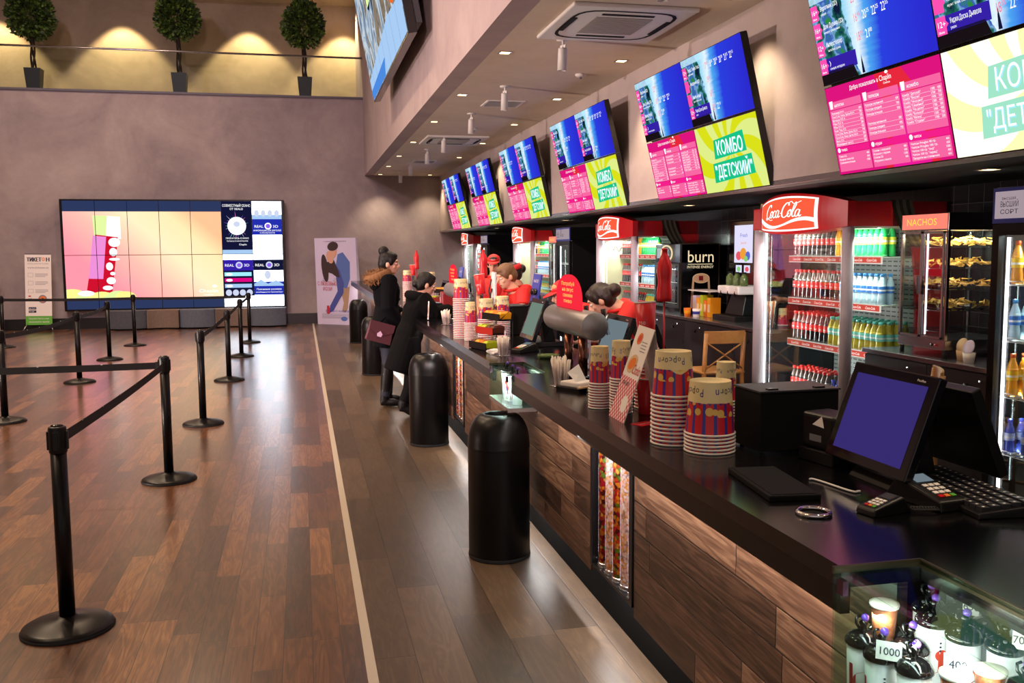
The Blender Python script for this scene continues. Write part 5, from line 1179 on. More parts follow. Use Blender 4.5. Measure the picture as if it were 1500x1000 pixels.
def script_strokes():
    """flowing white script with two tall capitals, unit height"""
    S = []
    def add(P, w): S.append((catmull(P), w))
    def cap(x): 
        add([(x+.62, .80), (x+.56, .97), (x+.38, .98), (x+.15, .75), (x+.05, .42), (x+.12, .10), (x+.32, .0), (x+.58, .12), (x+.74, .30)], .115)
    def o(x): add([(x+.20, .52), (x+.05, .40), (x+.02, .18), (x+.12, .02), (x+.26, .10), (x+.32, .32), (x+.24, .52), (x+.16, .46), (x+.30, .40), (x+.42, .46)], .085)
    def c(x): add([(x+.30, .44), (x+.20, .53), (x+.06, .38), (x+.04, .14), (x+.14, .02), (x+.30, .10), (x+.40, .24)], .085)
    def a(x): add([(x+.32, .48), (x+.18, .53), (x+.05, .36), (x+.04, .12), (x+.14, .02), (x+.28, .16), (x+.36, .50)], .085); add([(x+.36, .50), (x+.33, .18), (x+.38, .03), (x+.52, .14)], .085)
    cap(0); o(.62); c(1.0); a(1.34)
    add([(1.86, .30), (2.02, .32)], .08)
    cap(2.0); o(2.62); add([(3.02, .25), (3.22, .75), (3.22, 1.0), (3.12, .96), (3.04, .55), (3.06, .12), (3.16, .02), (3.28, .12)], .08); a(3.26)
    add([(.32, .0), (.10, -.10), (.0, .02), (.12, .10), (.40, -.02), (.75, -.14), (1.0, -.10)], .07)
    add([(2.56, .97), (2.75, 1.08), (3.0, .92), (3.3, .98), (3.55, 1.12)], .07)
    return S
SCRIPT = script_strokes(); SCRIPT_W = 3.80
BOT = {}
def bottle(kind, loc, label, group):
    if kind not in BOT:
        spec = {'cola': ('#1c0c0a', '#d8201e', '#e8281e', 1.0, .030, .235), 'orange': ('#e89a1c', '#f0c21c', '#e8601e', 1.0, .031, .235), 'lime': ('#1d9a4a', '#d8d83a', '#2a7ad0', 1.0, .031, .235), 'water': ('#b9d4e4', '#3a78c8', '#4a9ae0', 1.0, .030, .225), 'tea': ('#b8a22a', '#7ad0bc', '#6ad8c8', 1.0, .033, .225), 'juice': ('#3a4aa8', '#c8d0f0', '#2a4ad0', 1.0, .027, .19)}[kind]
        if 'liquid_'+kind not in MATS:
            pm('liquid_'+kind, spec[0], .12, coat=.6); pm('neck_'+kind, '#54453f' if kind == 'cola' else spec[0], .12, coat=.6); pm('wrap_'+kind, spec[1], .4); pm('cap_'+kind, spec[2], .35); pm('clear_neck', '#aab0ac', .1, trans=.5)
        r, h = spec[4], spec[5]
        o = MB('liquid_'+kind).lathe([(r*.75, 0), (r, .008), (r*.97, h*.22), (r*.86, h*.36), (r*.97, h*.50), (r, h*.60), (r*.94, h*.66)], seg=14).lathe([(r*.94, h*.66), (r*.82, h*.73), (r*.5, h*.85), (r*.40, h*.92)], 'neck_'+('cola' if kind == 'cola' else kind), seg=14, cap0=False).build({'cola': 'cola_bottle', 'orange': 'orange_drink_bottle', 'lime': 'lime_drink_bottle', 'water': 'water_bottle', 'tea': 'tea_bottle', 'juice': 'juice_bottle'}[kind])
        MB('wrap_'+kind).lathe([(r*.985, h*.38), (r*1.0, h*.50), (r*1.02, h*.60)], seg=14, cap0=False, cap1=False).build('wrap_label', o)
        MB('cap_'+kind).lathe([(r*.48, h*.91), (r*.48, h), (r*.40, h*1.005)], seg=12).build('cap', o)
        a = MB('sign_white' if False else 'paper_white'); a.text('Coca' if kind == 'cola' else 'fresh', 0, 0, r*.5, 0, w=r*1.3, fn=lambda x_, y_, d_: (-(r*1.03)*math.cos((x_-r*.65)/r), -(r*1.03)*math.sin((x_-r*.65)/r)*-1*-1, h*.44+y_)) if kind == 'cola' else a.lathe([(r*1.005, h*.45), (r*1.01, h*.5)], seg=14, cap0=False, cap1=False)
        a.build('label_lettering', o)
        BOT[kind] = (o, make_tree(o)); o.location = loc; tag(o, label, 'bottle', group); return o
    o, tr = BOT[kind]; return dup(o, loc, 0, label, group, tree=tr)
KN = {'cola': 'red labelled cola bottle', 'orange': 'orange drink bottle', 'lime': 'green drink bottle', 'water': 'blue capped water bottle', 'tea': 'teal capped tea bottle', 'juice': 'small blue capped bottle'}
def fill_shelf(x0, y_far, z, plan, rows, pitch, shelf, cooler):
    """plan = [(kind, count)] from the far post to the near one"""
    col_ = 0
    for kind, n in plan:
        for i in range(n):
            for r in range(rows):
                row = ['front row', 'second row', 'third row', 'rear row'][r]
                lb = f'{ORD[i]} {KN[kind]} in the {row}, {shelf}, {cooler}'
                bottle(kind, (x0+r*.068, y_far-(col_+i+.5)*pitch, z), lb, f'{kind} bottles in the {cooler}')
        col_ += n
def red_cooler(y0, name, plans, far='glass', x0=3.75):
    W_, D_ = 1.36, .80
    t = thing('drinks_cooler', f'{name} with a lit red sign and glass sides', 'drinks cooler', (x0, y0, 0), 0, 'red topped drinks coolers')
    MB('slotted_back').box(D_-.04, D_, 0.02, W_-.02, .10, 1.80).build('back_panel', t)
    MB('dark_red').box(-.01, D_, 0, W_, 0, .40).build('base', t, bevel=.004); MB('cooler_inner').box(.03, D_-.04, .03, W_-.03, .40, .415).build('floor_tray', t)
    MB('cooler_inner').box(.0, D_, .01, W_-.01, 1.785, 1.80).build('top_panel', t)
    # red near side: glass in front, red sheet behind a curved edge, pin-striped corner above
    def side(y, tag_):
        e = [(.50+.07*math.sin(PI*q/12), .40+1.42*q/12) for q in range(13)]
        pl = e+[(D_, 1.82), (D_, .40)]
        MB('red_paint').prism(pl, -.012, .012, M=basis((0, y, 0), (1, 0, 0), (0, 0, 1))).build('side_panel', t)
        MB('glass').prism([(.02, .40)]+e[:]+[(.02, 1.82)] if False else [(.03, .41), (e[0][0], .41)]+e[1:-1]+[(e[-1][0], 1.80), (.03, 1.80)], -.004, .004, M=basis((0, y, 0), (1, 0, 0), (0, 0, 1))).build('side_glass', t)
        for q in range(6):
            c0 = [(.34+q*.028+.17*(k/8)**1.6, 1.985-.33*k/8) for k in range(9)]
            MB('stripe_light' if q % 2 else 'stripe_dark').prism(c0+[(p[0]+.028, p[1]) for p in c0[::-1]], -.016, -.0125, M=basis((0, y, 0), (1, 0, 0), (0, 0, 1)) if False else basis((0, y-.0, 0), (1, 0, 0), (0, 0, 1)) @ T(0, 0, .029)).build('corner_stripe', t)
    side(.012, 'near')
    if far == 'glass': MB('glass').box(.03, D_-.04, W_-.012, W_-.004, .41, 1.79).build('far_glass', t)
    else:
        MB('cooler_cream').box(.06, D_-.04, W_-.02, W_-.004, .41, 1.79).build('far_panel', t); MB('board_blue').box(.05, .085, W_-.024, W_-.021, .41, 1.79).build('blue_edge', t)
        s = MB(); s.stroke(catmull([(0, 0), (.06, .09), (.10, .02), (.13, .08), (.17, .0), (.21, .05), (.25, .01), (.28, -.06), (.24, -.09), (.23, -.03), (.34, .06)]), .012, .0, 'ink_dark', M=basis((.12, W_-.0215, 1.62), (1, 0, 0), (0, 0, 1))); s.build('script_sticker', t)
    for k, y in enumerate((.03, W_-.03)):
        MB('post_white').cyl((.025, y), .043, .40, 1.81, seg=28).build('post', t)
    MB('led_tube').box(.062, .075, W_-.075, W_-.06, .42, 1.79).build('led_strip', t)
    MB('glass').box(.018, .026, .08, W_-.08, .41, 1.79).build('front_glass', t)
    # header: straight red band with a bulging lit sign
    MB('red_paint').rings([[(-.02, 0, 1.80), (.36, 0, 1.80), (.36, 0, 1.975), (-.02, 0, 1.975)], [(-.02, W_, 1.80), (.36, W_, 1.80), (.36, W_, 1.975), (-.02, W_, 1.975)]], smooth=False).build('header', t, bevel=.006)
    MB('dark_red').prism([(.36, 1.80), (.60, 1.80), (D_, 1.80), (D_, 1.975), (.36, 1.975)], 0, W_-.02, M=basis((0, W_-.01, 0), (1, 0, 0), (0, 0, 1))).build('header_rear', t)
    yc, hl = .60, .63
    def surf(s, v, off=0.0):  # s -1..1 along y, v 0..1 bottom to top
        k = 1-s*s; return (-.022-.125*k-off-.018*math.sin(PI*v)*k, yc+s*hl, (1.80-.045*k)+(.175+.13*k)*v)
    R = []
    for i in range(25):
        s = -1+2*i/24
        f_ = [surf(s, q/8) for q in range(9)]; R.append(f_+[(0.04, f_[-1][1], f_[-1][2]), (0.04, f_[0][1], f_[0][2])])
    MB('red_plastic').rings(R, smooth=False).build('sign_housing', t)
    sL, sR = .80, -.62
    def face(u, v, d=0): s = sL+(sR-sL)*u; return surf(s, .07+.86*v, .0035+d)
    def patch(mat, u0, u1, v0, v1, d):
        n1_, n2_ = 18, 8; P_ = [face(u0+(u1-u0)*i/n1_, v0+(v1-v0)*j/n2_, d) for i in range(n1_+1) for j in range(n2_+1)]
        return MB(mat).add(P_, [(i*(n2_+1)+j, i*(n2_+1)+j+1, (i+1)*(n2_+1)+j+1, (i+1)*(n2_+1)+j) for i in range(n1_) for j in range(n2_)], smooth=True)
    fc = patch('sign_white', 0, 1, 0, 1, 0).build('sign_border', t); patch('sign_red', .012, .965, .05, .95, .001).build('sign_face', t)
    a = MB('sign_white')
    for P_, w in SCRIPT:
        a.stroke([(.20+(x_+.18*y_)/SCRIPT_W*.62, .40+y_*.42) for x_, y_ in P_], [w*.20]*len(P_), 0, fn=lambda u, v, d: face(u, v, .0022))
    up_ = catmull([(0, .48), (.15, .30), (.35, .17), (.55, .21), (.75, .35), (.9, .40), (1, .36)], 5); lo_ = catmull([(0, .30), (.15, .13), (.35, .08), (.55, .155), (.75, .265), (.9, .29), (1, .22)], 5); n_ = len(up_)
    a.add([face(u*.953+.012, v, .002) for u, v in up_]+[face(u*.953+.012, v, .002) for u, v in lo_], [(i, i+1, n_+i+1, n_+i) for i in range(n_-1)])
    a.build('sign_lettering', t)
    # shelves with red price strips
    for k, z in enumerate((1.575, 1.225, .875)):
        sh = MB('cooler_inner').box(.31, D_-.05, .035, W_-.035, z, z+.008).build('shelf', t)
        MB('strip_pale').box(.298, .31, .035, W_-.035, z-.045, z+.012).build('price_rail', sh)
        p_ = MB('strip_red').box(.2965, .298, .04, W_-.04, z-.036, z+.004); Ms = basis((.296, W_-.10, z-.030), (0, -1, 0), (0, 0, 1))
        for q in range(7): p_.text('Coca-Cola', q*.175, 0.004, .020, .0004, 'sign_white', w=.12, shear=.25, M=Ms)
        p_.build('price_strip', sh)
    for k, (plan, rows) in enumerate(plans):
        if not plan: continue
        z = (1.583, 1.233, .883, .416)[k]; n = sum(c_ for _, c_ in plan)
        fill_shelf(x0+.345, y0+W_-.05, z, plan, rows, (W_-.10)/n, ['top shelf', 'second shelf', 'third shelf', 'bottom shelf'][k], name)
    for y in (.2, 1.15):
        l = lamp('cooler_lamp', 'AREA', (.20, y, 1.77), 13 if far == 'glass' else 8, (.95, 1.0, .93), None, shape='RECTANGLE', size=.12, size_y=.4); l.parent = t; l.rotation_euler = (0, -.35, 0)
    l = lamp('cooler_lamp', 'AREA', (.09, W_-.085, 1.1), 18 if far == 'glass' else 4, (.98, .97, 1.0), None, shape='RECTANGLE', size=.02, size_y=1.3); l.parent = t
    d = Vector((.6, -.8, 0)).normalized(); zax = -d; yax = Vector((0, 0, 1)); xax = yax.cross(zax); l.matrix_local = Matrix.Translation((.09, W_-.085, 1.1)) @ Matrix((xax, yax, zax)).transposed().to_4x4()
    return t
red_cooler(5.86, 'nearest red cooler', [([('cola', 9), ('orange', 2), ('lime', 7)], 2), ([('cola', 10), ('water', 8)], 2), ([('cola', 8), ('tea', 10)], 4), ([('cola', 9), ('juice', 10)], 3)])
red_cooler(10.17, 'second red cooler', [([('cola', 8), ('orange', 2), ('lime', 8)], 1), ([('cola', 10), ('water', 8)], 1), ([('cola', 12), ('tea', 6)], 1), (None, 0)], far='cream')
red_cooler(15.02, 'third red cooler', [([('cola', 6), ('orange', 2), ('lime', 10)], 1), ([('cola', 6), ('water', 12)], 1), ([('tea', 6), ('cola', 6), ('tea', 6)], 1), (None, 0)] if False else [([('cola', 6), ('orange', 2), ('lime', 10)], 1), ([('cola', 6), ('water', 12)], 1), ([('cola', 5), ('tea', 13)], 1), (None, 0)], far='cream')
red_cooler(20.3, 'farthest red cooler', [([('cola', 9), ('lime', 6)], 1), ([('cola', 9), ('water', 6)], 1), (None, 0), (None, 0)])
gb = thing('beer_bottle', 'tall green bottle behind the dark haired staff member, before the second red cooler', 'bottle', (3.62, 9.6, 1.0)) if False else None

# ---- back counters
def back_counter(y0, y1, label, n):
    t = thing('back_counter', label, 'back counter', (3.88, y0, 0), 0, 'dark back counters between the coolers'); L = y1-y0
    MB('steel').box(-.02, .66, 0, L, .915, .945).build('worktop', t, bevel=.003); MB('dark_grey').box(.02, .66, 0.01, L-.01, .08, .915).build('body', t); MB('black_matte').box(.08, .66, .01, L-.01, 0, .08).build('plinth', t)
    for k in range(n):
        d = MB('charcoal_door').box(0, .019, .012+k*(L-.02)/n, .006+(k+1)*(L-.02)/n, .09, .905).build('door', t, bevel=.002)
        yy = .012+k*(L-.02)/n
        MB('steel').box(-.012, 0, yy+.02, yy+.032, .66, .76).build('handle', d); MB('black_plastic').cyl((0, 0), .016, 0, .012, seg=16, M=T(0, yy+.30, .82) @ RY(-PI/2)).build('cable_port', d)
        MB('chrome').cyl((0, 0), .009, 0, .008, seg=14, M=T(0, yy+.18, .86) @ RY(-PI/2)).build('lock', d)
pm('charcoal_door', '#2c282e', .45)
back_counter(7.26, 10.13, 'dark back counter with a steel top between the nearest two red coolers', 5); back_counter(4.46, 5.82, 'dark back counter with a steel top under the glass snack warmer', 2); back_counter(13.55, 14.98, 'dark back counter beside the third red cooler', 2); back_counter(11.6, 12.6, 'dark back counter beyond the second red cooler', 2); back_counter(16.45, 18.55, 'distant dark back counter behind the third red cooler', 4); back_counter(19.35, 20.25, 'farthest dark back counter under the last glass warmer', 2)

# ---- glass snack warmers
m, nt, out = new_mat('chips'); b = pbsdf(nt, out, None, .6); nz = nd(nt, 'ShaderNodeTexNoise', Scale=30.0); nt.links.new(coords(nt)[0], nz.inputs['Vector']); nt.links.new(ramp(nt, nz.outputs[0], [(.3, srgb('#d89a20')), (.6, srgb('#f6d060'))]), b.inputs['Base Color'])
em('warmer_sign', '#ff7a68', 1.3); em('warmer_text', '#ffd24a', 1.2)
def warmer(y0, label, chips=True):
    t = thing('snack_warmer', label, 'snack warmer', (3.95, y0, .945), 0, 'glass snack warmers'); W_, D_, H_ = .47, .55, .92
    for a_ in (.02, W_-.02):
        for b2 in (.02, D_-.02): MB('rubber').cyl((b2, a_), .015, 0, .05, seg=12).build('rubber_foot', t)
    MB('steel').box(0, D_, 0, W_, .05, .115).build('base', t, bevel=.004); MB('red_plastic').cyl((0, 0), .008, 0, .006, seg=12, M=T(0, .08, .08) @ RY(-PI/2)).build('power_lamp', t); MB('black_plastic').cyl((0, 0), .008, 0, .006, seg=12, M=T(0, .12, .08) @ RY(-PI/2)).build('switch', t)
    for a_ in (.0, W_-.018):
        for b2 in (0, D_-.018): MB('steel').box(b2, b2+.018, a_, a_+.018, .115, H_-.11).build('corner_post', t)
    MB('steel').box(0, D_, 0, W_, H_-.11, H_).build('top_housing', t, bevel=.003); MB('warmer_sign').box(-.004, 0, .015, W_-.015, H_-.10, H_-.005).build('lit_sign', t)
    MB('warmer_text').text('NACHOS', .06, H_-.075, .045, .0, w=.30, M=basis((-.005, W_, 0), (0, -1, 0), (0, 0, 1))).build('sign_lettering', t)
    for k in (0, 1):
        f = MB('steel'); y0_, y1_ = .02+k*(W_-.04)/2+.002, .02+(k+1)*(W_-.04)/2-.002
        f.box(-.012, 0, y0_, y0_+.014, .12, H_-.115); f.box(-.012, 0, y1_-.014, y1_, .12, H_-.115); f.box(-.012, 0, y0_, y1_, .12, .134); f.box(-.012, 0, y0_, y1_, H_-.129, H_-.115)
        d = f.build('door', t); MB('glass').box(-.007, -.004, y0_+.014, y1_-.014, .134, H_-.129).build('door_pane', d)
        yh = y1_-.03 if k == 0 else y0_+.016; MB('chrome').box(-.03, -.012, yh, yh+.012, .40, .52).build('door_handle', d)
    for a_ in (0.004, W_-.008): MB('glass').box(.018, D_-.018, a_, a_+.004, .115, H_-.11).build('side_glass', t)
    for k in range(5):
        z = .16+k*.135; sh = MB('steel')
        for q in range(9): sh.box(.02, D_-.02, .025+q*(W_-.05)/8-.001, .025+q*(W_-.05)/8+.001, z, z+.003)
        for q in (.02, D_-.024): sh.box(q, q+.004, .02, W_-.02, z, z+.004)
        sh.build('wire_shelf', t)
        if k and chips:
            tr = MB('acrylic').box(.06, D_-.08, .05, W_-.05, z+.004, z+.045).build('food_tray', t); rnd = random.Random(k)
            ch = MB('chips')
            for q in range(90):
                c_ = Vector((rnd.uniform(.08, D_-.10), rnd.uniform(.07, W_-.07), z+.02+rnd.random()*.035)); p_ = [c_+Vector((rnd.uniform(-.035, .035), rnd.uniform(-.035, .035), rnd.uniform(-.012, .02))) for _ in range(3)]
                ch.add(p_+[p+Vector((0, 0, .003)) for p in p_], [(2, 1, 0), (3, 4, 5), (0, 1, 4, 3), (1, 2, 5, 4), (2, 0, 3, 5)])
            ch.build('nacho_chips', t, kind='stuff')
    MB('led_tube').box(.01, .016, W_*.44, W_*.44+.008, .14, H_-.13).build('light_tube', t)
    l = lamp('warmer_lamp', 'AREA', (D_*.5, W_*.5, H_-.12), 7, (1, .95, .85), None, shape='RECTANGLE', size=.4, size_y=.3); l.parent = t
warmer(5.07, 'steel framed glass snack warmer with trays of yellow chips under a lit red sign'); warmer(14.2, 'distant glass snack warmer beside the third red cooler'); warmer(19.55, 'farthest glass snack warmer beside the last red cooler', False)
for k, (x, y) in enumerate([(4.02, 4.99), (3.97, 4.87)]):
    c_ = MB('paper_white' if k else 'tan_paper').lathe([(.03, 0), (.038, .06), (.036, .06), (.028, .004), (0, .004)], seg=24, cap1=False).build('dip_cup'); c_.location = (x, y, .945); tag(c_, ['brown dip cup with its round lid tilted up, next to the warmer', 'white dip cup with a round lid leaning on it, by the warmer'][k], 'dip cup', 'dip cups beside the warmer')
    MB('tan_paper' if not k else 'poster_lav').lathe([(.045, 0), (.047, .003), (.045, .008), (0, .009)], seg=24, M=T(.0, 0, .092) @ RY(-1.25)).build('lid', c_)

# ---- tall single-door coolers
pm('sign_board', '#c8b6c0', .5); em('sign_board_lit', '#d8c2cc', .55)
def tall_cooler(y0, W_, label, bottles, name):
    t = thing('tall_cooler', label, 'tall cooler', (3.72, y0, 0), 0, 'black framed tall coolers'); D_ = .75
    MB('black_matte').box(.03, D_, 0, .02, 0, 1.78).build('side_panel', t); MB('black_matte').box(.03, D_, W_-.02, W_, 0, 1.78).build('side_panel', t); MB('cooler_inner').box(D_-.02, D_, .02, W_-.02, .1, 1.78).build('back_panel', t); MB('black_matte').box(.0, D_, 0, W_, 0, .16).build('base', t)
    MB('black_matte').box(0, D_, 0, W_, 1.78, 1.97).build('header', t, bevel=.01); MB('board_blue').box(-.012, 0, .0, W_, 1.775, 1.965).build('sign_border', t); MB('sign_board_lit').box(-.016, -.012, .02, W_-.02, 1.80, 1.945).build('sign_face', t)
    a = MB(); Ms = basis((-.017, W_, 0), (0, -1, 0), (0, 0, 1)); a.text('высшая', .07, 1.90, .018, 0, 'ink_grey', w=.10, M=Ms); a.text('ВЫСШИЙ', .06, 1.862, .03, 0, 'ink_dark', w=.13, M=Ms); a.text('СОРТ', .06, 1.825, .024, 0, 'ink_dark', w=.13, M=Ms)
    a.stroke(catmull([(.25, 1.83), (.24, 1.86), (.27, 1.86), (.30, 1.93), (.27, 1.94), (.29, 1.88), (.33, 1.84), (.36, 1.88), (.39, 1.84), (.43, 1.88)]), .008, 0, 'ink_dark', M=Ms); a.build('sign_lettering', t)
    d = MB('black_metal'); d.box(-.012, .025, 0.005, .055, .17, 1.77); d.box(-.012, .025, W_-.055, W_-.005, .17, 1.77); d.box(-.012, .025, .055, W_-.055, .17, .23); d.box(-.012, .025, .055, W_-.055, 1.71, 1.77)
    dr = d.build('door', t); MB('glass').box(.004, .010, .055, W_-.055, .23, 1.71).build('door_pane', dr); MB('steel').box(-.035, -.012, .02, .035, .8, 1.2).build('door_handle', dr)
    MB('led_tube').box(.035, .048, W_-.075, W_-.062, .25, 1.70).build('light_tube', t)
    for k, z in enumerate((1.44, 1.13, .82, .50)):
        s = MB('white_paint')
        for q in range(20): s.box(.06, D_-.04, .03+q*(W_-.06)/19-.0015, .03+q*(W_-.06)/19+.0015, z, z+.004)
        s.box(.055, .06, .03, W_-.03, z-.012, z+.03) if False else s.box(.055, .06, .03, W_-.03, z+.018, z+.022); s.box(.055, .06, .03, W_-.03, z-.004, z)
        s.build('wire_shelf', t)
        if bottles:
            kd = ('orange', 'water', 'orange', 'juice')[k]
            for q in range(6):
                for r in range(2): bottle(kd, (3.72+.10+r*.075, y0+W_-.07-q*(W_-.14)/5, z+.005), f'{ORD[q]} {KN[kd]}, {["front", "rear"][r]} row, {["top", "second", "third", "lowest"][k]} wire shelf, {name}', f'bottles in the {name}')
    l = lamp('cooler_lamp', 'AREA', (.10, W_-.07, 1.0), 16, (.85, 1.0, .98), None, shape='RECTANGLE', size=.02, size_y=1.3); l.parent = t
    dd = Vector((.5, -.85, 0)).normalized(); zax = -dd; yax = Vector((0, 0, 1)); l.matrix_local = Matrix.Translation((.10, W_-.07, 1.0)) @ Matrix((yax.cross(zax), yax, zax)).transposed().to_4x4()
    l = lamp('cooler_lamp', 'AREA', (.30, W_*.5, 1.76), 16, (.9, 1.0, .98), None, shape='RECTANGLE', size=.3, size_y=.4); l.parent = t
tall_cooler(3.66, .75, 'black framed tall cooler cut by the right picture edge', True, 'tall cooler at the picture edge'); tall_cooler(12.65, .72, 'narrow tall cooler lit white between the second and third red coolers', False, 'middle tall cooler'); tall_cooler(18.6, .7, 'farthest tall cooler lit white near the last red cooler', False, 'far tall cooler')

# ---- energy drink cooler on the back counter
em('burn_glow', '#f2dcb0', 1.0); em('door_glow', '#e8f2f4', .55)
bc = thing('energy_drink_cooler', 'black counter cooler with the word burn on its side', 'mini cooler', (4.0, 9.40, .945))
MB('black_gloss').box(.02, .46, 0, .02, .02, .76).build('side_panel', bc); MB('black_gloss').box(.02, .46, .70, .72, .02, .76).build('side_panel', bc); MB('black_gloss').box(.44, .46, .02, .70, .02, .76).build('back_panel', bc); MB('black_gloss').box(0, .46, 0, .72, .55, .76).build('header', bc, bevel=.006); MB('black_gloss').box(0, .46, 0, .72, .0, .06).build('base', bc)
d = MB('black_metal'); d.box(-.01, .02, 0, .05, .06, .55); d.box(-.01, .02, .67, .72, .06, .55); d.box(-.01, .02, .05, .67, .06, .09); d.box(-.01, .02, .05, .67, .52, .55); dr = d.build('door', bc); MB('glass').box(.0, .006, .05, .67, .09, .52).build('door_pane', dr)
MB('brass_edge').box(-.002, .462, -.004, 0, .752, .764).build('top_trim', bc); MB('brass_edge').box(.0, .012, -.004, 0, .0, .76).build('edge_trim', bc); MB('brass_edge').box(.45, .462, -.004, 0, .0, .76).build('edge_trim', bc)
a = MB(); Mb_ = basis((.03, -.0015, 0), (1, 0, 0), (0, 0, 1)); a.text('burn', .05, .56, .135, 0, 'burn_glow', w=.31, M=Mb_); a.text('INTENSE ENERGY', .05, .495, .028, 0, 'burn_glow', w=.31, M=Mb_); a.rect(.06, .535, .29, .006, 0, 'burn_glow', M=Mb_); a.build('side_lettering', bc)
a = MB(); a.disc(.215, .385, .10, .055, .0002, 'cream', M=Mb_); a.disc(.215, .385, .088, .045, .0004, 'tan_paper', M=Mb_); a.rect(.19, .36, .05, .05, .0006, 'dark_red', M=Mb_); a.poly([(.115, .385), (.135, .36), (.125, .06), (.09, .06)], .0003, 'tan_paper', M=Mb_); a.poly([(.315, .385), (.295, .36), (.305, .06), (.34, .06)], .0003, 'tan_paper', M=Mb_); a.poly([(.12, .06), (.13, .13), (.15, .10), (.17, .19), (.19, .11), (.21, .15), (.22, .06)], .0006, 'red_plastic', M=Mb_); a.build('can_picture', bc)
MB('burn_glow').tube([(-.012, .36+.16*math.cos(q*PI/12), .655+.085*math.sin(q*PI/12)) for q in range(24)], .009, seg=8, closed=True).build('glowing_ring', bc); MB('door_glow').box(-.003, -.0005, .45, .66, .60, .71).build('lit_window', bc)
for z in (.10, .33): MB('cooler_inner').box(.03, .42, .03, .69, z, z+.006).build('shelf', bc)
for k in range(16):
    r, q = k//8, k % 8; o = MB('lid_black').lathe([(.024, 0), (.0265, .008), (.0265, .13), (.022, .14)], seg=16).build('drink_can'); o.location = (4.06, 9.40+.08+q*.075, .945+(.107, .337)[r]); tag(o, f'{ORD[7-q]} black can from the far side on the {["lower", "upper"][r]} shelf of the energy cooler', 'can', 'cans in the energy drink cooler'); MB('chrome').lathe([(.022, .140), (.020, .143), (0, .142)], seg=16, cap1=False).build('can_top', o)
l = lamp('cooler_lamp', 'AREA', (.12, .36, .54), 14, (.9, .97, 1), None, shape='RECTANGLE', size=.1, size_y=.5); l.parent = bc

# ---- juice dispensers with a lit picture panel
em('juice_panel', '#d8d4f0', 1.15); em('fruit_red', '#e85a6a', 1.0); em('fruit_orange', '#f0a03a', 1.0); em('fruit_blue', '#5a6ad0', 1.0); em('fruit_green', '#8ad07a', 1.0)
def juice(y0, label):
    t = thing('juice_dispenser', label, 'juice dispenser', (4.02, y0, .945), 0, 'juice dispensers on the back counters'); W_ = .62
    MB('black_gloss').box(.36, .44, 0, W_+.28, 0, .98).build('tower', t, bevel=.004); MB('black_plastic').box(.02, .36, .06, W_-.06, 0, .05).build('drip_tray', t, bevel=.006)
    MB('black_plastic').rings([[(.12, .12, .05), (.36, .12, .05), (.36, W_-.12, .05), (.12, W_-.12, .05)], [(.18, .16, .26), (.36, .16, .26), (.36, W_-.16, .26), (.18, W_-.16, .26)]], smooth=False).build('body', t, bevel=.01)
    MB('white_plastic').box(.06, .36, .08, W_-.08, .26, .34).build('head', t, bevel=.015, seg=3)
    for q in range(3):
        y = .16+q*.15; n = MB('black_plastic').tube([(.09, y, .33), (.07, y, .28), (.06, y, .24)], [.016, .014, .011], seg=12).build('tap', t); MB('green_glass').lathe([(.035, .34), (.04, .36), (.04, .42), (.02, .45), (.018, .46)], seg=18, cx=.16, cy=y).build('syrup_flask', t); MB('black_plastic').lathe([(.02, .46), (.02, .475)], seg=14, cx=.16, cy=y).build('flask_cap', t)
    Mj = basis((.359, W_+.26, 0), (0, -1, 0), (0, 0, 1)); b_ = MB(); b_.rect(.10, .56, .40, .38, .001, 'juice_panel', M=Mj); b_.disc(.20, .63, .06, .045, .0015, 'fruit_red', M=Mj); b_.disc(.30, .65, .07, .06, .0018, 'fruit_orange', M=Mj); b_.disc(.40, .63, .05, .045, .002, 'fruit_blue', M=Mj); b_.disc(.36, .60, .04, .03, .0022, 'fruit_green', M=Mj); b_.text('Fresh', .30, .82, .04, .0015, 'fruit_blue', M=Mj, align='c', w=.16, shear=.2); b_.text('juice', .30, .75, .03, .0015, 'fruit_orange', M=Mj, align='c', w=.12, shear=.2); b_.build('lit_panel', t)
    for k in (0, 1):
        s = MB(); s.rect(.14+k*.18, .46, .13, .075, .001, 'juice_panel', M=Mj); s.disc(.205+k*.18, .495, .04, .025, .0015, ('fruit_green', 'fruit_red')[k], M=Mj); s.build('lit_picture', t)
juice(8.10, 'juice dispenser with a lit fruit picture left of the nearest red cooler'); juice(17.5, 'distant juice dispenser with a lit fruit picture')
# ---- tea and snack boxes on an open shelf
tb_ = thing('counter_shelf', 'small open shelf stand with yellow packs on the back counter', 'shelf stand', (4.05, 8.80, .945)); MB('white_paint').box(0, .22, 0, .50, .26, .272).build('top_board', tb_)
for y in (0.0, .49): MB('acrylic').box(0, .22, y, y+.01, 0, .26).build('side_board', tb_)
for k in range(5):
    y = 8.84+k*.09; cn = ['pack_yellow', 'pack_orange', 'pack_green', 'pack_yellow', 'poster_lav'][k]
    o = MB(cn).box(0, .12, -.036, .036, 0, (.20, .17, .22, .19, .21)[k]).build('tea_pack', bevel=.002); o.location = (4.08, y, .946); tag(o, f'{ORD[4-k]} upright pack from the far end under the small open shelf', 'pack', 'packs under the open shelf'); MB('cream').box(-.0015, 0, -.022, .022, .05, .13).build('pack_label', o)
for k, (x, y, c_) in enumerate([(3.98, 8.92, 'paper_white'), (3.96, 9.10, 'pack_orange')]):
    o = MB(c_).lathe([(.03, 0), (.04, .085), (.038, .085), (.028, .005), (0, .005)], seg=24, cap1=False).build('paper_cup'); o.location = (x, y, .945); tag(o, ['white printed paper cup before the small open shelf', 'round amber cup before the small open shelf'][k], 'cup', 'cups before the open shelf'); MB('ink_blue' if not k else 'pack_yellow').lathe([(.0345, .03), (.0385, .06)], seg=24, cap0=False, cap1=False).build('print_band', o)
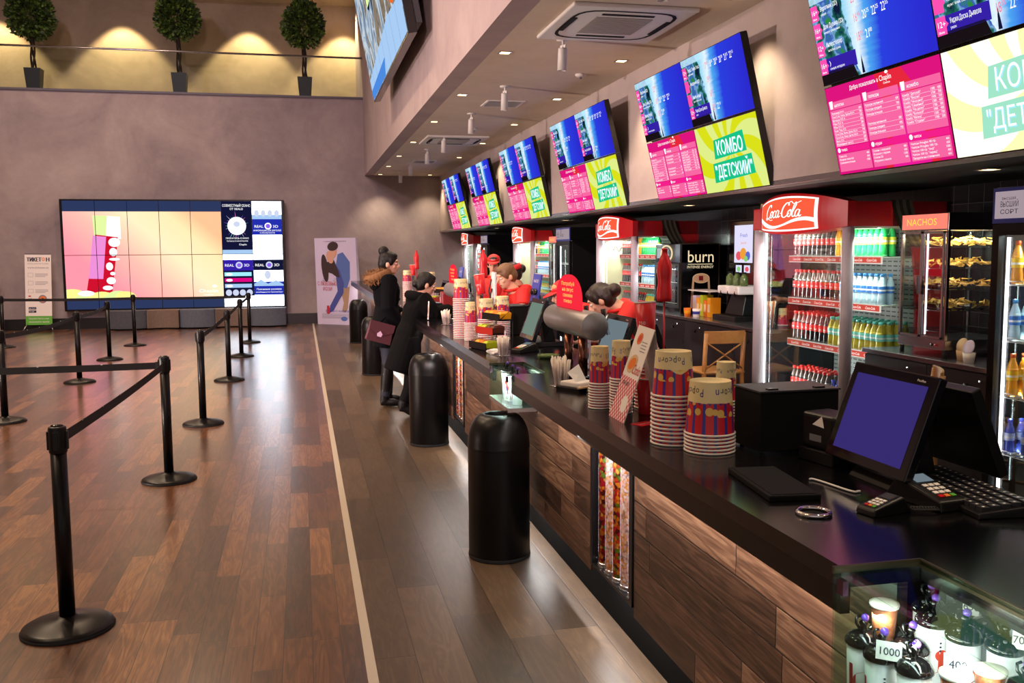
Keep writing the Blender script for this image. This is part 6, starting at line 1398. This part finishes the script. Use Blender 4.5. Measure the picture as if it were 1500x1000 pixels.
pk = bucket('small', (4.3, 7.72, .945), 'small popcorn bucket with yellow flowers pattern on the back counter', 'back counter popcorn bucket', 2.0)
tall = bucket('medium', (4.42, 8.28, 1.926), 'popcorn bucket standing upside down on top of the juice dispenser tower', 'bucket on the dispenser', 2.2)
sc = thing('straw_jar', 'clear jar of orange straws seen through the nearest red cooler', 'straw jar', (4.02, 7.45, .945)); MB('acrylic').lathe([(.045, 0), (.055, .14)], seg=24, cap1=False).build('jar', sc)
for k in range(24):
    a_ = k*2.4; q = .03*math.sqrt(k/24); MB('pack_orange' if k % 3 else 'paper_white').tube([(q*math.cos(a_), q*math.sin(a_), .005), (2.0*q*math.cos(a_), 2.0*q*math.sin(a_), .24)], .0045, seg=6).build('straw', sc)
# ---- wooden cross-back chairs
pm('chair_wood', '#a8743c', .4, noise_amt=.15, noise_scale=15)
def bar_chair(x, y, rz, label):
    t = thing('wooden_chair', label, 'chair', (x, y, 0), rz, 'wooden cross back chairs'); s = .60
    MB('chair_wood').box(-.20, .20, -.20, .20, s-.03, s).build('seat', t, bevel=.015, seg=3)
    for sx in (-1, 1):
        MB('chair_wood').tube([(.17, sx*.17, s-.02), (.20, sx*.19, 0)], [.019, .015], seg=10).build('leg', t); MB('chair_wood').tube([(-.21, sx*.19, 0), (-.18, sx*.175, s), (-.215, sx*.175, .93)], [.016, .020, .018], seg=10).build('leg', t)
    for z in (.20, .32):
        MB('chair_wood').tube([(.19, -.18, z), (.19, .18, z)], .011, seg=8).build('stretcher', t)
    MB('chair_wood').rings([[(-.225+.03*(1-(q/5)**2) if False else -.215-.025*(1-(q/5)**2), .19*q/5, z) for z in (.84, .95)]+[(-.20-.025*(1-(q/5)**2), .19*q/5, z) for z in (.95, .84)] for q in range(-5, 6)], smooth=False).build('top_rail', t, bevel=.006)
    for sg in (1, -1): MB('chair_wood').tube([(-.195, -.17*sg, .62), (-.212, 0, .74), (-.215, .17*sg, .85)], .012, seg=8, flat=.6).build('cross_slat', t)
bar_chair(3.52, 7.50, PI*.5, 'wooden cross back chair seen left of the nearest red cooler'); bar_chair(3.40, 4.75, 2.6, 'wooden cross back chair whose top rail shows behind the near till screen')
rbx = MB('red_plastic').box(-.12, .12, -.16, .16, 0, .30).build('red_crate', bevel=.01); rbx.location = (3.62, 8.95, 0); tag(rbx, 'red crate on the floor before the back counter doors', 'crate'); MB('dark_red').box(-.125, .125, -.165, .165, .27, .305).build('rim', rbx)
# ================================================================== people
pm('skin', '#d9a78c', .5); pm('skin_b', '#cf9a7e', .5); pm('hair_black', '#0d0a0a', .45, spec=.3, bump=.3, bscale=120); pm('hair_brown', '#6a4a30', .45, bump=.3, bscale=120); pm('hair_dark', '#241712', .42, bump=.3, bscale=120); pm('hair_fair', '#b08a5a', .5, bump=.3, bscale=120)
pm('coat_navy', '#07080d', .9, spec=.12, bump=.2, bscale=25); pm('coat_black', '#060608', .9, spec=.12, bump=.25, bscale=25); pm('jeans', '#1e2433', .8); pm('boot_black', '#0a090a', .5, spec=.3); pm('polo_red', '#d01e1c', .7, bump=.15, bscale=30); pm('trouser_black', '#070709', .85, spec=.15); pm('cap_red', '#c81a20', .6); pm('eye_white', '#e8e4e0', .3); pm('eye_dark', '#1a120e', .2); pm('lip', '#b05a54', .45); pm('bag_maroon', '#5a2f3a', .45); pm('gold_violet_glint', '#e8c4e8', .3); pm('fur', '#7a5432', .9); pm('apron_grey', '#3a3f3e', .8)  # clasp and buckle gold has its bright violet reflection put into the colour
V = Vector
def lerp(a, b, t): return a+(b-a)*t
def ering(c, rx, ry, n=20, M=None, tilt=0.0):
    R = [V((c[0]+rx*math.cos(2*PI*j/n)*math.cos(tilt), c[1]+ry*math.sin(2*PI*j/n), c[2]-rx*math.cos(2*PI*j/n)*math.sin(tilt))) for j in range(n)]
    return [tuple(p) for p in R]
def hand(mb, wr, d, up, side, curl=.5, s=1.0):
    """palm with four fingers and a thumb; d = direction of the fingers, up = back of the hand, side = +1 thumb to the left of d"""
    d = V(d).normalized(); up = V(up).normalized(); sd = up.cross(d).normalized()*side; up = d.cross(sd)*side
    wr = V(wr)
    mb.tube([wr-d*.03*s, wr+d*.01*s, wr+d*.045*s, wr+d*.085*s], [.020*s, .024*s, .030*s, .028*s], seg=12)
    for k, (o, L) in enumerate(((.024, .070), (.008, .080), (-.008, .074), (-.023, .058))):
        p = wr+d*.078*s+sd*o*s; c_ = curl*(1+.12*k); a1, a2, a3 = c_*.5, c_*1.2, c_*1.9
        pts = [p-d*.02*s, p]
        for a_, f in ((a1, .45), (a2, .32), (a3, .26)): pts.append(pts[-1]+(d*math.cos(a_)-up*math.sin(a_))*L*f*s)
        mb.tube(pts, [.009*s, .0092*s, .0086*s, .008*s, .0065*s], seg=8)
    p = wr+d*.02*s+sd*.022*s; q = p+(d*.55+sd*.75).normalized()*.035*s; r = q+(d*.9+sd*.25-up*.3*curl).normalized()*.03*s
    mb.tube([p-sd*.01*s, p, q, r], [.012*s, .012*s, .0105*s, .0085*s], seg=8)
def head_shapes(mb, M):
    mb.ell((-.005, 0, .02), .098, .076, .108, M=M); mb.ell((.022, 0, -.045), .070, .060, .075, M=M); mb.ell((.066, 0, -.088), .026, .028, .022, M=M)
    mb.tube([(.085, 0, .025), (.100, 0, .0), (.113, 0, -.022), (.098, 0, -.034)], [.009, .011, .015, .012], seg=10, M=M)
    mb.ell((.086, 0, -.060), .012, .024, .012, M=M); mb.ell((.088, 0, .038), .010, .055, .012, M=M)
    for sy in (-1, 1):
        mb.ell((-.008, sy*.078, -.012), .022, .009, .032, M=M); mb.ell((.062, sy*.040, -.025), .022, .020, .018, M=M)
def person(label, loc, rz, J, skin='skin', hair=None, top=None, legs=None, shoes=None, extras=None, voxel=.008, hs=1.0, grp=None, hyaw=0.0, hpitch=0.0, hroll=0.0, handcurl=.5, name='person'):
    J = {k: V(v) for k, v in J.items()}
    b = MB(skin); P, Ch, N, H = J['pelvis'], J['chest'], J['neck'], J['head']
    MH = T(*H) @ RZ(hyaw) @ RY(hpitch) @ RX(hroll) @ Matrix.Scale(hs, 4)
    head_shapes(b, MH)
    b.tube([lerp(Ch, N, .5), N, lerp(N, H, .5), H+V((-.01, 0, -.02))], [.075, .060, .052, .055], seg=14)
    ax = (Ch-P); tl = math.atan2(ax.x, ax.z)
    def ring(t, rx, ry, up=0): c = lerp(P, Ch, t); return ering(c, rx, ry, 20, tilt=tl)
    spine = [(-.28, .085, .11), (-.1, .115, .155), (.15, .11, .150), (.5, .092, .122), (.8, .108, .140), (1.05, .112, .160), (1.25, .095, .165), (1.42, .065, .115)]
    k_ = J.get('girth', V((1, 1, 1)))
    b.rings([ring(t, rx*k_.x, ry*k_.y) for t, rx, ry in spine])
    for s in 'LR':
        sh, el, wr = J['sh'+s], J['el'+s], J['wr'+s]
        b.tube([lerp(sh, Ch, .35), sh, lerp(sh, el, .4), el, lerp(el, wr, .35), wr], [.055, .055, .046, .038, .037, .024], seg=12)
        dr = (wr-el).normalized(); pn = J.get('palm'+s, V((0, 1 if s == 'L' else -1, 0)))
        hand(b, wr, J['hd'+s] if 'hd'+s in J else dr, pn, 1 if s == 'R' else -1, handcurl, hs)
        hp, kn, an, toe = J['hip'+s], J['kn'+s], J['an'+s], J['toe'+s]
        b.tube([hp+V((0, 0, .04)), lerp(hp, kn, .3), kn, lerp(kn, an, .3), an], [.090, .080, .055, .052, .036], seg=14)
        b.tube([an+V((0, 0, .0)), an+V((0, 0, -.03)), lerp(an, toe, .6), lerp(an, toe, .92)], [.030, .030, .026, .018], seg=10)
    o = b.build(name, voxel=voxel, smooth=2); o.location = loc; o.rotation_euler = (0, 0, rz); tag(o, label, 'person', grp)
    for sy in (-1, 1):
        MB('eye_white').ell((.080, sy*.034, .006), .013, .015, .0085, M=MH, seg=12, rg=8).build('eye', o); MB('eye_dark').ell((.0895, sy*.034, .006), .005, .0075, .0075, M=MH, seg=10, rg=6).build('iris', o)
        MB(hair[0] if hair else 'hair_dark').tube([(.088, sy*.015, .030), (.089, sy*.036, .036), (.076, sy*.058, .028)], [.0035, .004, .0025], seg=6, M=MH).build('eyebrow', o)
    MB('lip').ell((.094, 0, -.060), .007, .021, .0075, M=MH, seg=12, rg=8).build('lips', o)
    if hair:
        mt_, shapes = hair; h = MB(mt_)
        for c, rx, ry, rz_ in shapes: h.ell(c, rx, ry, rz_, M=MH)
        h.build('hair', o, voxel=.007, smooth=1)
    if top:  # coat or shirt: torso rings and sleeves
        mt_, nm, grow, hem, slv, vox = top; c = MB(mt_)
        R = []
        for t, rx, ry in hem: R.append(ring(t, rx, ry))
        for t, rx, ry in spine[2:]: R.append(ring(t, rx*k_.x+grow, ry*k_.y+grow))
        c.rings(R)
        for s in 'LR':
            sh, el, wr = J['sh'+s], J['el'+s], J['wr'+s]; pts = [lerp(sh, Ch, .4), sh+V((0, 0, .005)), lerp(sh, el, .5)]; rr = [.06+grow, .060+grow, .052+grow]
            if slv > .5: pts += [el, lerp(el, wr, .5), lerp(el, wr, .92)]; rr += [.048+grow, .043+grow, .036+grow]
            c.tube(pts, rr, seg=14)
        c.build(nm, o, voxel=vox, smooth=2)
    if legs:
        mt_, nm = legs; c = MB(mt_); c.rings([ring(t, rx*k_.x+.012, ry*k_.y+.012) for t, rx, ry in spine[:3]])
        for s in 'LR':
            hp, kn, an = J['hip'+s], J['kn'+s], J['an'+s]; c.tube([hp+V((0, 0, .05)), lerp(hp, kn, .3), kn, lerp(kn, an, .4), lerp(kn, an, .95)], [.10, .090, .066, .060, .052], seg=14)
        c.build(nm, o, voxel=.010, smooth=2)
    if shoes:
        mt_, nm, hi = shoes
        for s in 'LR':
            kn, an, toe = J['kn'+s], J['an'+s], J['toe'+s]; c = MB(mt_); bk = an+(an-toe)*.30; bk.z = an.z-.045
            c.tube([lerp(an, kn, hi), lerp(an, kn, hi*.5), an, an+V((0, 0, -.03))], [.066 if hi > .5 else .05, .062 if hi > .5 else .05, .048, .048], seg=14)
            c.tube([bk, lerp(an, toe, .1)+V((0, 0, -.032)), lerp(an, toe, .6)+V((0, 0, -.01)), toe], [.034, .045, .046, .032], seg=12, flat=.9)
            c.build(nm, o, voxel=.008, smooth=2)
    if extras: extras(o, J, MH)
    return o
STAND = dict(pelvis=(0, 0, .92), chest=(.005, 0, 1.22), neck=(.0, 0, 1.40), head=(.025, 0, 1.535), shL=(0, .165, 1.345), shR=(0, -.165, 1.345), elL=(-.03, .215, 1.08), elR=(-.03, -.215, 1.08), wrL=(.06, .21, .85), wrR=(.06, -.21, .85), hipL=(0, .085, .88), hipR=(0, -.085, .88), knL=(.02, .09, .49), knR=(.02, -.09, .49), anL=(-.02, .095, .09), anR=(-.02, -.095, .09), toeL=(.13, .11, .035), toeR=(.13, -.11, .035))
def pose(**k): d = dict(STAND); d.update(k); return d
HAIR_UP = [((-.012, 0, .045), .103, .086, .092), ((-.045, 0, .0), .072, .085, .09), ((.045, 0, .085), .045, .06, .035), ((.02, .066, .03), .035, .02, .05), ((.02, -.066, .03), .035, .02, .05)]
# --- the taller customer: fur hood, dark coat, jeans, tall boots, hair in a bun
def hood(o, J, MH):
    f = MB('fur'); rnd = random.Random(5); c = J['neck']+V((-.075, 0, .005))
    for i in range(900):
        a = rnd.uniform(0, 2*PI); t = rnd.uniform(0, 2*PI); q = .055*math.sqrt(rnd.random())
        ctr = c+V((.10*math.cos(a)-.01, .135*math.sin(a), .035*math.cos(a)-.0)); p = ctr+V((q*math.cos(t)*.8, q*math.sin(t)*.6, q*math.sin(t)))
        d = (p-ctr).normalized()+V((rnd.uniform(-.5, .5), rnd.uniform(-.5, .5), rnd.uniform(-.3, .5))); d.normalize(); sd = d.cross(V((rnd.uniform(-1, 1), rnd.uniform(-1, 1), rnd.uniform(-1, 1)))).normalized()*.006
        f.add([p-sd, p+sd, p+d*rnd.uniform(.03, .06)], [(0, 1, 2)])
    for i in range(24):
        a = 2*PI*i/24; f.ell(tuple(c+V((.10*math.cos(a)-.01, .135*math.sin(a), .035*math.cos(a)))), .05, .045, .045, seg=8, rg=6)
    f.build('fur_trim', o)
    MB('coat_navy').ell(tuple(J['neck']+V((-.11, 0, -.07))), .07, .13, .09).build('hood', o)
    MB('coat_black').tube([J['shL']+V((.0, -.03, .075)), lerp(J['shL'], J['pelvis'], .5)+V((.16, -.02, .0)), J['pelvis']+V((.02, -.205, .12)), J['pelvis']+V((-.12, -.20, -.02))], .009, seg=8).build('bag_strap', o)
    MB('gold_violet_glint').box(.145, .155, -.02, .02, 1.06, 1.075).build('buckle', o)
w1 = person('tall woman with a hair bun in a dark coat with a brown fur hood', (.87, 9.9, 0), .12,
    pose(head=(.035, 0, 1.515), neck=(.0, 0, 1.385), elR=(-.03, -.235, 1.06), wrR=(.10, -.20, .86), hdR=(.35, .1, -.9), elL=(.02, .235, 1.08), wrL=(.20, .15, .96), anL=(.02, .11, .09), toeL=(.17, .13, .035), anR=(-.06, -.10, .09), toeR=(.09, -.13, .035), knR=(-.01, -.095, .49)),
    hair=('hair_black', HAIR_UP+[((-.062, 0, .130), .058, .056, .054)]), top=('coat_navy', 'coat', .030, [(-.95, .150, .205), (-.6, .150, .205), (-.25, .148, .198), (.0, .145, .190)], 1, .010), legs=('jeans', 'jeans'), shoes=('boot_black', 'tall_boot', .92), extras=hood, hyaw=-.25, hpitch=.08)
# --- the shorter customer leaning on the counter
def hood2(o, J, MH): MB('coat_black').tube([J['neck']+V((.09*math.cos(a)-.03, .12*math.sin(a), .02*-math.cos(a)+.0)) for a in [2*PI*i/20 for i in range(20)]], .045, seg=10, closed=True).build('hood', o)
w2 = person('shorter person in a long black hooded coat leaning on the counter on tiptoe', (1.01, 9.10, 0), .22,
    pose(pelvis=(0, 0, .80), chest=(.09, 0, 1.05), neck=(.14, 0, 1.20), head=(.19, 0, 1.315), shL=(.12, .15, 1.155), shR=(.12, -.15, 1.155), elL=(.22, .21, 1.04), elR=(.20, -.20, 1.03), wrL=(.43, .10, 1.055), wrR=(.42, -.08, 1.055), hdL=(.9, -.3, -.05), hdR=(.9, .3, -.05), palmL=(0, 0, 1), palmR=(0, 0, 1), hipL=(0, .08, .77), hipR=(0, -.08, .77), knL=(.05, .085, .44), knR=(.03, -.085, .44), anL=(.0, .09, .12), anR=(-.10, -.09, .16), toeL=(.13, .10, .035), toeR=(.03, -.11, .035), girth=(.92, .92, 1)),
    hair=('hair_black', HAIR_UP+[((-.105, 0, -.02), .042, .045, .042), ((-.07, 0, .0), .05, .06, .06)]), top=('coat_black', 'long_coat', .034, [(-1.35, .135, .18), (-.9, .135, .18), (-.4, .135, .18), (.0, .13, .175)], 1, .010), legs=('trouser_black', 'trousers'), shoes=('boot_black', 'boot', .45), extras=hood2, hyaw=-.05, hpitch=.30, hs=.94, handcurl=.35)
# --- the bag hangs from the taller customer
bg = thing('handbag', 'maroon flap handbag with a bright clasp hanging at the tall woman\'s hip', 'bag', (.76, 9.63, .80), .15)
Mg = basis((-.13, -.0, 0), (1, 0, .28), (-.28, 0, 1))
MB('bag_maroon').prism([(-.12, -.09), (.14, -.09), (.13, .11), (-.11, .11)], -.04, .04, M=T(0, 0, 0) @ basis((0, 0, 0), (1, 0, -.30), (.30, 0, 1))).build('bag_body', bg, bevel=.012, seg=3)
MB('bag_maroon').prism([(-.125, .12), (.14, .12), (.14, .04), (.01, -.03), (-.12, .04)], .040, .048, M=basis((0, 0, 0), (1, 0, -.30), (.30, 0, 1))).build('bag_flap', bg, bevel=.003)
MB('gold_violet_glint').prism([(-.020, -.030), (.022, -.030), (.030, .0), (.001, .030), (-.026, .0)], .048, .056, M=basis((0, 0, 0), (1, 0, -.30), (.30, 0, 1))).build('clasp', bg)
# --- staff
def cap(full):
    def f(o, J, MH):
        c = MB('cap_red')
        if full:
            R = [[tuple(MH @ V((-.012+.108*math.cos(a)*math.cos(e), .093*math.sin(a)*math.cos(e), .055+.085*math.sin(e)))) for a in [2*PI*i/24 for i in range(24)]] for e in [0, .35, .7, 1.05, 1.35, 1.5]]
            c.rings(R)
        else: c.rings([[tuple(MH @ V((-.012+r_*.112*math.cos(a), r_*.096*math.sin(a), z_))) for a in [2*PI*i/24 for i in range(24)]] for r_, z_ in ((1.0, .045), (1.02, .05), (.98, .10), (.94, .10), (.96, .05))], closed=False)
        c.build('cap', o)
        v_ = MB('cap_red'); n = 12
        v_.rings([[tuple(MH @ V((x_, y_, z_+dz))) for x_, y_, z_ in [(.085*math.cos(a)+.0+.02+(.09*math.cos(a) if q else 0), .085*math.sin(a), .052-(.022*math.cos(a) if q else 0)) for a in [-PI/2+PI*i/n for i in range(n+1)]]] for q, dz in ((0, .004), (1, .004), (1, 0), (0, 0))], smooth=True)
        v_.build('cap_peak', o)
        MB('paper_white').text('Chaplin', -.03, 0, .018, 0, w=.06, fn=lambda a, b_, d: tuple(MH @ V((.098-(a*a)*3.2, -a, .075+b_)))).build('cap_lettering', o)
    return f
POLO = ('polo_red', 'polo_shirt', .018, [(-.30, .135, .172), (-.1, .132, .170)], .4, .010)
def collar(o, J, MH): MB('polo_red').tube([J['neck']+V((.068*math.cos(a)+.005, .072*math.sin(a), -.025-.012*math.cos(a))) for a in [2*PI*i/20 for i in range(20)]], .014, seg=8, closed=True).build('collar', o)
LEAN = pose(pelvis=(-.06, 0, .86), chest=(.06, 0, 1.12), neck=(.14, 0, 1.275), head=(.20, 0, 1.385), shL=(.09, .165, 1.22), shR=(.09, -.165, 1.22), elL=(.14, .225, .99), elR=(.14, -.225, .99), wrL=(.35, .13, 1.06), wrR=(.35, -.13, 1.06), hdL=(.9, -.1, -.2), hdR=(.9, .1, -.2), palmL=(0, 0, 1), palmR=(0, 0, 1), hipL=(-.06, .085, .83), hipR=(-.06, -.085, .83), knL=(.0, .09, .46), knR=(.0, -.09, .46), anL=(-.05, .095, .09), anR=(-.05, -.095, .09), toeL=(.10, .11, .035), toeR=(.10, -.11, .035))
STAFF = dict(legs=('trouser_black', 'trousers'), shoes=('boot_black', 'shoe', .25), top=POLO, grp='staff in red polo shirts')
person('staff member with brown hair in a red polo looking down at the till', (2.22, 9.25, 0), PI+.25, LEAN, hair=('hair_brown', HAIR_UP+[((-.085, 0, -.005), .045, .045, .06)]), extras=collar, hpitch=.35, **STAFF)
person('staff member in a red cap facing the hall behind the red bottle sign', (2.52, 12.2, 0), -PI/2-.3, pose(**{k: (v[0], v[1], v[2]*.95) for k, v in STAND.items()}), hair=('hair_dark', HAIR_UP), extras=lambda o, J, MH: (collar(o, J, MH), cap(True)(o, J, MH)), hpitch=.15, **STAFF)
person('staff member in a red visor with dark hair tied back, behind the brown haired one', (2.45, 9.95, 0), PI+.1, LEAN, skin='skin_b', hair=('hair_dark', HAIR_UP+[((-.125, 0, .03), .05, .05, .05)]), extras=lambda o, J, MH: (collar(o, J, MH), cap(False)(o, J, MH)), hpitch=.25, **STAFF)
BEND = pose(pelvis=(-.12, 0, .84), chest=(.08, 0, 1.03), neck=(.21, 0, 1.145), head=(.29, 0, 1.24), shL=(.14, .165, 1.10), shR=(.14, -.165, 1.10), elL=(.20, .225, .90), elR=(.20, -.225, .90), wrL=(.40, .13, .98), wrR=(.40, -.13, .98), hdL=(.9, -.1, -.2), hdR=(.9, .1, -.2), palmL=(0, 0, 1), palmR=(0, 0, 1), hipL=(-.12, .085, .81), hipR=(-.12, -.085, .81), knL=(-.02, .09, .45), knR=(-.02, -.09, .45), anL=(-.10, .095, .09), anR=(-.10, -.095, .09), toeL=(.05, .11, .035), toeR=(.05, -.11, .035))
person('dark haired staff member with a bun bending over the second till, back turned', (2.46, 6.66, 0), PI-.25, dict(BEND, chest=(-.02, 0, 1.09), shL=(.04, .165, 1.20), shR=(.04, -.165, 1.20), neck=(.13, 0, 1.215), head=(.245, 0, 1.265), elL=(.16, .225, .99), elR=(.16, -.225, .99)), hair=('hair_dark', HAIR_UP+[((-.125, .01, .015), .055, .060, .055), ((-.02, 0, .03), .102, .088, .10)]), extras=collar, hpitch=.55, hyaw=-.25, **STAFF)
person('fair haired staff member in a red cap half hidden by the lit tap sign', (2.62, 8.2, 0), PI+.1, BEND, hair=('hair_fair', HAIR_UP+[((-.09, 0, -.04), .05, .06, .08)]), extras=lambda o, J, MH: (collar(o, J, MH), cap(True)(o, J, MH)), hpitch=.30, **STAFF)
